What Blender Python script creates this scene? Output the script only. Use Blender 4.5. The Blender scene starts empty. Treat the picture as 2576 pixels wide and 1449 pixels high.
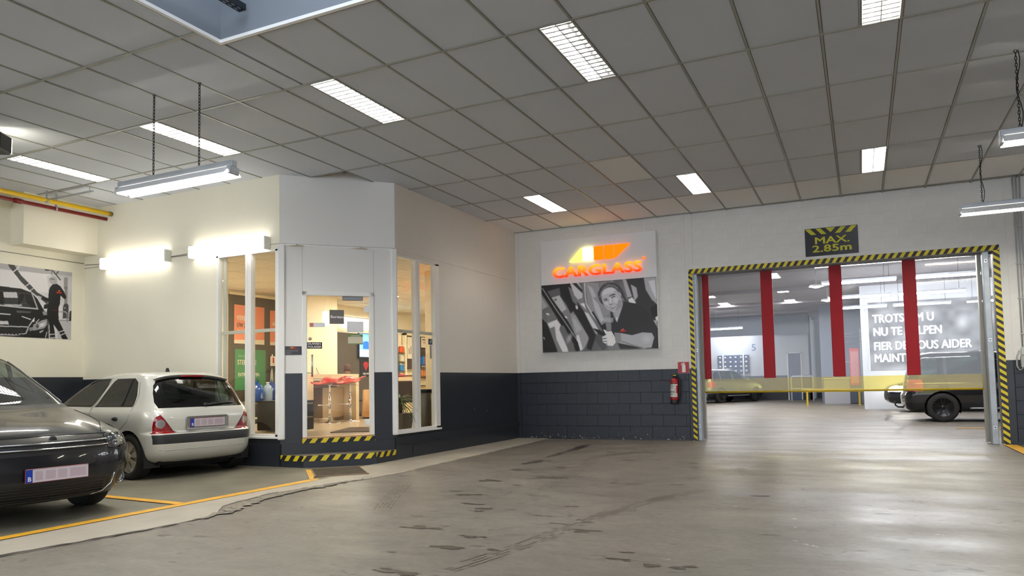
import bpy, bmesh, math, random
import numpy as np
from mathutils import Vector, Matrix
from mathutils.bvhtree import BVHTree
random.seed(7)
PI = math.pi
sc = bpy.context.scene
COL = sc.collection

# ---------------------------------------------------------------- camera, world, exposure
W0, H0 = 2576.0, 1449.0
cam = bpy.data.cameras.new('camera'); camo = bpy.data.objects.new('camera', cam); COL.objects.link(camo)
cam.sensor_width = 36.0; cam.sensor_fit = 'HORIZONTAL'
cam.lens = 1820.045 / W0 * 36.0
cam.shift_x = (W0 / 2 - 1322.174) / W0
cam.shift_y = (854.691 - H0 / 2) / W0
cam.clip_start = 0.05; cam.clip_end = 200
def _cam_matrix(yaw, pitch, roll):
    B = np.array([[1, 0, 0], [0, 0, -1], [0, 1, 0]], float)
    c, s = math.cos(yaw), math.sin(yaw); Rz = np.array([[c, -s, 0], [s, c, 0], [0, 0, 1]])
    c, s = math.cos(pitch), math.sin(pitch); Rx = np.array([[1, 0, 0], [0, c, -s], [0, s, c]])
    c, s = math.cos(roll), math.sin(roll); Rr = np.array([[c, -s, 0], [s, c, 0], [0, 0, 1]])
    M = Rr @ Rx @ (B @ Rz)                       # world -> camera (x right, y down, z forward)
    R = M.T @ np.diag([1, -1, -1])               # Blender camera: y up, looks along -z
    return Matrix(R.tolist()).to_4x4()
camo.matrix_world = Matrix.Translation((2.5868, -6.4841, 1.0472)) @ _cam_matrix(-0.4338, -0.0597, -0.0202)
sc.camera = camo

world = bpy.data.worlds.new('world'); sc.world = world; world.use_nodes = True
bg = world.node_tree.nodes['Background']
bg.inputs[0].default_value = (0.80, 0.89, 1.0, 1); bg.inputs[1].default_value = 1.2
vs = sc.view_settings
vs.view_transform = 'Standard'; vs.look = 'None'; vs.gamma = 1.0; vs.use_curve_mapping = False
vs.exposure = 1.45
try:
    sc.cycles.use_denoising = True
    sc.cycles.max_bounces = 10; sc.cycles.diffuse_bounces = 6; sc.cycles.glossy_bounces = 4
    sc.cycles.transparent_max_bounces = 16; sc.cycles.transmission_bounces = 8
    sc.cycles.sample_clamp_indirect = 6.0
    sc.cycles.caustics_reflective = False; sc.cycles.caustics_refractive = False
except Exception: pass

# ---------------------------------------------------------------- materials
def L(r, g=None, b=None):
    if g is None: g = b = r
    f = lambda v: (v / 255 / 12.92) if v / 255 <= 0.04045 else ((v / 255 + 0.055) / 1.055) ** 2.4
    return (f(r), f(g), f(b), 1.0)
MATS = {}
def mat(name, col, rough=0.6, metal=0.0, emit=None, estr=0.0, spec=0.5, noise=0.0, nscale=6.0, bump=0.0, bscale=60.0, coat=0.0):
    if name in MATS: return MATS[name]
    m = bpy.data.materials.new(name); m.use_nodes = True; nt = m.node_tree; b = nt.nodes['Principled BSDF']
    if len(col) == 3: col = (*col, 1.0)
    b.inputs['Base Color'].default_value = col
    b.inputs['Roughness'].default_value = rough; b.inputs['Metallic'].default_value = metal
    b.inputs['Specular IOR Level'].default_value = spec
    b.inputs['Coat Weight'].default_value = coat; b.inputs['Coat Roughness'].default_value = 0.04
    if emit is not None:
        b.inputs['Emission Color'].default_value = emit; b.inputs['Emission Strength'].default_value = estr
    if noise or bump:
        tc = nt.nodes.new('ShaderNodeTexCoord')
    if noise:
        n = nt.nodes.new('ShaderNodeTexNoise'); n.inputs['Scale'].default_value = nscale; n.inputs['Detail'].default_value = 6
        nt.links.new(tc.outputs['Object'], n.inputs['Vector'])
        mr = nt.nodes.new('ShaderNodeMapRange'); mr.inputs[1].default_value = 0.3; mr.inputs[2].default_value = 0.7
        mr.inputs[3].default_value = 1 - noise; mr.inputs[4].default_value = 1 + noise
        nt.links.new(n.outputs['Fac'], mr.inputs[0])
        mx = nt.nodes.new('ShaderNodeVectorMath'); mx.operation = 'SCALE'; mx.inputs[0].default_value = col[:3]
        nt.links.new(mr.outputs[0], mx.inputs['Scale']); nt.links.new(mx.outputs[0], b.inputs['Base Color'])
    if bump:
        n2 = nt.nodes.new('ShaderNodeTexNoise'); n2.inputs['Scale'].default_value = bscale; n2.inputs['Detail'].default_value = 4
        nt.links.new(tc.outputs['Object'], n2.inputs['Vector'])
        bp = nt.nodes.new('ShaderNodeBump'); bp.inputs['Strength'].default_value = bump; bp.inputs['Distance'].default_value = 0.01
        nt.links.new(n2.outputs['Fac'], bp.inputs['Height']); nt.links.new(bp.outputs[0], b.inputs['Normal'])
    MATS[name] = m; return m
def glass(name, tint=(0.95, 0.97, 0.96), refl=0.9, rough=0.0, haze=0.0, haze_col=(0.8, 0.8, 0.8, 1)):
    """Thin sheet: tinted transparency + fresnel reflection (+ a little milky scatter)."""
    if name in MATS: return MATS[name]
    m = bpy.data.materials.new(name); m.use_nodes = True; nt = m.node_tree; nt.nodes.clear()
    out = nt.nodes.new('ShaderNodeOutputMaterial')
    tr = nt.nodes.new('ShaderNodeBsdfTransparent'); tr.inputs[0].default_value = (*tint, 1)
    gl = nt.nodes.new('ShaderNodeBsdfGlossy'); gl.inputs['Roughness'].default_value = rough
    lw = nt.nodes.new('ShaderNodeLayerWeight'); lw.inputs[0].default_value = 0.5
    pw = nt.nodes.new('ShaderNodeMath'); pw.operation = 'POWER'; pw.inputs[1].default_value = 5.0; nt.links.new(lw.outputs['Facing'], pw.inputs[0])
    mu = nt.nodes.new('ShaderNodeMath'); mu.operation = 'MULTIPLY_ADD'; mu.inputs[1].default_value = .92 * refl; mu.inputs[2].default_value = .075 * refl; mu.use_clamp = True
    nt.links.new(pw.outputs[0], mu.inputs[0])
    mx = nt.nodes.new('ShaderNodeMixShader')
    nt.links.new(mu.outputs[0], mx.inputs[0]); nt.links.new(gl.outputs[0], mx.inputs[2])
    if haze:
        di = nt.nodes.new('ShaderNodeBsdfDiffuse'); di.inputs[0].default_value = haze_col
        tl = nt.nodes.new('ShaderNodeBsdfTranslucent'); tl.inputs[0].default_value = haze_col
        ad = nt.nodes.new('ShaderNodeMixShader'); nt.links.new(di.outputs[0], ad.inputs[1]); nt.links.new(tl.outputs[0], ad.inputs[2])
        m2 = nt.nodes.new('ShaderNodeMixShader'); m2.inputs[0].default_value = haze
        nt.links.new(tr.outputs[0], m2.inputs[1]); nt.links.new(ad.outputs[0], m2.inputs[2])
        nt.links.new(m2.outputs[0], mx.inputs[1])
    else:
        nt.links.new(tr.outputs[0], mx.inputs[1])
    nt.links.new(mx.outputs[0], out.inputs[0]); MATS[name] = m; return m
def emis(name, col, s):
    if name in MATS: return MATS[name]
    m = bpy.data.materials.new(name); m.use_nodes = True; nt = m.node_tree; nt.nodes.clear()
    out = nt.nodes.new('ShaderNodeOutputMaterial'); e = nt.nodes.new('ShaderNodeEmission')
    e.inputs[0].default_value = col if len(col) == 4 else (*col, 1); e.inputs[1].default_value = s
    nt.links.new(e.outputs[0], out.inputs[0]); MATS[name] = m; return m
def print_mat(name='print_ink', rough=0.45, spec=0.3):
    if name in MATS: return MATS[name]
    m = bpy.data.materials.new(name); m.use_nodes = True; nt = m.node_tree; b = nt.nodes['Principled BSDF']
    a = nt.nodes.new('ShaderNodeVertexColor'); a.layer_name = 'ink'
    nt.links.new(a.outputs[0], b.inputs['Base Color']); b.inputs['Roughness'].default_value = rough
    b.inputs['Specular IOR Level'].default_value = spec
    MATS[name] = m; return m

# ---------------------------------------------------------------- mesh helpers
class MB:
    def __init__(s): s.v = []; s.f = []; s.m = []; s.sm = []
    def add(s, vs, fs, mi=0, smooth=False):
        o = len(s.v); s.v += [tuple(v) for v in vs]
        for f in fs: s.f.append([i + o for i in f]); s.m.append(mi); s.sm.append(smooth)
        return s
    def box(s, x0, x1, y0, y1, z0, z1, mi=0, T=None):
        vs = [(x, y, z) for z in (z0, z1) for y in (y0, y1) for x in (x0, x1)]
        if T: vs = [T @ Vector(v) for v in vs]
        return s.add(vs, [(0, 2, 3, 1), (4, 5, 7, 6), (0, 1, 5, 4), (2, 6, 7, 3), (0, 4, 6, 2), (1, 3, 7, 5)], mi)
    def cbox(s, x0, x1, y0, y1, z0, z1, c=0.006, mi=0):
        """box with all edges chamfered by c"""
        vs = []; 
        X = (x0, x1); Y = (y0, y1); Z = (z0, z1); idx = {}
        for a in (0, 1):
            for b in (0, 1):
                for d in (0, 1):
                    sx, sy, sz = (1 - 2 * a), (1 - 2 * b), (1 - 2 * d)
                    for k, p in enumerate(((X[a], Y[b] + sy * c, Z[d] + sz * c), (X[a] + sx * c, Y[b], Z[d] + sz * c), (X[a] + sx * c, Y[b] + sy * c, Z[d]))):
                        idx[(a, b, d, k)] = len(vs); vs.append(p)
        fs = []
        for a in (0, 1): fs.append([idx[(a, 0, 0, 0)], idx[(a, 1, 0, 0)], idx[(a, 1, 1, 0)], idx[(a, 0, 1, 0)]][::(1 if a else -1)])
        for b in (0, 1): fs.append([idx[(0, b, 0, 1)], idx[(1, b, 0, 1)], idx[(1, b, 1, 1)], idx[(0, b, 1, 1)]][::(-1 if b else 1)])
        for d in (0, 1): fs.append([idx[(0, 0, d, 2)], idx[(1, 0, d, 2)], idx[(1, 1, d, 2)], idx[(0, 1, d, 2)]][::(1 if d else -1)])
        for a in (0, 1):
            for b in (0, 1): fs.append([idx[(a, b, 0, 0)], idx[(a, b, 1, 0)], idx[(a, b, 1, 1)], idx[(a, b, 0, 1)]])
            for d in (0, 1): fs.append([idx[(a, 0, d, 0)], idx[(a, 1, d, 0)], idx[(a, 1, d, 2)], idx[(a, 0, d, 2)]])
        for b in (0, 1):
            for d in (0, 1): fs.append([idx[(0, b, d, 1)], idx[(1, b, d, 1)], idx[(1, b, d, 2)], idx[(0, b, d, 2)]])
        for a in (0, 1):
            for b in (0, 1):
                for d in (0, 1): fs.append([idx[(a, b, d, k)] for k in range(3)])
        return s.add(vs, fs, mi)
    def quad(s, a, b, c, d, mi=0): return s.add([a, b, c, d], [(0, 1, 2, 3)], mi)
    def poly(s, pts, mi=0): return s.add(pts, [tuple(range(len(pts)))], mi)
    def prism(s, pts, d, mi=0, smooth=False):
        """pts: planar ring of 3-D points, extruded by vector d"""
        n = len(pts); d = Vector(d); P = [Vector(p) for p in pts]
        s.add(P + [p + d for p in P], [tuple(range(n))[::-1], tuple(range(n, 2 * n))], mi)
        s.add(P + [p + d for p in P], [(i, (i + 1) % n, n + (i + 1) % n, n + i) for i in range(n)], mi, smooth)
        return s
    def tube(s, pts, r, n=8, mi=0, cap=True, smooth=True):
        P = [Vector(p) for p in pts]; R = r if isinstance(r, (list, tuple)) else [r] * len(P)
        rings = []; up = None
        for i, p in enumerate(P):
            t = (P[min(i + 1, len(P) - 1)] - P[max(i - 1, 0)]).normalized()
            if up is None: up = Vector((0, 0, 1)) if abs(t.z) < 0.9 else Vector((1, 0, 0))
            a = t.cross(up); a = a.normalized() if a.length > 1e-6 else Vector((1, 0, 0)); b = a.cross(t).normalized(); up = b
            rings.append([p + R[i] * (math.cos(2 * PI * k / n) * a + math.sin(2 * PI * k / n) * b) for k in range(n)])
        vs = [v for q in rings for v in q]; fs = []
        for i in range(len(P) - 1):
            for k in range(n): fs.append((i * n + k, i * n + (k + 1) % n, (i + 1) * n + (k + 1) % n, (i + 1) * n + k))
        s.add(vs, fs, mi, smooth)
        if cap: s.add(rings[0], [tuple(range(n))[::-1]], mi); s.add(rings[-1], [tuple(range(n))], mi)
        return s
    def lathe(s, prof, n=24, axis='z', c=(0, 0, 0), mi=0, smooth=True, cap=True):
        """prof: list of (r, h)"""
        vs = []; c = Vector(c)
        for r, h in prof:
            for k in range(n):
                a = 2 * PI * k / n; u, w = r * math.cos(a), r * math.sin(a)
                vs.append(c + Vector({'z': (u, w, h), 'y': (u, h, w), 'x': (h, u, w)}[axis]))
        fs = [(i * n + k, i * n + (k + 1) % n, (i + 1) * n + (k + 1) % n, (i + 1) * n + k) for i in range(len(prof) - 1) for k in range(n)]
        if cap and prof[0][0] > 1e-5: fs.append(tuple(range(n))[::-1])
        if cap and prof[-1][0] > 1e-5: fs.append(tuple(range((len(prof) - 1) * n, len(prof) * n)))
        return s.add(vs, fs, mi, smooth)
    def mesh(s, name, mats=()):
        me = bpy.data.meshes.new(name); me.from_pydata(s.v, [], s.f)
        for m in mats: me.materials.append(m)
        if len(mats) > 1: me.polygons.foreach_set('material_index', s.m)
        if any(s.sm): me.polygons.foreach_set('use_smooth', s.sm)
        bm = bmesh.new(); bm.from_mesh(me)
        bmesh.ops.remove_doubles(bm, verts=bm.verts, dist=1e-6)
        bmesh.ops.recalc_face_normals(bm, faces=bm.faces); bm.to_mesh(me); bm.free()
        me.update(); return me
def link(name, data, parent=None, loc=None, rz=None, rot=None):
    o = bpy.data.objects.new(name, data); COL.objects.link(o)
    if parent is not None: o.parent = parent
    if loc is not None: o.location = loc
    if rz is not None: o.rotation_euler = (0, 0, rz)
    if rot is not None: o.rotation_euler = rot
    return o
def obj(name, mb, mats, parent=None, loc=None, rz=None, rot=None, label=None, raw=False):
    if not isinstance(mats, (list, tuple)): mats = [mats]
    if raw:
        me = bpy.data.meshes.new(name); me.from_pydata(mb.v, [], mb.f)
        for m in mats: me.materials.append(m)
        me.polygons.foreach_set('material_index', mb.m)
    else: me = mb.mesh(name, mats)
    o = link(name, me, parent, loc, rz, rot)
    if label: o['label'] = label
    return o
def thing(name, label, cat, loc=(0, 0, 0), rz=0.0, group=None, rot=None):
    o = link(name, None, None, loc, None, rot if rot else (0, 0, rz)); o['label'] = label; o['category'] = cat
    if group: o['group'] = group
    return o
def tag(o, label, cat, group=None):
    o['label'] = label; o['category'] = cat
    if group: o['group'] = group
    return o
def struct(o): o['kind'] = 'structure'; return o
def sroot(name, loc=(0, 0, 0), rz=0.0): return struct(link(name, None, None, loc, rz))
def copy_tree(o, parent=None):
    c = o.copy(); COL.objects.link(c)
    if parent is not None: c.parent = parent
    for ch in list(o.children): copy_tree(ch, c)
    return c
def text(name, s, size, m, parent=None, loc=(0, 0, 0), rot=(PI / 2, 0, 0), sx=1.0, bold=0.0, depth=0.002, align='CENTER', spacing=1.0, gap=1.0):
    cu = bpy.data.curves.new(name, 'FONT'); cu.body = s; cu.size = size; cu.align_x = align; cu.align_y = 'CENTER'
    cu.extrude = depth; cu.space_character = spacing; cu.resolution_u = 3; cu.space_line = gap
    t = bpy.data.objects.new(name, cu); COL.objects.link(t)
    dg = bpy.context.evaluated_depsgraph_get(); me = bpy.data.meshes.new_from_object(t.evaluated_get(dg))
    bpy.data.objects.remove(t); me.name = name
    me.transform(Matrix.Diagonal((sx, 1, 1, 1)))
    if bold:                                      # heavier strokes: the outline laid down a few times, shifted a little
        bm = bmesh.new(); d = bold * size
        for q, (dx, dy) in enumerate(((0, d * .7), (0, -d * .7), (d, 0), (-d, 0), (0, 0))):
            m_ = me.copy(); m_.transform(Matrix.Translation((dx, dy, q * max(.0004, size * .003)))); bm.from_mesh(m_)
        bm.to_mesh(me); bm.free()
    me.materials.clear(); me.materials.append(m)
    return link(name, me, parent, loc, None, rot)

# ---------------------------------------------------------------- flat prints: a small painter that inks a fine grid of vertex colours
class Canvas:
    def __init__(s, w, h, bgc):
        s.w, s.h = w, h; s.a = np.zeros((h, w, 3)) + np.array(bgc if isinstance(bgc, (list, tuple)) else [bgc] * 3)
        s.X, s.Y = np.meshgrid((np.arange(w) + .5) / w, (np.arange(h) + .5) / h)
    def mask(s, pts):
        m = np.zeros((s.h, s.w), bool); n = len(pts)
        for i in range(n):
            (x1, y1), (x2, y2) = pts[i], pts[(i + 1) % n]
            if y1 == y2: continue
            c = ((y1 <= s.Y) & (s.Y < y2)) | ((y2 <= s.Y) & (s.Y < y1))
            m ^= c & (s.X < (x2 - x1) * (s.Y - y1) / (y2 - y1) + x1)
        return m
    def poly(s, pts, col, a=1.0):
        m = s.mask(pts); col = np.array(col if isinstance(col, (list, tuple)) else [col] * 3); s.a[m] = s.a[m] * (1 - a) + col * a; return s
    def ell(s, cx, cy, rx, ry, col, a=1.0, th=0.0, soft=0.0):
        c, q = math.cos(th), math.sin(th); asp = s.w / s.h
        dx, dy = (s.X - cx) * asp, (s.Y - cy); u = (dx * c + dy * q) / (rx * asp); v = (-dx * q + dy * c) / ry
        d = np.sqrt(u * u + v * v); k = np.clip((1 - d) / max(soft, 1e-3), 0, 1)[..., None] * a
        col = np.array(col if isinstance(col, (list, tuple)) else [col] * 3); s.a = s.a * (1 - k) + col * k; return s
    def line(s, pts, wd, col, a=1.0):
        asp = s.w / s.h; col = np.array(col if isinstance(col, (list, tuple)) else [col] * 3)
        for (x1, y1), (x2, y2) in zip(pts[:-1], pts[1:]):
            dx, dy = (x2 - x1) * asp, y2 - y1; l2 = dx * dx + dy * dy + 1e-12
            t = np.clip(((s.X - x1) * asp * dx + (s.Y - y1) * dy) / l2, 0, 1)
            d = np.hypot((s.X - x1) * asp - t * dx, (s.Y - y1) - t * dy)
            k = (np.clip((wd - d) / (wd * .35), 0, 1) * a)[..., None]; s.a = s.a * (1 - k) + col * k
        return s
    def noise(s, amp, k, seed=0, sx=1.0):
        r = np.random.RandomState(seed); nx, ny = max(2, int(k * sx)), k; g = r.rand(ny + 1, nx + 1)
        xs = s.X * (nx - .001); ys = s.Y * (ny - .001); i = xs.astype(int); j = ys.astype(int); fx = xs - i; fy = ys - j
        fx = fx * fx * (3 - 2 * fx); fy = fy * fy * (3 - 2 * fy)
        v = (g[j, i] * (1 - fx) + g[j, i + 1] * fx) * (1 - fy) + (g[j + 1, i] * (1 - fx) + g[j + 1, i + 1] * fx) * fy
        s.a += ((v - .5) * 2 * amp)[..., None]; return s
    def blur(s, n=1):
        for _ in range(n):
            p = np.pad(s.a, ((1, 1), (1, 1), (0, 0)), 'edge')
            s.a = (p[:-2, 1:-1] + p[2:, 1:-1] + p[1:-1, :-2] + p[1:-1, 2:] + 2 * p[1:-1, 1:-1]) / 6
        return s
    def sheet(s, name, w, h, parent=None, loc=(0, 0, 0), rz=0.0, m=None, label=None):
        """a flat sheet w x h metres, facing local -y, lower left corner at loc"""
        W, H = s.w, s.h; gx, gz = np.meshgrid(np.linspace(0, w, W + 1), np.linspace(h, 0, H + 1))
        co = np.zeros(((W + 1) * (H + 1), 3)); co[:, 0] = gx.ravel(); co[:, 2] = gz.ravel()
        i = (np.arange(H)[:, None] * (W + 1) + np.arange(W)[None]).ravel()
        fa = np.stack([i, i + W + 1, i + W + 2, i + 1], 1)
        me = bpy.data.meshes.new(name); me.vertices.add(len(co)); me.vertices.foreach_set('co', co.ravel())
        me.loops.add(fa.size); me.loops.foreach_set('vertex_index', fa.ravel()); me.polygons.add(len(fa))
        me.polygons.foreach_set('loop_start', np.arange(0, fa.size, 4)); me.update(calc_edges=True)
        a = np.clip(s.a, 0, 1); lin = np.where(a <= .04045, a / 12.92, ((a + .055) / 1.055) ** 2.4)
        c = np.ones((len(fa) * 4, 4), np.float32); c[:, :3] = np.repeat(lin.reshape(-1, 3), 4, 0)
        at = me.color_attributes.new('ink', 'FLOAT_COLOR', 'CORNER'); at.data.foreach_set('color', c.ravel())
        me.materials.append(m or print_mat())
        return link(name, me, parent, loc, rz)
# ================================================================ MATERIALS OF THE SETTING
ZC = 3.944                                       # ceiling
def floor_mat():
    m = bpy.data.materials.new('concrete_floor'); m.use_nodes = True; nt = m.node_tree; b = nt.nodes['Principled BSDF']
    N = nt.nodes.new; K = nt.links.new
    tc = N('ShaderNodeTexCoord')
    def noise(scale, det, sxyz=(1, 1, 1), rot=0.0, dist=0.0):
        mp = N('ShaderNodeMapping'); mp.inputs['Scale'].default_value = sxyz; mp.inputs['Rotation'].default_value = (0, 0, rot)
        K(tc.outputs['Object'], mp.inputs[0]); n = N('ShaderNodeTexNoise'); n.inputs['Scale'].default_value = scale
        n.inputs['Detail'].default_value = det; n.inputs['Distortion'].default_value = dist; K(mp.outputs[0], n.inputs['Vector']); return n.outputs['Fac']
    def rng(s, a, b_, c, d):
        r = N('ShaderNodeMapRange'); r.inputs[1].default_value = a; r.inputs[2].default_value = b_; r.inputs[3].default_value = c; r.inputs[4].default_value = d
        K(s, r.inputs[0]); return r.outputs[0]
    def mul(a, b_):
        r = N('ShaderNodeMath'); r.operation = 'MULTIPLY'; K(a, r.inputs[0]); K(b_, r.inputs[1]); return r.outputs[0]
    big = rng(noise(0.55, 5, dist=0.6), .32, .68, .84, 1.12)
    stk = rng(noise(2.2, 8, (0.6, 1.2, 1), 0.42, 0.8), .3, .7, .93, 1.06)
    fine = mul(rng(noise(26, 8), .3, .7, .90, 1.09), rng(noise(7.5, 8, (.8, 1.2, 1), .3, 1.2), .35, .72, 1.05, .86))
    spots = rng(noise(3.6, 5, (1, 1.7, 1), 0.3, 1.5), .64, .70, 1.0, .55)
    swirl = rng(noise(1.3, 3, (1, 1, 1), 0, 3.5), .56, .60, 1.0, .93)
    white = rng(noise(5.5, 6, (1, 2.2, 1), 0.2, 1.0), .74, .78, 1.0, 1.45)
    f = mul(mul(mul(mul(mul(big, stk), fine), spots), swirl), white)
    vm = N('ShaderNodeVectorMath'); vm.operation = 'SCALE'; vm.inputs[0].default_value = L(129, 122, 112)[:3]
    K(f, vm.inputs['Scale']); K(vm.outputs[0], b.inputs['Base Color'])
    K(rng(noise(1.6, 6, (0.5, 1.2, 1), 0.4), .3, .7, .34, .56), b.inputs['Roughness'])
    b.inputs['Specular IOR Level'].default_value = 0.55
    bp = N('ShaderNodeBump'); bp.inputs['Strength'].default_value = .10; bp.inputs['Distance'].default_value = .01
    K(noise(18, 6), bp.inputs['Height']); K(bp.outputs[0], b.inputs['Normal'])
    MATS['floor'] = m; return m
M_FLOOR = floor_mat()
M_KERB = mat('kerb_concrete', L(178, 170, 156), .6, noise=.12, nscale=2.5, bump=.15, bscale=30)
M_BAY = mat('bay_concrete', L(122, 118, 104), .5, noise=.22, nscale=1.7, bump=.12, bscale=22)
M_TILE = mat('ceiling_tile_board', L(212, 217, 226), .9, spec=.15, noise=.02, nscale=.8, bump=.04, bscale=140)
M_TILE2 = mat('ceiling_tile_board_new', L(236, 237, 238), .9, spec=.15)
M_GRID = mat('ceiling_grid_metal', L(156, 156, 146), .35, spec=.5)
M_WHITE = mat('cream_wall_paint', L(247, 241, 222), .55, spec=.3, noise=.025, nscale=1.2)
M_PANEL = mat('warm_grey_panel', L(238, 232, 222), .5, spec=.35, noise=.02, nscale=1.0)
M_DARK = mat('dark_blue_grey_paint', L(42, 46, 54), .38, spec=.5, noise=.10, nscale=3.0, bump=.08, bscale=40)
M_DARKG = mat('dark_blue_grey_panel', L(42, 46, 53), .3, spec=.5, noise=.06, nscale=2.0)
M_BLOCK = mat('white_painted_block', L(234, 232, 228), .6, spec=.3, noise=.03, nscale=4, bump=.2, bscale=55)
M_BLOCKD = mat('dark_painted_block', L(41, 46, 56), .42, spec=.5, noise=.10, nscale=5, bump=.3, bscale=55)
M_JOINT = mat('white_joint', L(228, 226, 222), .7)
M_JOINTD = mat('dark_joint', L(31, 35, 42), .8)
M_ALU = mat('white_coated_aluminium', L(246, 245, 242), .3, spec=.5)
M_GALV = mat('galvanised_steel', L(168, 174, 180), .42, metal=.5, noise=.10, nscale=8)
M_BLACK = mat('black_plastic', L(22, 22, 24), .4)
M_GLASS = glass('window_glass', (0.93, 0.95, 0.94), 1.0)
M_TUBE = emis('fluorescent_tube', (1.0, 0.97, 0.90), 26.0)
M_TUBEW = emis('fluorescent_tube_wall', (1.0, 0.95, 0.84), 3.2)
M_TUBEL = emis('fluorescent_tube_hung', (1.0, 0.94, 0.80), 36.0)
M_TUBEH = emis('fluorescent_tube_hall', (0.97, 0.98, 1.0), 50.0)
def stripe_mat(name, per, ax, az, rot=False, phase=0.0, c1=L(226, 205, 40), c2=L(32, 28, 34), rough=.45):
    m = bpy.data.materials.new(name); m.use_nodes = True; nt = m.node_tree; b = nt.nodes['Principled BSDF']
    tc = nt.nodes.new('ShaderNodeTexCoord'); d = nt.nodes.new('ShaderNodeVectorMath'); d.operation = 'DOT_PRODUCT'
    d.inputs[1].default_value = (ax / per, 0, az / per); nt.links.new(tc.outputs['Object'], d.inputs[0])
    a = nt.nodes.new('ShaderNodeMath'); a.operation = 'ADD'; a.inputs[1].default_value = 100 + phase; nt.links.new(d.outputs['Value'], a.inputs[0])
    f = nt.nodes.new('ShaderNodeMath'); f.operation = 'FRACT'; nt.links.new(a.outputs[0], f.inputs[0])
    g = nt.nodes.new('ShaderNodeMath'); g.operation = 'GREATER_THAN'; g.inputs[1].default_value = .5; nt.links.new(f.outputs[0], g.inputs[0])
    x = nt.nodes.new('ShaderNodeMix'); x.data_type = 'RGBA'; x.inputs[6].default_value = c1; x.inputs[7].default_value = c2
    nt.links.new(g.outputs[0], x.inputs[0]); nt.links.new(x.outputs[2], b.inputs['Base Color']); b.inputs['Roughness'].default_value = rough
    return m
M_TAPEV = stripe_mat('hazard_tape_upright', .10, .75, 1.0)
M_TAPEH = stripe_mat('hazard_tape_level', .108, 1.0, -.62)
M_TAPES = stripe_mat('hazard_tape_step', .145, 1.0, -.75)

# ================================================================ FLOOR
fl = struct(obj('floor', MB().box(-14, 13, -15, 36, -.12, 0), M_FLOOR))
fl_bay = struct(obj('bay_floor', MB().box(-8.53, -3.0, -9, .92, .0005, .004), M_BAY, fl))
rnd = random.Random(3)
edge = []
y = -6.4
while y < 6.12:
    b0 = np.interp(y, [-6.4, -3.61, -3.13, -2.54, -2.06, -1.7, -1.0, -.44, .3, .74, 3.0, 6.12], [-2.62, -2.53, -2.42, -2.31, -2.34, -2.66, -2.80, -2.66, -2.50, -2.47, -2.60, -2.78])
    edge.append((b0 + rnd.uniform(-.015, .015), y, .0075)); y += .09
kb = MB(); ks = [(-3.0 if p[1] < .2 else -3.38, p[1], .0075) for p in edge]
for i in range(len(edge) - 1):
    kb.quad(ks[i], edge[i], edge[i + 1], ks[i + 1])
    a, c = edge[i], edge[i + 1]; kb.quad(a, (a[0], a[1], 0), (c[0], c[1], 0), c)
kerb = struct(obj('kerb_strip', kb, M_KERB, fl, raw=True))
# broken, rougher concrete along the strip's edge, and old cracks in the slab
M_CRACK = mat('oil_stain', L(58, 52, 44), .35)
M_CRACKG = mat('crumbled_concrete', L(136, 128, 116), .9, noise=.45, nscale=16, bump=.9, bscale=35)
def ribbon(pts, w, m, name, z=.009, seed=1, jag=.5, parent=fl):
    r = random.Random(seed); P = []
    for (x1, y1, w1), (x2, y2, w2) in zip(pts[:-1], pts[1:]):
        n = max(2, int(math.hypot(x2 - x1, y2 - y1) / .05))
        for k in range(n):
            t = k / n; ww = w1 + (w2 - w1) * t; P.append((x1 + (x2 - x1) * t + r.uniform(-jag, jag) * w * 1.2, y1 + (y2 - y1) * t, ww * w * r.uniform(.35, 1.0)))
    mb = MB()
    for (a, b_) in zip(P[:-1], P[1:]):
        mb.quad((a[0] - a[2], a[1], z), (a[0] + a[2], a[1], z), (b_[0] + b_[2], b_[1], z), (b_[0] - b_[2], b_[1], z))
    return struct(obj(name, mb, m, parent, raw=True))
ribbon([(-2.30, -2.35, .1), (-2.36, -1.9, .9), (-2.58, -1.5, 1.3), (-2.66, -.9, 1.1), (-2.62, -.2, .7), (-2.52, .4, .1)], .10, M_CRACKG, 'worn_edge', seed=4, jag=.3, z=.0088)
ribbon([(-2.50, -3.7, 1.), (-2.38, -3.0, 1), (-2.29, -2.4, 1)], .018, M_CRACK, 'crack', seed=5, z=.0088)
ribbon([(-1.62, 5.1, .3), (-1.55, 4.6, 1.2), (-1.52, 4.1, .9), (-1.50, 3.7, .25), (-1.47, 3.2, .7), (-1.44, 2.9, .2)], .085, M_CRACK, 'oil_stain', seed=8, z=.002)
ribbon([(-1.40, 2.55, .2), (-1.38, 2.3, 1.3), (-1.44, 2.0, .3)], .10, M_CRACK, 'oil_stain', seed=9, z=.002)
ribbon([(3.20, 15.6, .4), (3.18, 14.0, 1.6), (3.05, 12.6, .5), (3.25, 11.6, .8), (3.30, 10.4, .7), (3.18, 9.2, .5), (3.12, 8.2, .9), (3.12, 7.9, .4)], .045, M_CRACK, 'oil_stain', seed=12, jag=1.6, z=.002)
r_ = random.Random(21)
for k in range(150):                               # scuffs and drips scattered over the slab
    x, y = r_.uniform(-2.2, 3.2), r_.uniform(-4.0, 5.6)
    if x > 1.2 and r_.random() < .6: continue
    s = r_.uniform(.008, .04); mb = MB(); n = 9
    mb.poly([(x + s * 2.0 * math.cos(2 * PI * i / n) * r_.uniform(.5, 1.1), y + s * .8 * math.sin(2 * PI * i / n) * r_.uniform(.5, 1.1), .0018) for i in range(n)])
    struct(obj('drip_stain', mb, mat('drip', L(112, 104, 93), .45), fl, raw=True))
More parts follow.
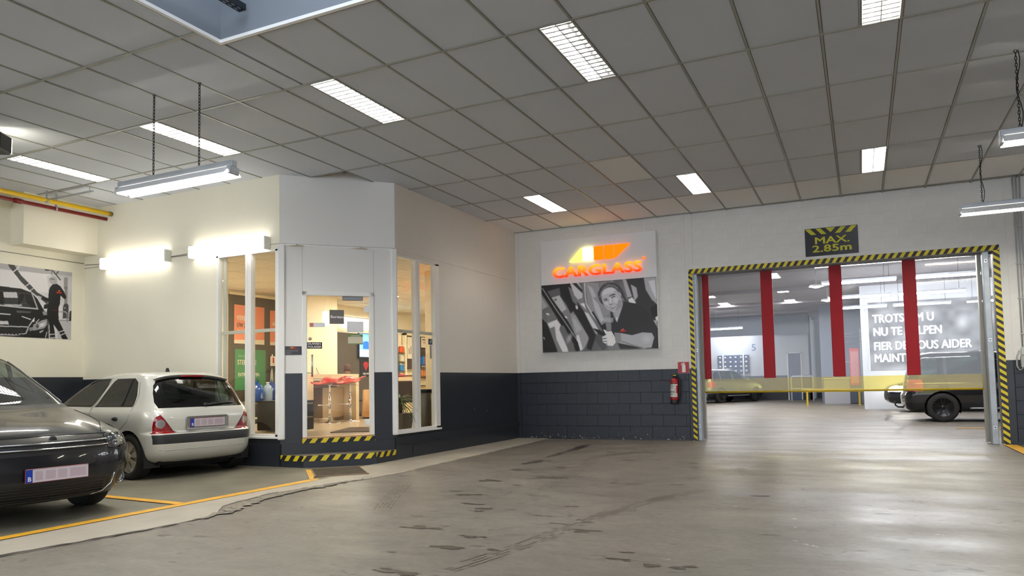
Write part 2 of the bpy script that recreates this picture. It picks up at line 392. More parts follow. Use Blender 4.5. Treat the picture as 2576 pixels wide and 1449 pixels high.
SP = [(-1.22, 1.5, 26), (-1.33, 2.49, 14), (-.58, .98, 24), (-.58, .86, 18), (-1.12, .49, 22), (-1.13, .57, 12), (-.85, -.42, 16), (-.88, -.48, 8), (-1.08, -.26, 10), (-.52, -.89, 10), (-.61, -.88, 10), (-.32, -1.06, 12), (-.3, -1.18, 8), (-.74, 1.86, 18), (-.77, 1.72, 10), (.31, .71, 20), (-.85, 3.82, 14), (-.26, 2.84, 18), (-.8, 1.61, 8), (1.91, 3.79, 12), (1.78, 3.68, 6), (.62, 2.68, 14), (.84, .78, 10), (.11, -2.42, 18), (.12, -3.02, 14), (.21, -3.06, 18), (.78, -1.62, 14), (.77, -1.68, 8), (1.23, -2.15, 7), (1.23, -2.34, 10), (1.7, -2.36, 10), (1.53, -2.42, 14), (.42, -2.37, 10), (-.41, -1.91, 22), (.11, -2.08, 14), (-.25, -.28, 8), (.32, -.73, 8), (1.7, .3, 14), (1.99, -1.36, 10), (-2.19, 1.23, 10), (.26, -1.21, 8), (-.55, -.16, 6)]
r_ = random.Random(77)
def speck_patch(x, y, w, m, nm, kk=5):
    mb = MB()
    for k in range(kk):                            # a ragged cluster of small blots
        bx_, by_ = x + r_.uniform(-1, 1) * w, y + r_.uniform(-.5, .5) * w * .6; s = w * r_.uniform(.18, .42); n = 9; c_ = r_.uniform(-.4, .2)
        mb.poly([(bx_ + s * (1.7 * math.cos(2 * PI * i / n) - c_ * math.sin(2 * PI * i / n)) * r_.uniform(.5, 1.2), by_ + s * .7 * math.sin(2 * PI * i / n) * r_.uniform(.6, 1.3), .0024 + k * .0001) for i in range(n)])
    struct(obj(nm, mb, m, fl, raw=True))
for x, y, w in SP: speck_patch(x, y, w * .0062, mat('old_oil', L(84, 76, 66), .4), 'oil_stain')
for x, y in [(1.82, .87), (2.12, -1.04), (2.25, -1.6), (2.28, -1.62), (2.22, -1.58), (1.6, -.31), (.77, 2.91), (2.14, -1.49), (1.78, 1.29), (1.5, -2.24), (2.09, -.73), (3.0, -1.0), (.9, 3.4), (1.1, 3.9)]:
    speck_patch(x, y, .022, mat('chipped_slab', L(212, 206, 196), .6), 'chip_mark', 4)
def tread(pts, w, nl, m, z=.0021):
    P = [Vector((a, b_, 0)) for a, b_ in pts]; Q = []
    for a, b_ in zip(P[:-1], P[1:]):
        n = max(2, int((b_ - a).length / .06)); Q += [a + (b_ - a) * (k / n) for k in range(n)]
    for l in range(nl):
        o_ = (l - (nl - 1) / 2) * w / nl; mb = MB()
        for i, (a, b_) in enumerate(zip(Q[:-1], Q[1:])):
            if r_.random() < .35: continue
            d = (b_ - a).normalized(); nn = Vector((-d.y, d.x, 0)); h = w / nl * .28
            mb.quad((a + nn * (o_ - h)) + Vector((0, 0, z)), (a + nn * (o_ + h)) + Vector((0, 0, z)), (b_ + nn * (o_ + h)) + Vector((0, 0, z)), (b_ + nn * (o_ - h)) + Vector((0, 0, z)))
        struct(obj('tyre_mark', mb, m, fl, raw=True))
M_TM = mat('tyre_mark_grey', L(114, 107, 97), .5)
tread([(-.28, .03), (-.41, .83), (-.51, 1.69), (-.71, 2.53), (-.81, 3.13), (-.69, 3.6), (-.45, 3.85), (-.1, 3.9)], .17, 5, M_TM)
tread([(-1.15, -1.38), (-1.4, -.93), (-1.66, -.4), (-1.87, .01)], .17, 5, M_TM); tread([(1.45, 1.7), (1.27, 2.18), (1.15, 2.35)], .2, 5, M_TM); tread([(.41, -2.9), (.55, -2.18), (.64, -1.23), (.86, -.21), (1.2, .6)], .16, 4, M_TM)
M_YEL = mat('yellow_road_paint', L(236, 178, 52), .5, noise=.12, nscale=7)
def line_mark(pts, label, z=.0085):
    o = obj('floor_marking', MB().prism([(x, y, z) for x, y in pts], (0, 0, .0015)), M_YEL); o['kind'] = 'structure'; return o
line_mark([(-3.14, -6.2), (-3.04, -6.2), (-3.00, -.05), (-3.06, .05), (-3.13, -.03)], '')
line_mark([(-3.13, -.03), (-3.00, -.12), (-3.70, .72), (-3.86, .72)], '', z=.0100)
line_mark([(-6.5, -1.56), (-3.10, -1.80), (-3.10, -1.70), (-6.5, -1.46)], '', z=.0100)
line_mark([(4.42, 6.1), (4.58, 6.1), (4.60, 2.2), (4.44, 2.2)], '')
line_mark([(4.2, 9.70), (9.0, 10.15), (9.0, 10.25), (4.2, 9.80)], '')
# recessed doormat at the foot of the steps
c45, s45 = math.cos(PI / 4), math.sin(PI / 4)
dm = thing('floor_grate', 'brown ribbed doormat set in the concrete at the foot of the steps', 'doormat', (-3.79, .73, .009), -PI / 4)
mb = MB().box(0, .84, 0, .015, 0, .010).box(0, .84, .60, .615, 0, .010).box(0, .015, 0, .615, 0, .010).box(.825, .84, 0, .615, 0, .010)
obj('frame', mb, mat('mat_frame', L(140, 120, 95), .4, metal=.5), dm)
mb = MB()
for i in range(38): mb.box(.02 + i * .0212, .033 + i * .0212, .018, .598, 0, .006)
obj('ribs', mb, mat('mat_rib', L(84, 74, 62), .8, noise=.3, nscale=9), dm)['kind'] = 'stuff'
obj('backing', MB().box(.01, .83, .01, .60, -.002, .002), mat('mat_back', L(52, 46, 40), .9), dm)

# ================================================================ CEILING: boards in a metal grid
HX0, HX1, HY0, HY1 = -2.16, 1.50, -5.2, -2.19     # roof-light shaft
ce = sroot('ceiling')
sl = MB()
for (x0, x1, y0, y1) in ((-14, 13, -15, HY0 - .06), (-14, HX0 - .06, HY0 - .06, HY1 + .06), (HX1 + .06, 13, HY0 - .06, HY1 + .06), (-14, 13, HY1 + .06, 36)):
    sl.box(x0, x1, y0, y1, ZC + .16, ZC + .26)
obj('slab', sl, mat('ceiling_slab', L(150, 150, 150), .9), ce)
TROF_UNSEEN = [(j, -5) for j in (-11, -7, 5, 9)] + [(j, -9) for j in (-11, -7, -3, 1, 5, 9)]
TROF = [(j, i) for i in (-1, 3) for j in (-11, -7, -3, 1, 5)]
TROF = [t for t in TROF if not (t[1] == 3 and t[0] in (-11, -7))]
_tm = {}
def ceil_tile(x0, x1, y0, y1, m):
    k = (round(x1 - x0, 3), round(y1 - y0, 3), m.name)
    if k not in _tm: _tm[k] = MB().box(.0145, x1 - x0 - .0145, .0145, y1 - y0 - .0145, 0, .016).mesh('ceiling_tile', (m,))
    link('ceiling_tile', _tm[k], ce, (x0, y0, ZC + random.random() * .003))
for j in range(-15, 11):
    for i in range(-4, 5):
        x0, y0 = j * .6, i * 1.2; x1, y1 = x0 + .6, y0 + 1.2
        if (x0 + .3 < -3.39 and y0 + .6 > 1.6) or (x0 + .3 < -4.5 and y0 + .6 > .92): continue      # over the office: its own ceiling
        m = M_TILE2 if (j, i) == (-1, 2) or i == 4 else M_TILE
        if (j + 1, i) in TROF: x1 = x0 + .3
        if x1 > HX0 and x0 < HX1 and y0 < HY1:            # boards cut round the roof light
            if x0 < HX0: ceil_tile(x0, HX0, y0, y1, m)
            if x1 > HX1: ceil_tile(HX1, x1, y0, y1, m)
            if y1 > HY1: ceil_tile(max(x0, HX0), min(x1, HX1), HY1, y1, m)
            continue
        ceil_tile(x0, x1, y0, y1, m)
for j in range(-14, 12):
    y1 = 6.3 if j * .6 > -3.3 else (.92 if j * .6 < -4.3 else 2.1)
    if HX0 < j * .6 < HX1:
        obj('grid_bar', MB().box(j * .6 - .010, j * .6 + .010, HY1, y1, ZC - .005, ZC + .02), M_GRID, ce)
    else: obj('grid_bar', MB().box(j * .6 - .010, j * .6 + .010, -4.8, y1, ZC - .005, ZC + .02), M_GRID, ce)
for i in range(-4, 6):
    x0 = -8.5 if i < 1 else (-3.5 if i > 1 else -4.3); x1 = 6.6
    if i * 1.2 < HY1:
        obj('grid_bar', MB().box(x0, HX0, i * 1.2 - .010, i * 1.2 + .010, ZC - .006, ZC + .02), M_GRID, ce)
        obj('grid_bar', MB().box(HX1, x1, i * 1.2 - .010, i * 1.2 + .010, ZC - .006, ZC + .02), M_GRID, ce)
    else: obj('grid_bar', MB().box(x0, x1, i * 1.2 - .010, i * 1.2 + .010, ZC - .006, ZC + .02), M_GRID, ce)
for (j, i) in TROF: obj('grid_bar', MB().box(j * .6 - .312, j * .6 - .296, i * 1.2, i * 1.2 + 1.2, ZC - .004, ZC + .02), M_GRID, ce)
obj('edge_slab', MB().box(-14, 13, -15, -4.8, ZC, ZC + .02).box(6.6, 13, -4.8, 6.2, ZC, ZC + .02), M_TILE, ce)
# roof-light shaft, open to the sky above
sh = sroot('wall_skylight')
M_SH = mat('shaft_paint', L(128, 134, 142), .5)
mb = MB().box(HX0 - .05, HX0, HY0, HY1, ZC, ZC + 1.5).box(HX1, HX1 + .05, HY0, HY1, ZC, ZC + 1.5).box(HX0 - .05, HX1 + .05, HY1, HY1 + .05, ZC, ZC + 1.5).box(HX0 - .05, HX1 + .05, HY0 - .05, HY0, ZC, ZC + 1.5)
obj('shaft_lining', mb, M_SH, sh)
obj('edge_trim', MB().box(HX0 - .03, HX0 + .004, HY0, HY1 + .03, ZC - .008, ZC + .02).box(HX0, HX1, HY1 - .004, HY1 + .03, ZC - .008, ZC + .02), M_ALU, sh)
bm_ = thing('slotted_channel', 'dark perforated steel channel crossing the roof light shaft', 'beam', (-1.88, -2.22, 4.13), -PI / 2 + .0)
mb = MB().box(0, 1.6, -.035, .035, 0, .004).box(0, 1.6, -.038, -.034, 0, .05).box(0, 1.6, .034, .038, 0, .05)
obj('channel', mb, mat('channel_steel', L(48, 54, 58), .4, metal=.6), bm_)
mb = MB()
for k in range(26): mb.box(.04 + k * .06, .07 + k * .06, -.022, -.010, -.002, .0).box(.04 + k * .06, .07 + k * .06, .010, .022, -.002, .0)
obj('slots', mb, mat('slot_light', L(150, 158, 170), .5), bm_)['kind'] = 'stuff'

# ================================================================ DOORWAY WALL (block work) - local frame along the wall
WB = dict(loc=(0, 6.0922, 0), rz=.022)
wb = sroot('wall_back', WB['loc'], WB['rz'])
mb = MB()
for (x0, x1, z0, z1) in ((-3.5, 0.0, 0, 1.24), (4.5, 13, 0, 1.24)): mb.box(x0, x1, .006, .25, z0, z1, 1)
for (x0, x1, z0, z1) in ((-3.5, 0.0, 1.24, ZC + .1), (4.5, 13, 1.24, ZC + .1), (0, 4.5, 2.90, ZC + .1)): mb.box(x0, x1, .0035, .25, z0, z1, 0)
obj('mortar_bed', mb, (M_JOINT, M_JOINTD), wb)
_bc = {}
def block(x0, x1, z0, z1):
    dark = z1 <= 1.27; k = (round(x1 - x0, 3), round(z1 - z0, 3), dark)
    if k not in _bc:
        _bc[k] = MB().cbox(.0006, x1 - x0 - .0006, 0, .04, .0006, z1 - z0 - .0006, .003 if dark else .0012).mesh('block', (M_BLOCKD if dark else M_BLOCK,))
    link('block', _bc[k], wb, (x0, random.uniform(-.0006, .0006), z0))
def course_run(xa, xb, z0, z1, odd):
    x = math.floor((xa - (.2 if odd else 0)) / .4) * .4 + (.2 if odd else 0)
    while x < xb - .01:
        a, b_ = max(x, xa), min(x + .4, xb)
        if b_ - a > .03: block(a, b_, z0, z1)
        x += .4
zz = .04; ci = 0
while zz < ZC:
    z1 = min(zz + .2, ZC + .02)
    course_run(-3.32, -.135, zz, z1, ci % 2); course_run(4.62, 6.4, zz, z1, ci % 2)
    if zz >= 3.0: course_run(.012, 4.52, max(zz, 3.045), z1, ci % 2)
    elif z1 > 3.05: course_run(.012, 4.52, 3.045, z1, ci % 2)
    zz += .2; ci += 1
obj('footing', MB().box(-3.5, -.02, -.004, .02, 0, .04, 0).box(4.52, 13, -.004, .02, 0, .04, 0), M_DARK, wb)
t1 = struct(obj('trim_1', MB().box(-.13, -.002, -.004, .03, 1.24, ZC, 0).box(4.50, 4.612, -.004, .03, 1.24, ZC, 0).box(-.13, -.002, -.004, .03, 0, 1.24, 1).box(4.50, 4.612, -.004, .03, 0, 1.24, 1).box(-.002, 4.5, -.006, .03, 2.885, 3.035, 0).box(-3.46, -3.325, -.006, .03, 1.24, ZC, 0).box(-3.46, -3.325, -.006, .03, 0, 1.24, 1), (M_BLOCK, M_DARK), wb))
rr = random.Random(5); mb = MB()
for k in range(70):                                # chipped paint at the foot of the wall
    x = rr.uniform(-3.2, -.2); z = abs(rr.gauss(0, .05)) + .01; s = rr.uniform(.004, .013)
    if z > .2: continue
    mb.poly([(x + s * math.cos(2 * PI * i / 6) * rr.uniform(.5, 1.4), -.0052, z + s * .8 * math.sin(2 * PI * i / 6)) for i in range(6)])
o = obj('paint_chip', mb, mat('bare_plaster', L(190, 188, 182), .8), wb, raw=True); o['kind'] = 'stuff'
# hazard tape round the opening
tp = thing('hazard_tape', 'yellow and black hazard tape framing the wide doorway', 'tape', WB['loc'], WB['rz'])
obj('left_strip', MB().box(-.085, -.015, -.012, -.006, 0, 2.885), M_TAPEV, tp)
obj('right_strip', MB().box(4.435, 4.52, -.012, -.006, 0, 2.885), M_TAPEV, tp)
obj('top_strip', MB().box(-.085, 4.52, -.013, -.006, 2.885, 2.965), M_TAPEH, tp)
# opening reveals
mb = MB().box(4.45, 4.52, .0, .25, 0, 2.9).box(-.03, 0.0, .0, .25, 0, 2.9).box(0, 4.5, .0, .3, 2.87, 2.90)
struct(obj('trim_2', mb, mat('reveal_grey', L(120, 120, 120), .6), wb))
for nm, x0, x1, x2 in (('left guide', -.03, .055, .098), ('right guide', 4.30, 4.385, 4.255)):
    g = thing('door_guide', 'galvanised steel %s rail of the roll up door' % ('left hand' if nm[0] == 'l' else 'right hand'), 'rail', WB['loc'], WB['rz'])
    g.name = 'door_guide'
    obj('rail', MB().cbox(x0, x1, .02, .20, 0, 2.88, .006), M_GALV, g)
    obj('seal', MB().box(min(x1, x2) if x2 > x1 else x2, max(x1, x2) if x2 > x1 else x0, .20, .30, .02, 2.88), mat('seal_grey', L(150, 148, 138), .5, metal=.3), g)
    for z in (.25, 1.55, 2.74):
        pl = obj('bracket', MB().cbox((x0 + x1) / 2 - .025, (x0 + x1) / 2 + .025, .012, .02, z - .03, z + .03, .003), mat('bracket_steel', L(196, 200, 206), .3, metal=.6), g)
        obj('bolt', MB().lathe([(.009, .006), (.009, .012), (0, .012)], 8, 'y', ((x0 + x1) / 2, -.006 + .008, z)), M_BLACK, pl)
# roll-up PVC curtain, at rest a little under a metre off the floor
rd = thing('roll_up_door', 'clear plastic roll up door with red uprights and yellow hem, raised to knee height', 'door', WB['loc'], WB['rz'])
M_PVC = glass('clear_pvc', (0.90, 0.91, 0.93), .75, .06, haze=.10, haze_col=L(225, 226, 232))
M_RED = mat('red_pvc', L(158, 8, 22), .4, spec=.25, noise=.05, nscale=1.5)
M_HEM = glass('yellow_pvc', (0.86, 0.74, 0.16), .8, .08, haze=.32, haze_col=L(214, 186, 30))
xs = [(.10, .215), (1.085, 1.275), (2.165, 2.355), (3.24, 3.43), (4.315, 4.41)]
for a, b_ in xs: obj('red_upright', MB().box(a, b_, .242, .252, 1.05, 2.95), M_RED, rd)
for (a, b_), (c, d) in zip(xs[:-1], xs[1:]): obj('clear_panel', MB().quad((b_, .247, 1.05), (c, .247, 1.05), (c, .247, 2.95), (b_, .247, 2.95)), M_PVC, rd)
obj('yellow_hem', MB().quad((.10, .247, .82), (4.41, .247, .82), (4.41, .247, 1.05), (.10, .247, 1.05)), M_HEM, rd)
obj('bottom_bar', MB().tube([(.10, .247, .82), (4.41, .247, .82)], .016, 8), mat('hem_bar', L(190, 160, 20), .4), rd)
obj('barrel', MB().tube([(.0, .36, 3.10), (4.5, .36, 3.10)], .14, 14), M_GALV, rd)

# ================================================================ OFFICE SHELL
M_WTOP = mat('office_upper_panel', L(240, 238, 235), .5, spec=.3)
wl = sroot('wall_left')                            # the bay's back wall, faces the camera
mb = MB()
mb.box(-8.53, -5.65, .92, 1.02, 0, 1.24, 1).box(-8.53, -5.65, .92, 1.02, 1.24, 2.995, 0)
mb.box(-5.65, -4.48, .92, 1.02, 0, .385, 1).box(-5.65, -4.48, .92, 1.02, 2.93, 2.995, 0)
mb.box(-8.53, -4.48, .918, 1.02, 3.005, ZC + .1, 0).box(-8.5, -4.48, .925, 1.0, 2.99, 3.01, 0)
obj('panel', mb, (M_WHITE, M_DARK), wl)
obj('plinth', MB().box(-5.7, -4.46, .895, .93, 0, .30), M_DARK, wl)
obj('seam', MB().box(-8.53, -4.48, .9165, .921, 2.997, 3.003), mat('seam_grey', L(150, 147, 138), .7), wl)  # thin grey strip marks the panel joint
DF = dict(loc=(-4.48, .93, 0), rz=PI / 4)          # canted door face, local x 0..1.54
wd = sroot('wall_door', DF['loc'], DF['rz'])
mb = MB()
mb.box(0, .285, 0, .10, .30, 1.24, 1).box(1.245, 1.5415, 0, .10, .30, 1.24, 1)
mb.box(0, .285, 0, .10, 1.24, 2.975, 0).box(1.245, 1.5415, 0, .10, 1.24, 2.975, 0).box(.285, 1.245, 0, .10, 2.355, 2.975, 0)
mb.box(0, 1.5415, -.006, .10, 2.975, 3.0, 2).box(-.01, 1.55, -.004, .10, 3.004, ZC + .1, 3)
mb.box(0, 1.5415, 0, .10, 0, .30, 1)
obj('panel', mb, (M_WTOP, M_DARKG, M_ALU, M_WTOP), wd)
obj('seam', MB().box(.284, .287, -.0015, .002, 2.355, 2.975).box(1.244, 1.247, -.0015, .002, 2.355, 2.975), mat('seam_grey', L(150, 147, 138), .7), wd)
for x0, x1 in ((-.035, .06), (1.495, 1.575)):
    struct(obj('trim_post', MB().cbox(x0, x1, -.035, .06, .355, 2.995, .012), M_ALU, wd))
wr = sroot('wall_right')                           # long face running to the doorway wall
mb = MB()
mb.box(-3.49, -3.39, 3.20, 6.06, .30, 1.24, 1).box(-3.49, -3.39, 3.20, 6.06, 1.24, 2.985, 0)
mb.box(-3.49, -3.39, 2.02, 3.20, .30, .385, 1).box(-3.49, -3.39, 2.02, 3.20, 2.93, 2.985, 0)
mb.box(-3.49, -3.386, 2.02, 6.06, 2.995, ZC + .1, 0).box(-3.49, -3.393, 2.02, 6.06, 2.98, 3.0, 0)
mb.box(-3.49, -3.36, 2.00, 6.06, .225, .32, 1).box(-3.49, -3.375, 2.00, 6.06, 0, .225, 1)
obj('panel', mb, (M_PANEL, M_DARKG), wr)
rr = random.Random(9)
for (py, pz) in ((4.3, .62), (4.75, .58)): obj('screw', MB().lathe([(.006, 0), (.006, .004), (0, .004)], 8, 'x', (-3.39, py, pz)), M_ALU, wr)
obj('cover_plate', MB().box(-3.372, -3.366, 2.42, 2.62, .04, .16), M_DARK, wr)
# windows
def window(nm, loc, rz, w, z0, z1, stiles, mull, parent=None):
    o = sroot(nm, loc, rz)
    f = MB()
    for (a, b_) in stiles: f.cbox(a, b_, -.012, .07, z0, z1, .004)
    f.cbox(0, w, -.012, .07, z0, z0 + .035, .004).cbox(0, w, -.012, .07, z1 - .03, z1, .004)
    obj('window_frame', f, M_ALU, o)
    for (a, b_) in mull: obj('mullion', MB().cbox(a, b_, -.014, .07, z0, z1, .004), M_ALU, o)
    obj('transom', MB().cbox(.02, w - .02, .052, .075, 1.815, 1.86, .003), mat('transom_cream', L(226, 222, 205), .4), o)
    e = sorted([s[1] for s in stiles[:1]] + [x for m_ in mull for x in m_] + [stiles[-1][0]])
    for a, b_ in zip(e[::2], e[1::2]): obj('window_pane', MB().quad((a, .03, z0 + .03), (b_, .03, z0 + .03), (b_, .03, z1 - .03), (a, .03, z1 - .03)), M_GLASS, o)
    obj('sill', MB().cbox(-.01, w + .01, -.03, .02, z0 - .025, z0 + .004, .004), M_ALU, o)
    return o
window('window_1', (-5.65, .92, 0), 0, 1.17, .395, 2.93, [(0, .045), (1.10, 1.17)], [(.555, .595), (.60, .665)])
window('window_2', (-3.39, 2.045, 0), PI / 2, 1.155, .385, 2.93, [(0, .03), (1.035, 1.155)], [(.495, .56), (.568, .60)])
obj('inner_stile', MB().cbox(-5.60, -5.54, .99, 1.02, .40, 2.93, .004), mat('transom_cream', L(226, 222, 205), .4), wl)
# door
d1 = sroot('door_1', DF['loc'], DF['rz'])
mb = MB().cbox(.285, .345, -.02, .09, .345, 2.355, .006).cbox(1.185, 1.245, -.02, .09, .345, 2.355, .006).cbox(.285, 1.245, -.02, .09, 2.30, 2.355, .006)
obj('door_frame', mb, M_ALU, d1)
obj('door_glass', MB().quad((.345, .02, .385), (1.185, .02, .385), (1.185, .02, 2.295), (.345, .02, 2.295)), M_GLASS, d1)
obj('door_handle', MB().tube([(.41, -.03, 1.19), (.41, -.03, 1.49)], .012, 10).tube([(.41, -.03, 1.24), (.41, .02, 1.24)], .006, 6).tube([(.41, -.03, 1.44), (.41, .02, 1.44)], .006, 6), mat('brushed_steel', L(190, 190, 192), .25, metal=.9), d1)
for z in (2.125, .545): obj('hinge_patch', MB().cbox(1.115, 1.185, .005, .035, z - .045, z + .045, .004), M_ALU, d1)
obj('door_closer', MB().cbox(.82, 1.10, .01, .06, 2.245, 2.30, .008), mat('closer_grey', L(150, 152, 160), .4, metal=.3), d1)
obj('threshold', MB().box(.285, 1.245, -.03, .10, .355, .378), mat('threshold_wood', L(190, 150, 110), .5), d1)
# the step in front of the door
stp = sroot('step')
P = [(-4.44, .90), (-4.05, .895), (-3.365, 1.53), (-3.365, 1.98)]
stepm = MB().prism([(x, y, 0) for x, y in P] + [(-3.45, 2.0, 0), (-4.46, .99, 0)], (0, 0, .155))
obj('step_block', stepm, M_DARK, stp)
obj('step_tread', MB().prism([(x, y, .155) for x, y in P] + [(-3.45, 2.0, .155), (-4.46, .99, .155)], (0, 0, .003)), mat('worn_tread', L(120, 112, 100), .6, noise=.2, nscale=6), stp)
obj('upper_riser', MB().box(.02, 1.52, -.03, 0, .155, .298, 0), M_DARKG, wd)
lo_t = thing('step_tape', 'bent yellow and black nosing tape on the lower step', 'tape', (0, 0, 0))
for a, b_ in zip(P[:-1], P[1:]):
    dx, dy = b_[0] - a[0], b_[1] - a[1]
    obj('strip', MB().box(0, math.hypot(dx, dy), -.005, -.001, .085, .157), M_TAPES, lo_t, (a[0], a[1], 0), math.atan2(dy, dx))
up_t = thing('step_tape', 'yellow and black nosing tape under the glass office door', 'tape', DF['loc'], DF['rz'])
obj('strip', MB().box(.28, 1.25, -.036, -.031, .298, .358), M_TAPES, up_t)

# ================================================================ LEFT WALL
wg = sroot('wall_garage')
mb = MB().box(-8.63, -8.53, -9, .92, 0, 1.28, 1).box(-8.63, -8.53, -9, .92, 1.28, ZC + .1, 0)
obj('panel', mb, (M_WHITE, M_DARK), wg)
mb = MB().box(-8.53, -8.23, -.19, .92, 3.19, ZC).box(-8.53, -8.33, -9, -.45, 3.70, ZC)
struct(obj('bulkhead', mb, M_WHITE, wg))
# shell that is never in view: right-hand wall, part of the street side, hall sides
sh2 = sroot('wall_outer')
mb = MB().box(12.9, 13, -15, 36, 0, 4.2).box(-14, 13, -15, -14.9, 3.7, 4.2).box(-14, -13.9, -15, 36, 0, 4.2)
obj('panel', mb, M_BLOCK, sh2)
# ================================================================ CEILING LIGHTS (recessed, two tubes and a louvre)
M_FIX = mat('fixture_white', L(240, 240, 240), .35)
M_LOUV = mat('louvre_aluminium', L(232, 234, 238), .2, metal=.5)
def troffer_meshes():
    hx, hy = .288, 1.185
    b = MB()
    b.box(0, .006, 0, hy, 0, .10).box(hx - .006, hx, 0, hy, 0, .10).box(0, hx, 0, .006, 0, .10).box(0, hx, hy - .006, hy, 0, .10).box(0, hx, 0, hy, .10, .106)
    t = MB().tube([(.075, .03, .052), (.075, hy - .03, .052)], .015, 10); t2 = MB().tube([(hx - .075, .03, .052), (hx - .075, hy - .03, .052)], .015, 10)
    f = MB()
    for k in range(15):
        y = .04 + k * (hy - .08) / 14
        f.add([(.008, y - .010, .002), (.008, y + .010, .002), (.008, y, .034), (.140, y - .010, .002), (.140, y + .010, .002), (.140, y, .034)], [(0, 1, 4, 3), (0, 3, 5, 2), (1, 2, 5, 4)])
        f.add([(.148, y - .010, .002), (.148, y + .010, .002), (.148, y, .034), (hx - .008, y - .010, .002), (hx - .008, y + .010, .002), (hx - .008, y, .034)], [(0, 1, 4, 3), (0, 3, 5, 2), (1, 2, 5, 4)])
    f.box(.140, .148, .006, hy - .006, 0, .045)
    return b.mesh('housing', (M_FIX,)), t.mesh('tube', (M_TUBE,)), t2.mesh('tube', (M_TUBE,)), f.mesh('louvre', (M_LOUV,))
TM = troffer_meshes()
TLAB = {(-11, -1): 'recessed louvred ceiling light nearest the yellow pipe, above the photo mural', (-7, -1): 'recessed louvred ceiling light just behind the hanging chains',
        (-3, -1): 'recessed louvred ceiling light in front of the canted office door', (1, -1): 'large near ceiling light with one lit and one dim half', (5, -1): 'recessed ceiling light cut by the top edge of the frame',
        (-3, 3): 'recessed ceiling light over the glowing logo sign', (1, 3): 'recessed ceiling light over the left end of the doorway', (5, 3): 'recessed ceiling light over the doorway near the height sign'}
for (j, i) in TROF:
    t = thing('ceiling_light', TLAB[(j, i)], 'ceiling light', (j * .6 - .293, i * 1.2 + .0075, ZC - .002), 0, 'recessed louvred ceiling lights')
    for me in TM:
        if me is TM[2] and (j, i) == (1, -1):
            m3 = me.copy(); m3.materials.clear(); m3.materials.append(mat('dead_tube', L(235, 235, 230), .3)); link('tube', m3, t)['label'] = 'unlit tube'
        else: link(me.name.split('.')[0], me, t)

for (j, i) in TROF_UNSEEN:                          # unseen ceiling lights on the same grid, added for more light
    t = thing('ceiling_light', 'unseen added ceiling light behind the viewpoint, %s row, %s place from the mural' % ('nearer' if i == -5 else 'farther', {-11: 'first', -7: 'second', -3: 'third', 1: 'fourth', 5: 'fifth', 9: 'sixth'}[j]), 'ceiling light', (j * .6 - .293, i * 1.2 + .0075, ZC - .115), 0, 'unseen ceiling lights added behind the viewpoint')
    for me in TM: link(me.name.split('.')[0], me, t)
# ================================================================ HANGING INDUSTRIAL LIGHTS
M_HOUS = mat('lamp_housing_steel', L(188, 192, 198), .35, metal=.5)
M_CHAIN = mat('chain_steel', L(52, 52, 54), .4, metal=.7)
def chain(p, h, n=None):
    m = MB(); n = n or int(h / .031)
    for k in range(n):
        z = h * (k + .5) / n; a = (k % 2) * PI / 2; pts = []
        for q in range(9):
            t = 2 * PI * q / 8; u = .009 * math.cos(t); w = .021 * math.sin(t)
            pts.append((p[0] + u * math.cos(a), p[1] + u * math.sin(a), p[2] + z + w))
        m.tube(pts, .0034, 5, cap=False)
    return m
def hang_lamp(loc, label, length, chains, ztop, lit=M_TUBEL, cable=False):
    t = thing('hanging_lamp', label, 'lamp', loc, 0, 'chain hung fluorescent lamps')
    obj('housing', MB().cbox(0, length, -.032, .032, .085, .145, .004), M_HOUS, t)
    r = MB()
    for s in (-1, 1): r.add([(.02, s * .034, .088), (length - .02, s * .034, .088), (length - .02, s * .105, .012), (.02, s * .105, .012), (.02, s * .034, .084), (length - .02, s * .034, .084), (length - .02, s * .101, .012), (.02, s * .101, .012)], [(0, 1, 2, 3), (4, 7, 6, 5), (2, 6, 7, 3), (0, 4, 5, 1), (0, 3, 7, 4), (1, 5, 6, 2)])
    obj('reflector', r, M_FIX, t)
    for s in (-1, 1): obj('tube', MB().tube([(.035, s * .036, .038), (length - .035, s * .036, .038)], .0165, 10), lit, t)
    for x in (.0, length - .03): obj('lamp_holder', MB().cbox(x, x + .03, -.06, .06, .015, .085, .004), M_HOUS, t)
    for cx in chains:
        obj('chain', chain((cx, 0, .145), ztop - loc[2] - .145), M_CHAIN, t)
        obj('hook', MB().tube([(cx - .02, 0, ztop - loc[2] - .005), (cx, 0, ztop - loc[2] - .03), (cx + .02, 0, ztop - loc[2] - .005)], .003, 5), M_CHAIN, t)
    if cable:
        cx = chains[0]; h = ztop - loc[2] - .145
        obj('cable', MB().tube([(cx + .012 + .02 * math.sin(k * .9), .012, .145 + h * k / 10) for k in range(11)], .0045, 6), M_BLACK, t)
    return t
hang_lamp((-4.07, -1.70, 2.985), 'chain hung fluorescent lamp with steel reflector over the silver car', 1.55, (.48, 1.10), ZC)
hang_lamp((3.80, 1.13, 3.085), 'chain hung fluorescent lamp with blue grey housing, nearest at frame edge', 1.55, (.16, 1.30), ZC, cable=True)
hang_lamp((3.80, 4.15, 3.060), 'chain hung fluorescent lamp in front of the conduits beside the doorway', 1.55, (.26, 1.30), ZC, cable=True)
for k, (x, y) in enumerate(((-6.6, -5.2), (-3.2, -7.6), (.2, -8.6), (3.4, -9.2), (6.4, -5.0))):     # unseen lamps added behind the viewpoint to brighten walls and ceiling
    hang_lamp((x, y, 3.0), ('first', 'second', 'third', 'fourth', 'fifth')[k] + ' unseen chain hung lamp added behind the viewpoint, counted from the mural wall', 1.55, (.3, 1.25), ZC)
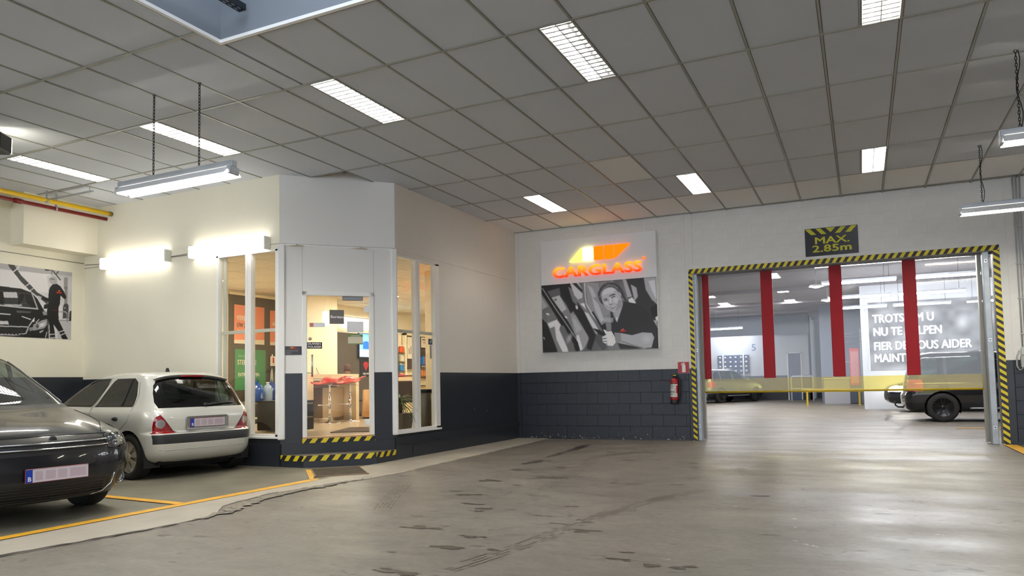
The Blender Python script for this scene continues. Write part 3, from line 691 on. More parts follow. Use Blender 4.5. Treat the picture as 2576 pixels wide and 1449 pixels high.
# batten lights on the office wall
def batten(x0, x1, z0, z1, label):
    t = thing('wall_light', label, 'wall light', (x0, .918, z0), 0, 'twin tube wall lights'); w, h = x1 - x0, z1 - z0
    obj('housing', MB().cbox(.01, w - .01, -.045, 0, .03, h - .02, .004), M_FIX, t)
    for z in (.050, h - .050): obj('tube', MB().tube([(.03, -.075, z), (w - .03, -.075, z)], .042, 12), M_TUBEW, t)  # tubes made thicker so their glare is built into the shape
    for x in (0, w - .035): obj('end_cap', MB().cbox(x, x + .030, -.110, 0, .005, h - .005, .008), mat('end_cap_clear', L(236, 236, 225), .2), t)
    return t
batten(-8.03, -6.56, 2.925, 3.115, 'glaring twin tube wall light nearer the corner pipes')
batten(-6.11, -4.63, 2.920, 3.110, 'glaring twin tube wall light above the office window')
M_CAB = mat('cable_grey', L(150, 148, 140), .5)
tag(obj('wall_cable', MB().tube([(-8.50, .905, 3.055), (-8.05, .905, 3.03)], .006, 6), M_CAB), 'short grey cable from the corner to the first bright wall light', 'cable')
tag(obj('wall_cable', MB().tube([(-6.55, .905, 3.01), (-6.3, .905, 3.015), (-6.12, .905, 3.02)], .006, 6), M_CAB), 'grey cable linking the two bright wall lights', 'cable')
cb2 = tag(obj('wall_cable', MB().tube([(-8.52, -1.2, 3.09), (-8.52, -.1, 3.085), (-8.52, .90, 3.075)], .006, 6), mat('cable_grey', L(150, 148, 140), .5)), 'thin cable clipped along the wall above the photo mural', 'cable')

# pipes in the corner
M_PY = mat('yellow_pipe_paint', L(232, 190, 20), .28, noise=.04, nscale=4); M_PR = mat('red_pipe_paint', L(122, 24, 26), .3)
py = thing('gas_pipe', 'yellow gas pipe running into the corner under the ceiling', 'pipe', (-7.90, 0, 3.80))
obj('pipe', MB().tube([(0, -6, 0), (0, .915, 0)], .032, 14), M_PY, py)
obj('end_collar', MB().lathe([(.036, .86), (.036, .915), (.030, .916)], 14, 'y'), mat('pipe_brass', L(150, 130, 60), .4, metal=.6), py)
obj('clamp', MB().lathe([(.037, -.09), (.037, -.06)], 14, 'y').box(-.004, .004, -.085, -.065, .03, .14), M_GALV, py)
pr = thing('sprinkler_pipe', 'dark red pipe running beside and below the yellow pipe', 'pipe', (-8.02, 0, 3.735))
obj('pipe', MB().tube([(0, -6, 0), (0, .915, 0)], .028, 12), M_PR, pr)
obj('coupling', MB().lathe([(.034, -.45), (.037, -.43), (.037, -.36), (.034, -.34)], 14, 'y'), M_PR, pr)
obj('clamp', MB().lathe([(.033, .12), (.033, .145)], 12, 'y').box(-.004, .004, .12, .145, .03, .21), M_GALV, pr)
st = thing('strut_bracket', 'steel strut bracket carrying the pipes below a lifted ceiling board', 'bracket', (-8.1, .10, 3.86))
obj('strut', MB().cbox(0, .95, -.015, .015, 0, .028, .003), M_HOUS, st)
obj('threaded_rod', MB().tube([(.12, 0, .028), (.12, 0, .084)], .005, 6).tube([(.88, 0, -.03), (.88, 0, .084)], .005, 6), M_HOUS, st)
fl_ = thing('floodlight', 'black finned floodlight under the ceiling at the left edge', 'floodlight', (-5.77, -2.02, 3.62), .55)
obj('body', MB().cbox(-.18, .20, -.12, .12, 0, .20, .02), M_BLACK, fl_)
mb = MB()
for k in range(9): mb.box(-.16 + k * .042, -.145 + k * .042, -.155, -.12, .01, .10)
obj('cooling_fins', mb, M_BLACK, fl_)
obj('bracket', MB().box(-.01, .02, -.02, .02, .20, .326), M_BLACK, fl_)
obj('lamp_glass', MB().box(-.17, .19, .121, .126, .02, .18), emis('flood_glass', (1, .93, .74), 9.0), fl_)

# conduits and junction box on the far right pier
cd = thing('conduit_run', 'three parallel grey conduits clipped to the wall right of the doorway', 'conduit', WB['loc'], WB['rz'])
for k, x in enumerate((4.735, 4.775, 4.815)):
    obj('conduit', MB().tube([(x, -.02, 1.43), (x, -.02, 3.5), (x + .004 * (k - 1), -.03, ZC)], .010, 8), mat('conduit_grey', L(176, 178, 178), .4), cd)
for z in (1.62, 2.15, 2.66, 3.22, 3.55): obj('clip', MB().cbox(4.715, 4.835, -.034, 0, z - .008, z + .008, .003), mat('clip_grey', L(200, 200, 198), .5), cd)
jb = thing('junction_box', 'grey junction box with a looped cable at the foot of the conduits', 'box', (WB['loc'][0], WB['loc'][1], 0), WB['rz'])
obj('box', MB().cbox(4.70, 4.82, -.075, 0, 1.12, 1.30, .01), mat('junction_grey', L(168, 170, 168), .4), jb)
obj('socket', MB().cbox(4.71, 4.81, -.06, 0, 1.31, 1.42, .008), mat('junction_light', L(196, 198, 194), .4), jb)
obj('cable', MB().tube([(4.69, -.03, 1.38), (4.655, -.03, 1.28), (4.65, -.03, 1.15), (4.68, -.04, 1.09), (4.73, -.04, 1.12)], .010, 8), mat('conduit_grey', L(176, 178, 178), .4), jb)
tag(obj('sign_wire', MB().cbox(-.835, -.815, -.012, 0, 3.62, ZC, .002), M_ALU, None, WB['loc'], WB['rz']), 'thin white cable duct from the ceiling to the logo sign', 'duct')

# ================================================================ THE LOGO SIGN WITH THE PHOTO BELOW
def at_wall(x, o=0.0, z=0.0): c, s = math.cos(.022), math.sin(.022); return (x * c + o * s, WB['loc'][1] + x * s - o * c, z)
sg = thing('logo_sign', 'white panel with glowing orange logo above a monochrome photo of a smiling man', 'sign', WB['loc'], WB['rz'])
obj('panel', MB().cbox(-2.815, -.625, -.105, -.004, 1.605, 3.70, .004), mat('sign_white', L(240, 241, 244), .45), sg)
obj('edge_strip', MB().box(-.625, -.618, -.11, -.004, 1.60, 3.70), M_ALU, sg)
def glow(name, c1, c2, z0, z1, s1, s2):
    m = bpy.data.materials.new(name); m.use_nodes = True; nt = m.node_tree; nt.nodes.clear(); N = nt.nodes.new
    out = N('ShaderNodeOutputMaterial'); e = N('ShaderNodeEmission'); tc = N('ShaderNodeTexCoord'); sp = N('ShaderNodeSeparateXYZ'); mr = N('ShaderNodeMapRange'); mx = N('ShaderNodeMix'); mx.data_type = 'RGBA'
    nt.links.new(tc.outputs['Object'], sp.inputs[0]); nt.links.new(sp.outputs[1], mr.inputs[0]); mr.inputs[1].default_value = z0; mr.inputs[2].default_value = z1
    mx.inputs[6].default_value = (*c1, 1); mx.inputs[7].default_value = (*c2, 1); nt.links.new(mr.outputs[0], mx.inputs[0]); nt.links.new(mx.outputs[2], e.inputs[0])
    m2 = N('ShaderNodeMapRange'); m2.inputs[1].default_value = z0; m2.inputs[2].default_value = z1; m2.inputs[3].default_value = s1; m2.inputs[4].default_value = s2
    nt.links.new(tc.outputs['Object'], sp.inputs[0]); nt.links.new(sp.outputs[1], m2.inputs[0]); nt.links.new(m2.outputs[0], e.inputs[1]); nt.links.new(e.outputs[0], out.inputs[0]); return m
M_LET = glow('letter_glow', (1.0, .018, .010), (1.0, .30, .015), -.09, .10, .55, .80)
text('lettering', 'CARGLASS', .262, M_LET, sg, (-1.725, -.130, 3.070), sx=1.34, bold=.022, depth=.022, spacing=1.02)
text('registered_mark', '®', .07, M_LET, sg, (-.835, -.128, 3.215), sx=1.0, depth=.01)
def logo_cell(pts, m, nm='logo_segment', lab=None):
    c = obj(nm, MB().prism([(x, -.150, z) for x, z in pts], (0, .045, 0)), m, sg)
    if lab: c['label'] = lab
    return c
# five segments between two parallel edges (measured on the panel)
zt, zb = 3.505, 3.262
E_YW = emis('logo_yellow', (1.0, .78, .10), 1.0); E_YW2 = emis('logo_pale', (1.0, .88, .30), 1.2); E_OR = emis('logo_orange', (1.0, .17, .003), .62)
logo_cell([(-2.235, zb), (-1.995, zb), (-1.995, zt)], E_YW, lab='yellow logo segment')
logo_cell([(-1.968, zb), (-1.780, zb), (-1.780, zt), (-1.968, zt)], E_YW2, lab='pale yellow logo segment')
logo_cell([(-1.752, zb), (-1.582, zb), (-1.582, zt), (-1.752, zt)], E_OR)
logo_cell([(-1.555, zb), (-1.392, zb), (-1.392, zt), (-1.555, zt)], E_OR)
logo_cell([(-1.365, zb), (-1.365, zt), (-1.085, zt)], E_OR)
# hidden edge-light of the letters shines up the wall: the same letters' glowing tops do it (no extra lamp)

def photo_man():
    W, H = 440, 250; c = Canvas(W, H, .34)
    def q(pts):
        r = []
        for x, y in pts:
            u = (x - 52) / 2095; t = 225 - 160 * u; b = 1415 - 70 * u; r.append((u, (y - t) / (b - t)))
        return r
    P = lambda pts, g, a=1: c.poly(q(pts), g, a)
    def Ln(pts, w, g, a=1): c.line(q(pts), w, g, a)
    c.noise(.10, 6, 2, 1.6)
    P([(45, 250), (700, 170), (1050, 900), (500, 1400), (45, 1400)], .42)
    P([(45, 225), (620, 175), (700, 420), (730, 600), (600, 720), (520, 560), (400, 400), (240, 430), (45, 280)], .13)
    P([(45, 420), (160, 600), (60, 660)], .55); P([(160, 330), (400, 260), (420, 390), (210, 450)], .30)
    P([(210, 450), (400, 395), (525, 640), (375, 730)], .63); P([(290, 470), (335, 450), (345, 480), (300, 500)], .3)
    P([(120, 770), (270, 690), (320, 800), (160, 860)], .48); P([(60, 650), (190, 590), (350, 760), (330, 830), (130, 870), (60, 780)], .30, .6)
    P([(135, 710), (200, 730), (190, 750), (140, 740)], .9); P([(460, 760), (520, 775), (545, 805), (480, 795)], .9)
    P([(150, 900), (330, 830), (410, 930), (540, 1400), (430, 1400), (320, 1180), (290, 960), (200, 980)], .76)
    P([(190, 990), (290, 950), (320, 1200), (420, 1400), (330, 1400), (240, 1150)], .40)
    P([(45, 800), (150, 900), (340, 1400), (60, 1410)], .12); P([(75, 1130), (100, 1180), (92, 1185), (68, 1150)], .9)
    P([(45, 250), (110, 260), (560, 880), (800, 1340), (690, 1400), (420, 930), (240, 640), (45, 360)], .11)
    Ln([(70, 270), (320, 640), (460, 830), (700, 1180), (800, 1370)], .006, .72)
    P([(395, 940), (460, 930), (640, 1260), (670, 1390), (550, 1395), (380, 1010)], .34); c.ell(.245, .80, .03, .11, .62, .8, .5, .8)
    P([(600, 720), (700, 760), (890, 1030), (920, 1180), (820, 1370), (770, 1200), (660, 1080)], .52); P([(620, 800), (690, 830), (800, 1000), (700, 1060)], .63, .7)
    P([(690, 1120), (740, 1100), (810, 1350), (765, 1390)], .78)
    P([(370, 225), (600, 180), (720, 500), (860, 700), (900, 800), (1060, 1120), (960, 1380), (880, 1340), (930, 1150), (700, 760), (560, 520)], .12)
    P([(560, 240), (680, 300), (740, 600), (640, 500)], .38); P([(600, 180), (760, 170), (830, 300), (830, 440), (740, 470), (680, 400)], .68)
    P([(640, 180), (720, 172), (830, 300), (830, 360)], .14); P([(690, 570), (740, 590), (740, 650), (700, 640)], .75)
    P([(780, 540), (870, 535), (910, 600), (890, 650)], .78)
    P([(830, 160), (880, 165), (880, 400), (900, 560), (1200, 1010), (1160, 1040), (880, 620), (830, 420)], .36)
    P([(880, 165), (1130, 170), (1180, 500), (1330, 700), (1190, 940), (1140, 960), (920, 580)], .48)
    P([(920, 210), (1010, 260), (1080, 420), (1010, 440)], .66, .8); P([(1000, 420), (1120, 560), (1210, 840), (1150, 880), (1040, 620)], .70, .7); P([(1130, 170), (1400, 120), (1400, 220), (1180, 300)], .42)
    Ln([(870, 180), (880, 420), (900, 560), (1000, 740), (1190, 990)], .008, .80); Ln([(1010, 700), (1190, 1010), (1250, 1090)], .016, .10)
    P([(850, 690), (930, 720), (1110, 1010), (1070, 1090), (980, 940)], .72); P([(1000, 980), (1110, 1010), (1250, 1080), (1230, 1130), (1120, 1100)], .12)
    P([(1060, 1100), (1200, 1160), (1240, 1340), (1170, 1380), (1030, 1180)], .26); P([(1260, 1290), (1450, 1220), (1480, 1360), (1270, 1370)], .40)
    # blurred workshop behind the shoulder
    P([(1560, 110), (2140, 65), (2150, 900), (1900, 700), (1700, 520)], .17); P([(1560, 110), (1620, 110), (1720, 420), (1640, 440)], .62, .9); P([(1650, 470), (1720, 430), (1790, 540), (1670, 540)], .8)
    P([(1700, 200), (1800, 260), (1820, 420), (1760, 500)], .62, .9); P([(1930, 85), (2140, 70), (2145, 560), (2060, 480), (1960, 300)], .60, .9); P([(2010, 140), (2120, 120), (2140, 480), (2070, 330)], .74, .8)
    P([(2030, 620), (2140, 560), (2150, 800), (2060, 800)], .12); P([(2110, 790), (2150, 770), (2150, 850), (2120, 850)], .92); P([(2060, 850), (2150, 840), (2110, 950)], .6)
    c.blur(2)
    # person
    P([(1330, 690), (1560, 500), (1750, 540), (1930, 620), (2060, 820), (2150, 1000), (2155, 1345), (1480, 1345), (1430, 1220), (1340, 1040)], .155)
    P([(1160, 930), (1240, 880), (1250, 1010), (1190, 1000)], .13); P([(1200, 760), (1330, 730), (1340, 1040), (1260, 1020)], .45, .8); P([(1205, 790), (1380, 800), (1370, 880), (1210, 870)], .60, .7)
    P([(1105, 360), (1150, 270), (1200, 210), (1290, 160), (1400, 165), (1500, 215), (1560, 290), (1590, 370), (1640, 450), (1625, 500), (1560, 510), (1530, 600), (1240, 600), (1150, 520), (1115, 440)], .26)
    P([(1350, 640), (1500, 560), (1560, 520), (1545, 600), (1445, 880), (1425, 860), (1380, 760)], .50)
    P([(1395, 700), (1540, 600), (1500, 720), (1440, 870), (1420, 800)], .57); P([(1430, 800), (1452, 790), (1440, 872)], .86)
    P([(1170, 390), (1185, 330), (1230, 285), (1300, 255), (1370, 250), (1430, 280), (1470, 330), (1505, 400), (1540, 470), (1540, 530), (1520, 600), (1480, 650), (1430, 685), (1380, 700), (1330, 685), (1270, 640), (1215, 570), (1185, 490)], .61)
    P([(1480, 330), (1520, 350), (1535, 400), (1515, 440), (1492, 400)], .56); P([(1230, 300), (1300, 262), (1372, 258), (1420, 300), (1380, 350), (1270, 370), (1215, 400), (1190, 380)], .70)
    P([(1215, 500), (1280, 480), (1330, 520), (1310, 590), (1240, 560)], .68); P([(1390, 450), (1450, 430), (1480, 500), (1440, 540), (1390, 510)], .69); P([(1310, 440), (1345, 430), (1360, 530), (1320, 540)], .71)
    P([(1480, 480), (1535, 480), (1520, 600), (1470, 650), (1400, 690), (1440, 620)], .50); P([(1300, 640), (1400, 660), (1380, 698), (1330, 685)], .55); c.ell((1385 - 52) / 2095, .445, .022, .022, .66, .8, 0, .9)
    c.blur(2)
    Ln([(1150, 420), (1170, 340), (1220, 270), (1300, 225)], .011, .38); Ln([(1130, 400), (1160, 300), (1240, 210)], .009, .17); Ln([(1300, 215), (1400, 215), (1470, 270)], .009, .40); Ln([(1340, 185), (1450, 210), (1530, 300)], .009, .17)
    Ln([(1530, 330), (1570, 420), (1610, 480)], .010, .15); Ln([(1545, 440), (1570, 500)], .008, .42); Ln([(1600, 400), (1630, 470)], .006, .45); Ln([(1140, 470), (1180, 540)], .008, .18)
    Ln([(1212, 478), (1240, 462), (1272, 458)], .0075, .26); Ln([(1322, 412), (1368, 386), (1418, 378)], .0085, .22)
    Ln([(1228, 502), (1262, 488), (1284, 492)], .0065, .24); Ln([(1352, 440), (1385, 418), (1415, 420)], .0070, .22); c.ell((1259 - 52) / 2095, .270, .0060, .0105, .16, 1, 0, .5); c.ell((1386 - 52) / 2095, .2155, .0065, .0105, .16, 1, 0, .5)
    Ln([(1308, 556), (1335, 562), (1362, 548)], .0065, .36); Ln([(1312, 470), (1302, 530)], .006, .53); Ln([(1268, 590), (1300, 610)], .006, .50); Ln([(1470, 500), (1480, 545)], .006, .50)
    P([(1326, 606), (1380, 592), (1440, 552), (1450, 560), (1415, 610), (1370, 632), (1340, 626)], .36); P([(1342, 606), (1390, 592), (1434, 562), (1438, 570), (1402, 600), (1362, 616)], .93); Ln([(1356, 648), (1400, 636)], .006, .50)
    P([(1400, 1065), (1500, 1070), (1700, 1110), (1880, 1060), (2040, 1070), (2080, 1150), (2030, 1330), (1880, 1345), (1700, 1300), (1420, 1240)], .56)
    c.ell((1950 - 52) / 2095, .865, .055, .08, .66, .8, 0, .8); P([(1520, 1210), (1700, 1270), (1900, 1330), (1880, 1345), (1700, 1300), (1520, 1240)], .42); P([(1500, 1090), (1700, 1130), (1900, 1085), (1880, 1130), (1700, 1180), (1500, 1140)], .66)
    P([(1390, 1060), (1500, 1070), (1510, 1230), (1400, 1250)], .46)
    P([(1190, 1000), (1250, 1030), (1290, 1090), (1230, 1090)], .82)
    P([(1400, 1065), (1500, 1070), (1700, 1110), (1880, 1060), (2040, 1070), (2080, 1150), (2030, 1330), (1880, 1345), (1700, 1300), (1420, 1240)], .58)
    c.ell((1950 - 52) / 2095, .865, .055, .08, .66, .8, 0, .8); Ln([(1520, 1220), (1700, 1285), (1880, 1335)], .012, .44)
    P([(1390, 1060), (1500, 1070), (1510, 1230), (1400, 1250)], .46)
    P([(1250, 1040), (1340, 1040), (1390, 1130), (1405, 1240), (1350, 1300), (1260, 1290), (1180, 1230), (1165, 1140), (1240, 1100)], .84)
    Ln([(1180, 1170), (1240, 1165)], .008, .25); Ln([(1190, 1215), (1250, 1220)], .008, .3); Ln([(1215, 1260), (1260, 1265)], .007, .35)
    for x, y in ((1360, 1150), (1370, 1190), (1350, 1120), (1365, 1240)): c.ell((x - 52) / 2095, (y - 175) / 1190, .003, .006, .4)
    c.poly(q([(1520, 1000), (1560, 990), (1550, 1015), (1515, 1020)]), (.75, .35, .3)); c.line(q([(1500, 1035), (1580, 1030)]), .011, (.72, .12, .10))
    c.blur(1)
    c.a *= np.array([.97, .97, 1.0])
    return c
cm = photo_man(); cm.a[:] = np.clip(np.clip(cm.a, 0, 1) ** .90 * 1.30, 0, 1)
cm.sheet('photo_print', 2.19, 1.262, sg, (-2.815, -.1065, 1.607))
# MAX height sign
hs = thing('height_sign', 'black sign with yellow MAX. 2.85m lettering and slanted stripes over the doorway', 'sign', WB['loc'], WB['rz'])
M_SY = mat('sign_yellow', L(206, 200, 40), .5); M_SB = mat('sign_black', L(22, 21, 30), .4)
obj('board', MB().cbox(1.835, 2.625, -.016, -.002, 3.015, 3.470, .002), M_SB, hs)
def sy(pts, nm='stripe'): return obj(nm, MB().prism([(x, -.0185, z) for x, z in pts], (0, .002, 0)), M_SY, hs)
cx = 2.225
for s in (-1, 1):
    sy([(cx + s * .385, 3.462), (cx + s * .305, 3.462), (cx + s * .215, 3.365), (cx + s * .295, 3.365)])
    sy([(cx + s * .228, 3.462), (cx + s * .150, 3.462), (cx + s * .062, 3.365), (cx + s * .140, 3.365)])
sy([(cx - .072, 3.462), (cx + .072, 3.462), (cx, 3.385)])
text('lettering', 'MAX.', .155, M_SY, hs, (2.240, -.0185, 3.258), sx=1.45, bold=.035, depth=.001)
text('lettering', '2.85m', .155, M_SY, hs, (2.235, -.0185, 3.125), sx=1.55, bold=.035, depth=.001)
# fire extinguisher and its sign
fs = thing('extinguisher_sign', 'small red square sign with a white extinguisher symbol', 'sign', WB['loc'], WB['rz'])
obj('plate', MB().cbox(-.315, -.125, -.014, -.004, 1.165, 1.355, .002), mat('sign_red', L(178, 34, 42), .4), fs)
obj('border', MB().box(-.318, -.122, -.006, -.003, 1.160, 1.360), mat('sign_edge', L(220, 205, 205), .5), fs)
M_SW = mat('sign_white_ink', L(238, 236, 236), .5)
obj('symbol', MB().prism([(-.245, -.0155, 1.18), (-.185, -.0155, 1.18), (-.185, -.0155, 1.30), (-.195, -.0155, 1.318), (-.235, -.0155, 1.318), (-.245, -.0155, 1.30)], (0, .002, 0)).box(-.222, -.208, -.0155, -.0135, 1.318, 1.333).prism([(-.262, -.0155, 1.305), (-.255, -.0155, 1.330), (-.225, -.0155, 1.346), (-.190, -.0155, 1.340), (-.190, -.0155, 1.328), (-.222, -.0155, 1.333), (-.243, -.0155, 1.322), (-.250, -.0155, 1.300)], (0, .002, 0)), M_SW, fs)
fe = thing('fire_extinguisher', 'red fire extinguisher with white instruction label hung on dark block wall', 'fire extinguisher', at_wall(-.385, .085, .63), .022, rot=(0, .04, .022))
M_FR = mat('extinguisher_red', L(176, 26, 34), .25, coat=.4)
obj('cylinder', MB().lathe([(.0, .055), (.055, .055), (.066, .075), (.068, .10), (.068, .385), (.060, .420), (.040, .445), (.022, .455), (.022, .47), (0, .47)], 28), M_FR, fe)
obj('base_cup', MB().lathe([(0, 0), (.062, 0), (.066, .01), (.066, .08), (.060, .082)], 24), M_BLACK, fe)
obj('valve', MB().lathe([(.020, .45), (.026, .46), (.026, .485), (.014, .50), (0, .50)], 14).cbox(-.05, .05, -.010, .010, .478, .498, .004).cbox(-.055, .035, -.012, .012, .502, .514, .004), M_BLACK, fe)
obj('seal_tag', MB().cbox(-.03, .03, -.020, -.004, .490, .505, .004), mat('tag_yellow', L(220, 205, 60), .4), fe)
obj('hose', MB().tube([(.02, -.01, .475), (.065, -.01, .46), (.088, .0, .40), (.090, .0, .30), (.086, .0, .12), (.080, .0, .06)], .011, 8), M_BLACK, fe)
lb = Canvas(60, 70, (.86, .85, .83)); r2 = random.Random(4)
for k in range(17):
    y = .06 + k * .05
    if .44 < y < .52: continue
    lb.line([(.14 + r2.random() * .05, y), (.5 + r2.random() * .35, y)], .012, (.35, .34, .36))
for x in (.2, .42, .64): lb.ell(x, .60, .07, .05, (.1, .1, .1)); lb.ell(x, .60, .04, .025, (.8, .8, .8))
lb.poly([(.0, .0), (1, .0), (1, .05), (0, .05)], (.2, .2, .2)); lb.poly([(.86, .16), (1, .16), (1, .72), (.86, .72)], (.7, .1, .13))
lab = lb.sheet('instruction_label', .19, .235, fe, (0, 0, 0)); me = lab.data
co = np.zeros(len(me.vertices) * 3); me.vertices.foreach_get('co', co); co = co.reshape(-1, 3)
th = (co[:, 0] - .095) / .0688 - PI / 2 - .35; co2 = np.stack([.0688 * np.cos(th), .0688 * np.sin(th), co[:, 2] + .125], 1)
me.vertices.foreach_set('co', co2.ravel()); me.update()
obj('wall_bracket', MB().cbox(-.03, .03, .04, .083, .30, .36, .003), M_BLACK, fe)
# dark plaque on the office door wall
pl = thing('plaque', 'small dark plaque with logo and opening lines beside the glass door', 'sign', DF['loc'], DF['rz'])
obj('plate', MB().cbox(.055, .275, -.012, -.001, 1.490, 1.605, .002), mat('plaque_dark', L(60, 58, 64), .35), pl)
obj('logo', MB().prism([(.125, -.0135, 1.580), (.145, -.0135, 1.580), (.145, -.0135, 1.596)], (0, .001, 0)).prism([(.147, -.0135, 1.580), (.162, -.0135, 1.580), (.162, -.0135, 1.596), (.147, -.0135, 1.596)], (0, .001, 0)), mat('logo_y', L(230, 180, 30), .5), pl)
obj('logo', MB().prism([(.164, -.0135, 1.580), (.178, -.0135, 1.580), (.178, -.0135, 1.596), (.164, -.0135, 1.596)], (0, .001, 0)).prism([(.180, -.0135, 1.580), (.180, -.0135, 1.596), (.205, -.0135, 1.596)], (0, .001, 0)), mat('logo_r', L(210, 50, 30), .5), pl)
text('lettering', 'CARGLASS', .020, mat('logo_r', L(210, 50, 30), .5), pl, (.165, -.0135, 1.568), sx=1.2, depth=.0006)
mb = MB()
for z, w in ((1.545, .17), (1.538, .17), (1.522, .08), (1.512, .06), (1.504, .09)): mb.box(.065, .065 + w, -.0135, -.012, z, z + .003)
obj('small_print', mb, mat('print_grey', L(150, 150, 150), .5), pl)['kind'] = 'stuff'
# signs and papers stuck on the glass door
def on_door(name, label, cat, x0, x1, z0, z1, m, o=.016):
    t = thing(name, label, cat, DF['loc'], DF['rz']); obj('sheet', MB().box(x0, x1, o, o + .002, z0, z1), m, t); return t
t = on_door('door_sign', 'square dark grey sign reading Bureau on the glass door', 'sign', .645, .840, 1.915, 2.110, mat('sign_grey', L(112, 108, 104), .45))
text('lettering', 'Bureau', .052, M_SW, t, (.7425, .0150, 2.012), sx=1.15, bold=.03, depth=.0006)
t = on_door('door_sign', 'black sign reading DUWEN POUSSER on the glass door', 'sign', .345, .545, 1.572, 1.662, mat('sign_dark', L(48, 46, 40), .45))
text('lettering', 'DUWEN', .040, M_SW, t, (.44, .0150, 1.638), sx=1.15, bold=.03, depth=.0006)
text('lettering', 'POUSSER', .040, M_SW, t, (.445, .0150, 1.596), sx=1.1, bold=.03, depth=.0006)
t = thing('sticker', 'small round clock like sticker above the black push sign', 'sticker', DF['loc'], DF['rz'])
obj('disc', MB().lathe([(.022, 0), (.022, .001)], 20, 'y', (.387, .015, 1.708)), mat('sticker_rim', L(120, 60, 60), .5), t)
obj('face', MB().lathe([(.017, 0), (.017, .001)], 20, 'y', (.387, .0138, 1.708)), M_SW, t)
obj('hand', MB().box(.385, .389, .0128, .0140, 1.695, 1.722).box(.378, .387, .0128, .0140, 1.702, 1.706), M_BLACK, t)
on_door('paper_notice', 'blank white paper notice taped high on the glass door', 'paper', .880, 1.105, 1.80, 1.952, mat('paper', L(240, 240, 242), .6))
t = on_door('paper_notice', 'green edged printed notice taped under the white paper', 'paper', .892, 1.095, 1.630, 1.775, mat('paper_cream', L(222, 214, 190), .6))
obj('band', MB().box(.892, 1.095, .0145, .016, 1.735, 1.775).box(.892, 1.095, .0145, .016, 1.630, 1.645), mat('paper_green', L(122, 142, 88), .6), t)
obj('print', MB().box(.94, 1.05, .0135, .0147, 1.752, 1.756).box(.92, 1.07, .0135, .0147, 1.742, 1.746), M_SW, t)
t = on_door('sticker', 'narrow strip sticker with a red square on the upper glass door', 'sticker', .375, .585, 1.868, 1.930, mat('paper', L(240, 240, 242), .6))
obj('square', MB().box(.385, .432, .0148, .016, 1.873, 1.925), mat('sticker_pink', L(222, 130, 120), .6), t)
t = thing('window_sticker', 'small blue and green alarm sticker on the office side window', 'sticker', (-3.39, 0, 0), PI / 2)
obj('sheet', MB().box(2.925, 3.035, .022, .024, 1.665, 1.755), mat('stk_blue', L(60, 74, 130), .5), t)
obj('emblem', MB().prism([(2.95, .0205, 1.715), (2.965, .0205, 1.70), (3.01, .0205, 1.745), (3.015, .0205, 1.72), (2.97, .0205, 1.685)], (0, .001, 0)), mat('stk_green', L(190, 205, 60), .5), t)
t = thing('window_sticker', 'narrow grey strip sticker below the alarm sticker', 'sticker', (-3.39, 0, 0), PI / 2)
obj('sheet', MB().box(2.965, 3.01, .022, .024, 1.45, 1.66), mat('stk_grey', L(176, 184, 172), .5), t)
mb = MB()
for k in range(6): mb.box(2.978, 2.996, .0205, .022, 1.47 + k * .03, 1.485 + k * .03)
obj('print', mb, M_BLACK, t)['kind'] = 'stuff'

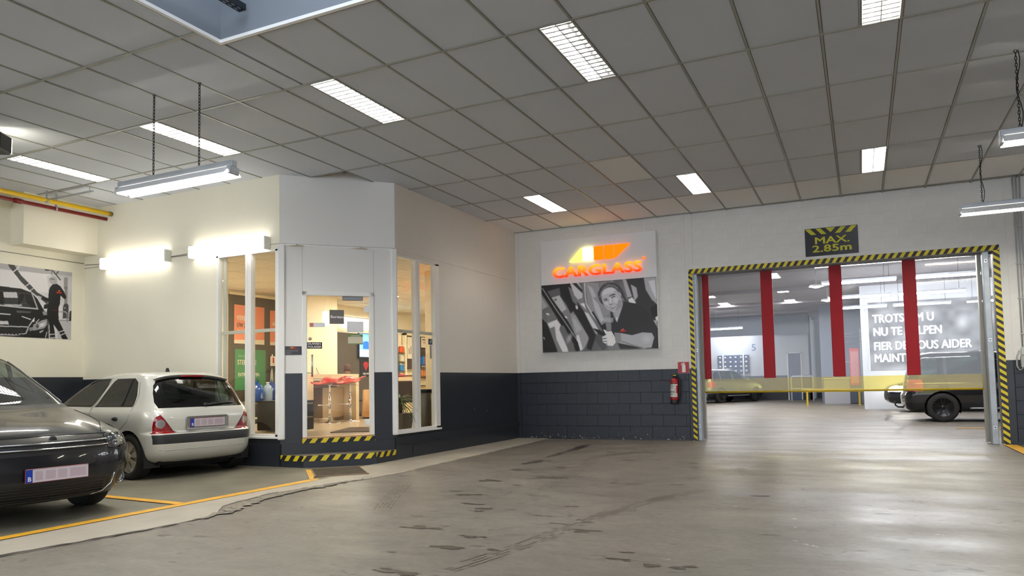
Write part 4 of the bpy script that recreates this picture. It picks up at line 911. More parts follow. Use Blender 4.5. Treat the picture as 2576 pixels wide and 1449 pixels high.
# ================================================================ PHOTO MURAL ON THE GARAGE WALL
def mural():
    # zoomed trace: x -700..1123, y from the print's top to its bottom edge
    W, H = 400, 225; c = Canvas(W, H, .84)
    def q(pts):
        r = []
        for x, y in pts:
            u = (x + 700) / 1823.0; t = 145 + 125 * max(x, -400) / 1120; b = 1298 + 47 * x / 1123; r.append((u, (y - t) / (b - t)))
        return r
    P = lambda pts, g, a=1: c.poly(q(pts), g, a)
    Ln = lambda pts, w, g, a=1: c.line(q(pts), w, g, a)
    c.noise(.06, 5, 3, 1.5)
    P([(-700, 100), (1123, 240), (1123, 330), (600, 290), (-700, 200)], .72); P([(-700, 220), (700, 300), (740, 600), (-700, 600)], .93, .8)
    P([(985, 350), (1048, 350), (1048, 540), (985, 540)], .60); P([(1000, 500), (1050, 500), (1050, 780), (1000, 780)], .45, .7)
    P([(880, 1060), (1123, 1060), (1123, 1345), (900, 1345)], .76); P([(905, 1035), (1123, 1035), (1123, 1050), (905, 1050)], .55)
    c.blur(2)
    P([(980, 810), (1000, 775), (1045, 770), (1072, 800), (1075, 1010), (975, 1010)], .30); P([(1000, 835), (1025, 835), (1025, 850), (1000, 850)], .85); P([(1090, 900), (1123, 880), (1123, 1050), (1080, 1050)], .25)
    Ln([(905, 900), (1020, 905), (1050, 930), (1055, 1060)], .012, .55); Ln([(905, 896), (1020, 900), (1046, 926)], .004, .85)
    # black car
    P([(-700, 480), (0, 510), (300, 540), (460, 600), (560, 700), (660, 870), (730, 960), (750, 1100), (755, 1345), (-700, 1345)], .12)
    P([(-700, 560), (0, 575), (440, 610), (500, 700), (570, 850), (0, 800), (-700, 780)], .22); P([(0, 600), (240, 600), (260, 690), (60, 690)], .80); P([(-60, 590), (40, 600), (60, 780), (-60, 790)], .09); P([(275, 640), (320, 618), (360, 640), (340, 720), (260, 790)], .10)
    P([(-700, 600), (-200, 600), (-160, 690), (-700, 690)], .75); P([(360, 620), (470, 640), (550, 850), (470, 830), (380, 720)], .13)
    Ln([(270, 800), (310, 765), (400, 760), (450, 790), (480, 830)], .010, .10); Ln([(270, 810), (320, 770), (400, 766)], .004, .45)
    Ln([(470, 610), (560, 840)], .012, .72); Ln([(-700, 800), (0, 812), (300, 840), (570, 860)], .012, .78); P([(60, 790), (320, 795), (330, 820), (60, 815)], .72)
    Ln([(0, 945), (150, 955)], .010, .85); Ln([(330, 985), (460, 1030)], .009, .9); P([(240, 890), (470, 905), (450, 930), (250, 925)], .36)
    Ln([(440, 1130), (520, 1010)], .010, .82); Ln([(545, 1080), (590, 1030)], .008, .85); c.ell((505 + 700) / 1823, .755, .009, .022, .9)
    P([(640, 900), (720, 900), (730, 960), (660, 960)], .60); P([(670, 790), (730, 780), (740, 850), (660, 860)], .15)
    P([(-700, 1050), (120, 1060), (135, 1115), (-700, 1110)], .82)
    P([(-700, 1120), (440, 1140), (430, 1190), (400, 1260), (250, 1290), (-700, 1280)], .72); P([(-700, 1140), (415, 1160), (385, 1245), (240, 1262), (-700, 1250)], .14)
    for r0 in range(4):
        for k in range(20):
            x = -640 + k * 52 + (r0 % 2) * 26
            if x < 370: c.ell((x + 700) / 1823, .895 + r0 * .023, .010, .008, .40, .8); c.ell((x + 700) / 1823, .893 + r0 * .023, .008, .006, .10)
    P([(505, 1110), (640, 1040), (720, 1020), (725, 1110), (680, 1170), (530, 1205), (490, 1205)], .62); P([(560, 1120), (700, 1060), (690, 1130), (580, 1170)], .80); c.ell((570 + 700) / 1823, .835, .014, .028, .35); c.ell((640 + 700) / 1823, .81, .012, .024, .9)
    P([(440, 1160), (500, 1150), (500, 1200), (450, 1220)], .55); P([(600, 1220), (670, 1190), (660, 1220), (610, 1250)], .7); Ln([(700, 1320), (720, 1230)], .008, .8); Ln([(735, 1050), (750, 1320)], .010, .4)
    # glass suction tool swung over the roof
    P([(92, 138), (180, 140), (240, 240), (300, 330), (430, 460), (560, 600), (740, 700), (720, 790), (560, 660), (430, 560), (300, 430), (190, 290), (120, 200)], .27)
    Ln([(175, 285), (240, 225), (285, 160)], .009, .92); Ln([(375, 500), (435, 452)], .008, .9); Ln([(435, 575), (492, 535)], .007, .88)
    P([(560, 645), (625, 670), (610, 725), (575, 700)], .78)
    # technician in black, seen from behind
    P([(660, 215), (770, 220), (800, 235), (740, 245), (680, 250)], .28); Ln([(790, 235), (925, 390)], .010, .25); Ln([(860, 290), (890, 260)], .010, .3); Ln([(780, 240), (782, 300)], .006, .35)
    P([(640, 330), (700, 300), (760, 300), (760, 320), (690, 330), (660, 380)], .93)
    c.ell((815 + 700) / 1823, .150, .0345, .068, .72, 1, 0, .12); P([(745, 370), (735, 405), (760, 440), (800, 460), (865, 450), (865, 380)], .70); Ln([(750, 375), (825, 380)], .006, .3)
    P([(800, 465), (870, 455), (930, 495), (985, 570), (1030, 660), (1020, 700), (985, 690), (935, 640), (925, 780), (905, 830), (905, 940), (910, 1040), (990, 1190), (1070, 1340), (975, 1340), (930, 1240), (825, 1105), (850, 1240), (860, 1335), (775, 1330), (760, 1120), (715, 960), (720, 860), (735, 740), (660, 720), (620, 690), (650, 660), (735, 690), (740, 560), (760, 510)], .115)
    Ln([(770, 1268), (845, 1262)], .009, .82); Ln([(780, 1322), (855, 1315)], .009, .82); Ln([(925, 1225), (995, 1205)], .009, .82); Ln([(950, 1278), (1015, 1250)], .009, .82)
    Ln([(820, 882), (880, 880)], .006, (.6, .1, .15))
    c.poly(q([(885, 575), (905, 557), (925, 557), (915, 578)]), (.95, .75, .2)); c.line(q([(872, 595), (945, 598)]), .012, (.80, .18, .12)); c.line(q([(915, 565), (928, 563)]), .007, (.9, .3, .1))
    c.blur(1)
    return c
cm = mural(); cm.a *= np.array([.985, .97, .985])
mu = thing('photo_mural', 'unframed black and white mural of a technician at a dark car', 'mural', (-8.524, -.955, 1.865), PI / 2)
cm.sheet('print', 1.67, 1.045, mu, (0, 0, 0))
# ================================================================ CARS
# car frame: x forward from the rear axle, y to the car's left, z up
def cr(t, P):
    n = len(P) - 1; i = min(int(t), n - 1); f = t - i
    p0, p1, p2, p3 = P[max(i - 1, 0)], P[i], P[i + 1], P[min(i + 2, n)]
    out = []
    for a, b_, c, d in zip(p0, p1, p2, p3):
        m1, m2 = (c - a) / 2, (d - b_) / 2
        out.append((2 * f ** 3 - 3 * f * f + 1) * b_ + (f ** 3 - 2 * f * f + f) * m1 + (-2 * f ** 3 + 3 * f * f) * c + (f ** 3 - f * f) * m2)
    return out
def body_shell(levels, sub=5, ns=34):
    """levels: (z, x_front, x_rear, half_width, corner_front, corner_rear, bow_front, bow_rear)"""
    rings = []; n = len(levels) - 1
    for k in range(n * sub + 1):
        z, xf, xr, w, cf, cr_, bf, br = cr(k / sub, levels)
        half = []
        for i in range(9): y = (w - cf) * i / 9; half.append((xf - bf * (y / w) ** 2, y))
        xe = xf - bf * ((w - cf) / w) ** 2
        for i in range(9): a = PI / 2 * i / 9; half.append((xe - cf * 1.25 * (1 - math.cos(a)), w - cf + cf * math.sin(a)))
        x0 = xe - cf * 1.25; xe2 = xr + br * ((w - cr_) / w) ** 2; x1 = xe2 + cr_
        for i in range(ns): x = x0 + (x1 - x0) * i / ns; half.append((x, w))
        for i in range(9): a = PI / 2 * i / 9; half.append((xe2 + cr_ * (1 - math.sin(a)), w - cr_ + cr_ * math.cos(a)))
        for i in range(9): y = (w - cr_) * (1 - i / 9); half.append((xr + br * (y / w) ** 2, y))
        half.append((xr, 0))
        L_, R_ = 1.9, 2.0
        ring = [(x, y, z) for x, y in half] + [(x, -y, z) for x, y in half[-2:0:-1]]
        # plan taper: sides draw in towards both ends
        m = (levels[3][1] + levels[3][2]) / 2; hl = (levels[3][1] - levels[3][2]) / 2
        ring = [(x, y * (1 - .055 * abs((x - m) / hl) ** 3), zz) for x, y, zz in ring]
        rings.append(ring)
    bm = bmesh.new(); V = [[bm.verts.new(p) for p in r] for r in rings]; N = len(rings[0])
    for a, b_ in zip(V[:-1], V[1:]):
        for i in range(N):
            try: bm.faces.new((a[i], a[(i + 1) % N], b_[(i + 1) % N], b_[i]))
            except ValueError: pass
    top = rings[-1]; cx = sum(p[0] for p in top) / N; cv = bm.verts.new((cx, 0, top[0][2] + .004))
    for i in range(N): bm.faces.new((V[-1][i], V[-1][(i + 1) % N], cv))
    bm.normal_update(); return bm
def region(bm, pts, view, keep=None, slot=1, sgn=None, lim=None):
    """Cut the outline pts into the shell seen from 'side' (x,z), 'rear'/'front' (y,z) or 'top' (x,y) and give the faces inside material slot."""
    ax = {'side': (0, 2), 'rear': (1, 2), 'front': (1, 2), 'top': (0, 1)}[view]; nx = {'side': 1, 'rear': 0, 'front': 0, 'top': 2}[view]
    s = {'side': sgn or 1, 'rear': -1, 'front': 1, 'top': 1}[view]
    area = sum(pts[i][0] * pts[(i + 1) % len(pts)][1] - pts[(i + 1) % len(pts)][0] * pts[i][1] for i in range(len(pts)))
    if area < 0: pts = pts[::-1]
    nmin = .32 if (view == 'side' and not lim) else .03
    lo = [min(p[k] for p in pts) - .02 for k in (0, 1)]; hi = [max(p[k] for p in pts) + .02 for k in (0, 1)]
    def cand():
        out = []
        for f in bm.faces:
            if f.normal[nx] * s < nmin: continue
            if lim and not lim(f.calc_center_median()): continue
            xs = [v.co[ax[0]] for v in f.verts]; ys = [v.co[ax[1]] for v in f.verts]
            if max(xs) < lo[0] or min(xs) > hi[0] or max(ys) < lo[1] or min(ys) > hi[1]: continue
            out.append(f)
        return out
    n = len(pts)
    for i in range(n):
        p, q = pts[i], pts[(i + 1) % n]; nrm = [0, 0, 0]; nrm[ax[0]] = q[1] - p[1]; nrm[ax[1]] = -(q[0] - p[0]); co = [0, 0, 0]; co[ax[0]], co[ax[1]] = p
        fs = cand(); es = {e for f in fs for e in f.edges}; vs_ = {v for f in fs for v in f.verts}
        bmesh.ops.bisect_plane(bm, geom=list(vs_) + list(es) + fs, dist=1e-4, plane_co=co, plane_no=nrm)
    bm.normal_update(); sel = []
    for f in cand():
        c = f.calc_center_median(); a, b_ = c[ax[0]], c[ax[1]]
        if all((pts[(i + 1) % n][0] - pts[i][0]) * (b_ - pts[i][1]) - (pts[(i + 1) % n][1] - pts[i][1]) * (a - pts[i][0]) >= -1e-6 for i in range(n)): sel.append(f)
    for f in sel: f.material_index = slot
    return sel
def split_parts(bm, names, parent, mats, labels=None, thick=None):
    """one mesh object per material slot"""
    me = bpy.data.meshes.new('tmp'); bm.to_mesh(me); out = {}
    for si, (nm, m) in enumerate(zip(names, mats)):
        b2 = bmesh.new(); b2.from_mesh(me)
        bmesh.ops.delete(b2, geom=[f for f in b2.faces if f.material_index != si], context='FACES')
        if not b2.faces: b2.free(); continue
        for f in b2.faces: f.smooth = True; f.material_index = 0
        comps = []; b2.faces.index_update()
        if si:                                    # separate panes, lamps and seals become separate parts
            todo = set(b2.faces)
            while todo:
                st_ = [todo.pop()]; comp = set(st_)
                while st_:
                    for e in st_.pop().edges:
                        for g in e.link_faces:
                            if g in todo: todo.discard(g); comp.add(g); st_.append(g)
                comps.append((sum(f.calc_area() for f in comp), [f.index for f in comp]))
            comps.sort(key=lambda c: -c[0]); big = [c[1] for c in comps if c[0] > .0015] or [comps[0][1]]
        else: big = [None]
        b2.faces.index_update(); m1 = bpy.data.meshes.new('t1'); b2.to_mesh(m1); b2.free()
        for idx in big:
            m2 = m1
            if len(big) > 1 or idx is not None:
                b3 = bmesh.new(); b3.from_mesh(m1); ks = set(idx); bmesh.ops.delete(b3, geom=[f for f in b3.faces if f.index not in ks], context='FACES'); m2 = bpy.data.meshes.new(nm); b3.to_mesh(m2); b3.free()
            m2.materials.clear(); m2.materials.append(m); o = link(nm, m2, parent); out[nm] = o
        if labels and nm in labels: o['label'] = labels[nm]
    return out
class Surf:
    def __init__(s, bm): s.t = BVHTree.FromBMesh(bm)
    def side(s, x, z, sg=1, off=0.0):
        h = s.t.ray_cast(Vector((x, sg * 3, z)), Vector((0, -sg, 0))); p = h[0] if h[0] is not None else Vector((x, sg * .7, z)); n = h[1] if h[1] is not None else Vector((0, sg, 0))
        if n.y * sg < 0: n = -n
        return p + n * off
    def end(s, y, z, sg=-1, off=0.0):
        h = s.t.ray_cast(Vector((sg * 4 + 1.2, y, z)), Vector((-sg, 0, 0))); p = h[0] if h[0] is not None else Vector((sg, y, z)); n = h[1] if h[1] is not None else Vector((sg, 0, 0))
        if n.x * sg < 0: n = -n
        return p + n * off
    def top(s, x, y, off=0.0):
        h = s.t.ray_cast(Vector((x, y, 4)), Vector((0, 0, -1))); p = h[0] if h[0] is not None else Vector((x, y, 1)); return p + Vector((0, 0, off))
def dens(pts, step=.05):
    out = []
    for a, b_ in zip(pts[:-1], pts[1:]):
        n = max(1, int(math.dist(a, b_) / step))
        out += [tuple(a[k] + (b_[k] - a[k]) * i / n for k in range(len(a))) for i in range(n)]
    return out + [tuple(pts[-1])]
M_TYRE = mat('tyre_rubber', L(30, 29, 28), .75, bump=.2, bscale=90)
M_TRIMB = mat('black_car_trim', L(26, 26, 28), .45)
M_WELL = mat('wheel_well', L(12, 12, 12), .9)
M_CHROME = mat('chrome', L(225, 228, 232), .08, metal=1.0)
M_CGL = glass('car_glass_tinted', (.30, .40, .36), 1.0)
M_CGL2 = glass('car_glass_clear', (.55, .62, .58), 1.3)
M_SEAT = mat('seat_cloth', L(46, 48, 52), .9)
M_LENS = glass('lamp_lens', (.92, .94, .95), 1.0)
def wheel(parent, x, y, r, sg, rim_fn, w=.18, WR=.66):
    o = link('wheel', None, parent, (x, y, r))
    prof = [(r * WR, -w / 2), (r * .70, -w / 2 - .002), (r * .88, -w / 2 - .008), (r * .965, -w / 2 + .012), (r, -w / 2 + .035), (r, w / 2 - .035), (r * .965, w / 2 - .012), (r * .88, w / 2 + .008), (r * .70, w / 2 + .002), (r * WR, w / 2)]
    me_t = MB().lathe(prof, 40, 'y', cap=False)
    obj('tyre', me_t, M_TYRE, o)
    rim_fn(o, r * WR, sg, w / 2)
    return o
def rim_cap(col):
    def fn(o, R, sg, hw):
        y = sg * (hw - .012); m = MB()
        m.lathe([(R, y - sg * .05), (R * 1.02, y), (R * .95, y + sg * .006), (R * .86, y - sg * .010)], 36, 'y')
        m.lathe([(R * .30, y + sg * .012), (R * .26, y + sg * .016), (R * .12, y + sg * .018), (0, y + sg * .018)], 20, 'y')
        for k in range(7):
            a = 2 * PI * k / 7 + .2
            ring = [(R * .22, -.34), (R * .60, -.25), (R * .90, -.27), (R * .90, .27), (R * .60, .25), (R * .22, .34)]
            P = [(rr_ * math.cos(a + t), y + sg * (.013 - .02 * (rr_ / R) ** 2), rr_ * math.sin(a + t)) for rr_, t in ring]
            m.prism(P, (0, -sg * .012, 0))
        obj('hub_cap', m, col, o)
        obj('rim_back', MB().lathe([(R, y - sg * .03), (0, y - sg * .045)], 24, 'y'), M_WELL, o)
    return fn
def rim_alloy(col, n=5):
    def fn(o, R, sg, hw):
        y = sg * (hw - .01); m = MB()
        m.lathe([(R, y - sg * .06), (R * 1.0, y), (R * .93, y), (R * .90, y - sg * .03)], 36, 'y')
        m.lathe([(R * .22, y - sg * .03), (R * .2, y - sg * .01), (0, y - sg * .008)], 18, 'y')
        for k in range(n):
            for d in (-.17, .17):
                a = 2 * PI * k / n + .3
                P = []
                for rr_, t in ((R * .15, d - .16), (R * .92, d - .055), (R * .92, d + .055), (R * .15, d + .16)):
                    P.append((rr_ * math.cos(a + t), y - sg * (.014 if rr_ > R * .5 else .02), rr_ * math.sin(a + t)))
                m.prism(P, (0, -sg * .025, 0))
        obj('alloy_rim', m, col, o)
        obj('brake_disc', MB().lathe([(R * .62, y - sg * .07), (R * .2, y - sg * .072)], 24, 'y'), mat('disc_steel', L(150, 150, 150), .35, metal=.8), o)
        obj('rim_back', MB().lathe([(R, y - sg * .09), (0, y - sg * .10)], 24, 'y'), M_WELL, o)
    return fn
def seat(parent, x, y, z, s=1.0):
    o = link('seat', None, parent, (x, y, z))
    obj('back', MB().cbox(-.06, .06, -.22, .22, 0, .55, .04), M_SEAT, o, rot=(0, -.18, 0))
    obj('headrest', MB().cbox(-.05, .05, -.12, .12, .62, .80, .035), M_SEAT, o, rot=(0, -.18, 0))
    obj('cushion', MB().cbox(-.05, .45, -.23, .23, -.12, .03, .04), M_SEAT, o)
def plate(parent, x, y, z, nrm=-1, tilt=0.0, s=1.0):
    o = link('number_plate', None, parent, (x, y, z)); o.rotation_euler = (0, tilt, PI / 2 if nrm > 0 else -PI / 2)
    # local: x along the plate, -y towards the viewer
    obj('plate_frame', MB().cbox(-.262, .262, -.002, .006, -.060, .060, .003), mat('plate_edge', L(120, 30, 44), .4), o)
    obj('plate_field', MB().box(-.205, .256, -.004, -.002, -.054, .054), mat('plate_white', L(205, 198, 205), .4), o)
    obj('euro_band', MB().box(-.256, -.205, -.004, -.002, -.054, .054), mat('plate_blue', L(20, 60, 170), .4), o)
    text('country_letter', 'B', .052, M_SW, o, (-.230, -.0045, -.026), bold=.03, depth=.0005)
    mb = MB(); r = random.Random(2)
    for k, (a, b_) in enumerate(((-.185, -.125), (-.10, -.02), (0.0, .075), (.10, .235))): mb.box(a, b_, -.0045, -.004, -.038, .038)
    obj('blurred_characters', mb, mat('plate_smudge', L(190, 172, 184), .5), o)
    return o
def arch_cut(bm, x, r, z, sg):
    pts = [(x + r * math.cos(a), z + r * math.sin(a)) for a in [2 * PI * k / 22 for k in range(22)]]
    sel = region(bm, pts, 'side', sgn=sg, lim=lambda c: abs(c.y) > .45); bmesh.ops.delete(bm, geom=sel, context='FACES')
    bm.normal_update()
def arch_liner(parent, x, r, z, yo, sg):
    m = MB(); n = 20; P = []
    for k in range(n + 1):
        a = PI * (-.12 + 1.24 * k / n); P.append((x + r * math.cos(a), z + r * math.sin(a)))
    for (a, b_), (c, d) in zip(P[:-1], P[1:]): m.quad((a, sg * yo, b_), (c, sg * yo, d), (c, sg * (yo - .36), d), (a, sg * (yo - .36), b_))
    m.poly([(a, sg * (yo - .36), b_) for a, b_ in P])
    return obj('arch_liner', m, M_WELL, parent, raw=True)
def ribbon3(pts, r, nm, m, parent, lab=None):
    o = obj(nm, MB().tube(pts, r, 5), m, parent)
    if lab: o['label'] = lab
    return o
def rrect(x0, x1, z0, z1, r, n=4):
    o = []
    for cx_, cz, a0 in ((x1 - r, z1 - r, 0), (x0 + r, z1 - r, 90), (x0 + r, z0 + r, 180), (x1 - r, z0 + r, 270)):
        for k in range(n + 1): a = math.radians(a0 + 90 * k / n); o.append((cx_ + r * math.cos(a), cz + r * math.sin(a)))
    return o

# ---------------------------------------------------------------- silver hatchback, rear towards the camera
def hatchback(loc, th, s):
    t = thing('hatchback', 'silver compact hatchback parked nose to the wall, rear and left side showing', 'car', loc, th); t.scale = (s, s, s)
    LV = [(.20, 3.02, -.36, .70, .25, .22, .12, .08), (.24, 3.10, -.47, .76, .28, .24, .13, .09), (.32, 3.17, -.545, .800, .30, .25, .14, .10), (.45, 3.20, -.575, .815, .30, .26, .15, .11),
          (.56, 3.19, -.575, .820, .30, .26, .15, .11), (.59, 3.17, -.560, .820, .30, .25, .15, .11), (.62, 3.14, -.515, .820, .30, .24, .15, .10), (.70, 3.02, -.520, .820, .32, .24, .18, .10),
          (.80, 2.80, -.515, .815, .34, .24, .24, .09), (.88, 2.45, -.490, .800, .34, .24, .22, .09), (.93, 2.18, -.455, .775, .26, .23, .18, .08), (1.00, 2.00, -.410, .735, .16, .21, .14, .07),
          (1.10, 1.80, -.345, .700, .14, .19, .12, .06), (1.20, 1.60, -.265, .665, .13, .17, .12, .05), (1.30, 1.36, -.175, .628, .14, .16, .12, .05), (1.35, 1.20, -.115, .600, .18, .17, .12, .05),
          (1.385, 1.05, -.03, .550, .22, .22, .12, .06), (1.405, .92, .08, .470, .24, .26, .12, .08), (1.417, .75, .25, .30, .2, .2, .08, .06)]
    bm = body_shell(LV)
    S = Surf(bm)
    for sg in (1, -1):
        for x in (0, 2.47): arch_cut(bm, x, .335, .31, sg)
    win = {}
    for sg in (1, -1):
        rear_o = [(-.02, .945), (.90, .945), (.76, 1.13), (.66, 1.275), (.58, 1.325), (.16, 1.325), (.06, 1.27), (-.015, 1.10)]
        rear_i = [(.01, .965), (.865, .965), (.73, 1.13), (.635, 1.265), (.565, 1.305), (.17, 1.305), (.085, 1.26), (.015, 1.10)]
        fr_o = [(.965, .945), (1.86, .955), (1.70, 1.08), (1.45, 1.24), (1.24, 1.315), (1.16, 1.33), (.735, 1.33), (.76, 1.23), (.87, 1.07)]
        fr_i = [(1.00, .965), (1.80, .975), (1.66, 1.08), (1.43, 1.225), (1.23, 1.298), (1.15, 1.31), (.765, 1.31), (.79, 1.23), (.90, 1.07)]
        for o_, i_ in ((rear_o, rear_i), (fr_o, fr_i)):
            region(bm, o_, 'side', sgn=sg, slot=1); region(bm, i_, 'side', sgn=sg, slot=2, lim=None)
    # rear screen and lamps
    rs = [(-.625, .925), (.625, .925), (.640, 1.0), (.615, 1.12), (.575, 1.22), (.50, 1.305), (.40, 1.335), (-.40, 1.335), (-.50, 1.305), (-.575, 1.22), (-.615, 1.12), (-.640, 1.0)]
    region(bm, rs, 'rear', slot=3, lim=lambda c: c.x < .3)
    region(bm, rrect(-.49, .49, .985, 1.28, .10, 4), 'rear', slot=2, lim=lambda c: c.x < .3)
    for sg in (1, -1):
        tl = [(sg * .84, .598), (sg * .450, .600), (sg * .655, .880), (sg * .70, .900), (sg * .84, .900)]
        region(bm, tl, 'rear', slot=4, lim=lambda c: c.x < -.40 - .22 * (c.z - .6))
        region(bm, [(-.60, .598), (-.40, .598), (-.405, .70), (-.42, .80), (-.465, .88), (-.50, .90), (-.60, .90)], 'side', sgn=sg, slot=4)
        region(bm, [(sg * .628 + .056 * math.cos(a), .722 + .058 * math.sin(a)) for a in [2 * PI * k / 14 for k in range(14)]], 'rear', slot=5, lim=lambda c: c.x < -.18)
    # dark bumper band
    region(bm, [(-.85, .465), (.85, .465), (.85, .585), (-.85, .585)], 'rear', slot=6, lim=lambda c: c.x < -.42)
    for sg in (1, -1): region(bm, [(-.70, .465), (-.47, .465), (-.44, .50), (-.42, .585), (-.70, .585)], 'side', sgn=sg, slot=6)
    region(bm, [(-.65, .90), (.65, .90), (.6, 1.36), (-.6, 1.36)], 'front', slot=2, lim=lambda c: c.z > .96 and c.x > 1.0 and abs(c.y) < .60)
    M_SIL = mat('silver_car_paint', L(226, 226, 220), .32, metal=.25, coat=.8, spec=.5)
    P = split_parts(bm, ['body', 'window_seal', 'window_glass', 'rear_screen_border', 'tail_lamp', 'reversing_lamp', 'bumper_strip'], t,
                    [M_SIL, mat('rubber_seal', L(24, 24, 24), .5), M_CGL, mat('ceramic_border', L(8, 9, 9), .08, coat=.6), mat('tail_red', L(150, 6, 20), .12, coat=1.0), mat('rev_clear', L(190, 190, 195), .12, metal=.7, coat=1.0), mat('bumper_black', L(46, 48, 52), .38)])
    # hatch and door shut lines
    gap = mat('shut_line', L(20, 20, 20), .8)
    for sg in (1, -1):
        ribbon3([S.side(x, z, sg, -.001) for x, z in dens([(.30, .60), (.16, .66), (.02, .76), (-.03, .90), (-.055, 1.10), (.02, 1.27)])], .0035, 'door_gap', gap, t)
        ribbon3([S.side(x, z, sg, -.001) for x, z in dens([(.93, .32), (.94, .80), (.93, .95), (.75, 1.24), (.705, 1.345)])], .0045, 'door_gap', gap, t)
        ribbon3([S.side(x, z, sg, -.001) for x, z in dens([(.335, .38), (.93, .325), (1.95, .325), (2.10, .50), (2.08, .90)])], .0035, 'door_gap', gap, t)
        ribbon3([S.side(x, z, sg, .004) for x, z in dens([(.205, 1.31), (.245, .955)])], .010, 'quarter_bar', M_TRIMB, t)
        h = S.side(.215, .80, sg, 0)
        obj('door_handle', MB().lathe([(0, -.055), (.02, -.05), (.028, 0), (.02, .05), (0, .055)], 12, 'x', (.29, sg * (abs(h.y) + .004), .79)), M_TRIMB, t)
        ribbon3([S.side(x, .593, sg, -.001) for x in (-.30, -.15, .03, .12)], .003, 'bumper_gap', gap, t)
        m = MB().lathe([(0, -.07), (.05, -.06), (.07, 0), (.05, .06), (0, .07)], 12, 'z', (1.83, sg * .87, 1.0)); obj('door_mirror', m, M_TRIMB, t)
    ribbon3([S.end(y, z, -1, -.001) for y, z in dens([(-.650, .92), (-.645, .86), (-.575, .76), (-.47, .625), (-.42, .600), (.42, .600), (.47, .625), (.575, .76), (.645, .86), (.650, .92)], .06)], .004, 'hatch_gap', gap, t)
    # number plate recess
    c0 = S.end(0, .72, -1); xr = c0.x
    mb = MB()
    for a, b_ in zip(rrect(-.305, .305, .635, .800, .03, 3), rrect(-.285, .285, .652, .785, .02, 3)): pass
    O = rrect(-.315, .315, .632, .806, .035, 3); I = rrect(-.285, .285, .655, .785, .015, 3); n = len(O)
    for i in range(n):
        j = (i + 1) % n; mb.quad((xr - .010, O[i][0], O[i][1]), (xr - .010, O[j][0], O[j][1]), (xr - .002, I[j][0], I[j][1]), (xr - .002, I[i][0], I[i][1]))
        e = .02; mb.quad((xr + .03, O[i][0], O[i][1]), (xr + .03, O[j][0], O[j][1]), (xr - .010, O[j][0], O[j][1]), (xr - .010, O[i][0], O[i][1]))
    mb.poly([(xr - .0015, a, b_) for a, b_ in I])
    obj('plate_recess', mb, mat('plate_recess_silver', L(150, 152, 150), .3, metal=.4), t, raw=True)
    plate(t, xr - .006, 0, .72, -1)
    # spoiler, brake lamp, aerial, wiper, exhaust, mud flap
    sp = MB(); Q = []
    for y in np.linspace(-.54, .54, 13):
        e = S.end(y, 1.345 - .06 * (abs(y) / .54) ** 3, -1); Q.append((e.x, y, e.z))
    for (a, b_) in zip(Q[:-1], Q[1:]):
        sp.add([(a[0] + .10, a[1], a[2] + .032), (b_[0] + .10, b_[1], b_[2] + .032), (b_[0] - .045, b_[1], b_[2] + .012), (a[0] - .045, a[1], a[2] + .012), (a[0], a[1], a[2] - .018), (b_[0], b_[1], b_[2] - .018)], [(0, 1, 2, 3), (3, 2, 5, 4)], 0, True)
    obj('spoiler', sp, mat('spoiler_grey', L(92, 92, 90), .3, metal=.3, coat=.6), t)
    obj('brake_lamp', MB().cbox(S.end(0, 1.345).x - .052, S.end(0, 1.345).x - .02, -.17, .17, 1.335, 1.357, .004), mat('tail_red', L(150, 6, 20), .12, coat=1.0), t)
    ap = S.top(.42, 0); obj('aerial', MB().prism([(ap.x - .035, -.012, ap.z), (ap.x + .045, -.012, ap.z), (ap.x + .005, -.003, ap.z + .055), (ap.x - .02, -.003, ap.z + .055)], (0, .02, 0)), M_TRIMB, t)
    wp = [S.end(y, z, -1, .012) for y, z in ((-.03, .945), (-.18, .955), (-.36, .965), (-.47, .963))]
    wi = obj('rear_wiper', MB().tube(wp, [.016, .012, .008, .006], 6), M_TRIMB, t); obj('pivot', MB().lathe([(.03, -.01), (.028, .03), (0, .04)], 12, 'x', (wp[0].x - .01, wp[0].y + .02, wp[0].z)), M_TRIMB, wi)
    ribbon3([S.end(y, .385 - .0 * y, -1, .001) for y in np.linspace(-.66, .66, 15)], .004, 'bumper_crease', mat('crease_silver', L(196, 198, 194), .3, metal=.4), t)
    obj('underbody', MB().box(-.40, 2.9, -.62, .62, .19, .24).box(-.30, -.05, -.5, .5, .14, .20), M_WELL, t)
    obj('mud_flap', MB().box(-.335, -.32, .56, .78, .16, .34).box(-.335, -.32, -.78, -.56, .16, .34), M_TRIMB, t)
    for sg in (1, -1):
        for x in (0, 2.47): arch_liner(t, x, .335, .31, .80, sg)
    cap = rim_cap(mat('hub_cap_silver', L(188, 182, 164), .35, metal=.35))
    for x in (0, 2.47):
        for sg in (1, -1): wheel(t, x, sg * .705, .297, sg, cap, WR=.71)
    for y in (-.34, .34): seat(t, 1.15, y, .52)
    obj('rear_seat', MB().cbox(.20, .34, -.55, .55, .55, 1.02, .04).cbox(.22, .32, -.42, -.20, 1.02, 1.18, .03).cbox(.22, .32, .20, .42, 1.02, 1.18, .03), M_SEAT, t)
    obj('parcel_shelf', MB().box(-.36, .2, -.58, .58, .90, .915), M_SEAT, t)
    bl = thing('folded_load', 'crumpled dark blue bag and papers behind the side window', 'bag', (0, 0, 0))
    bpy.data.objects.remove(bl)
    return t
clio = hatchback((-5.20, .03, .0), math.radians(173.0), .905)

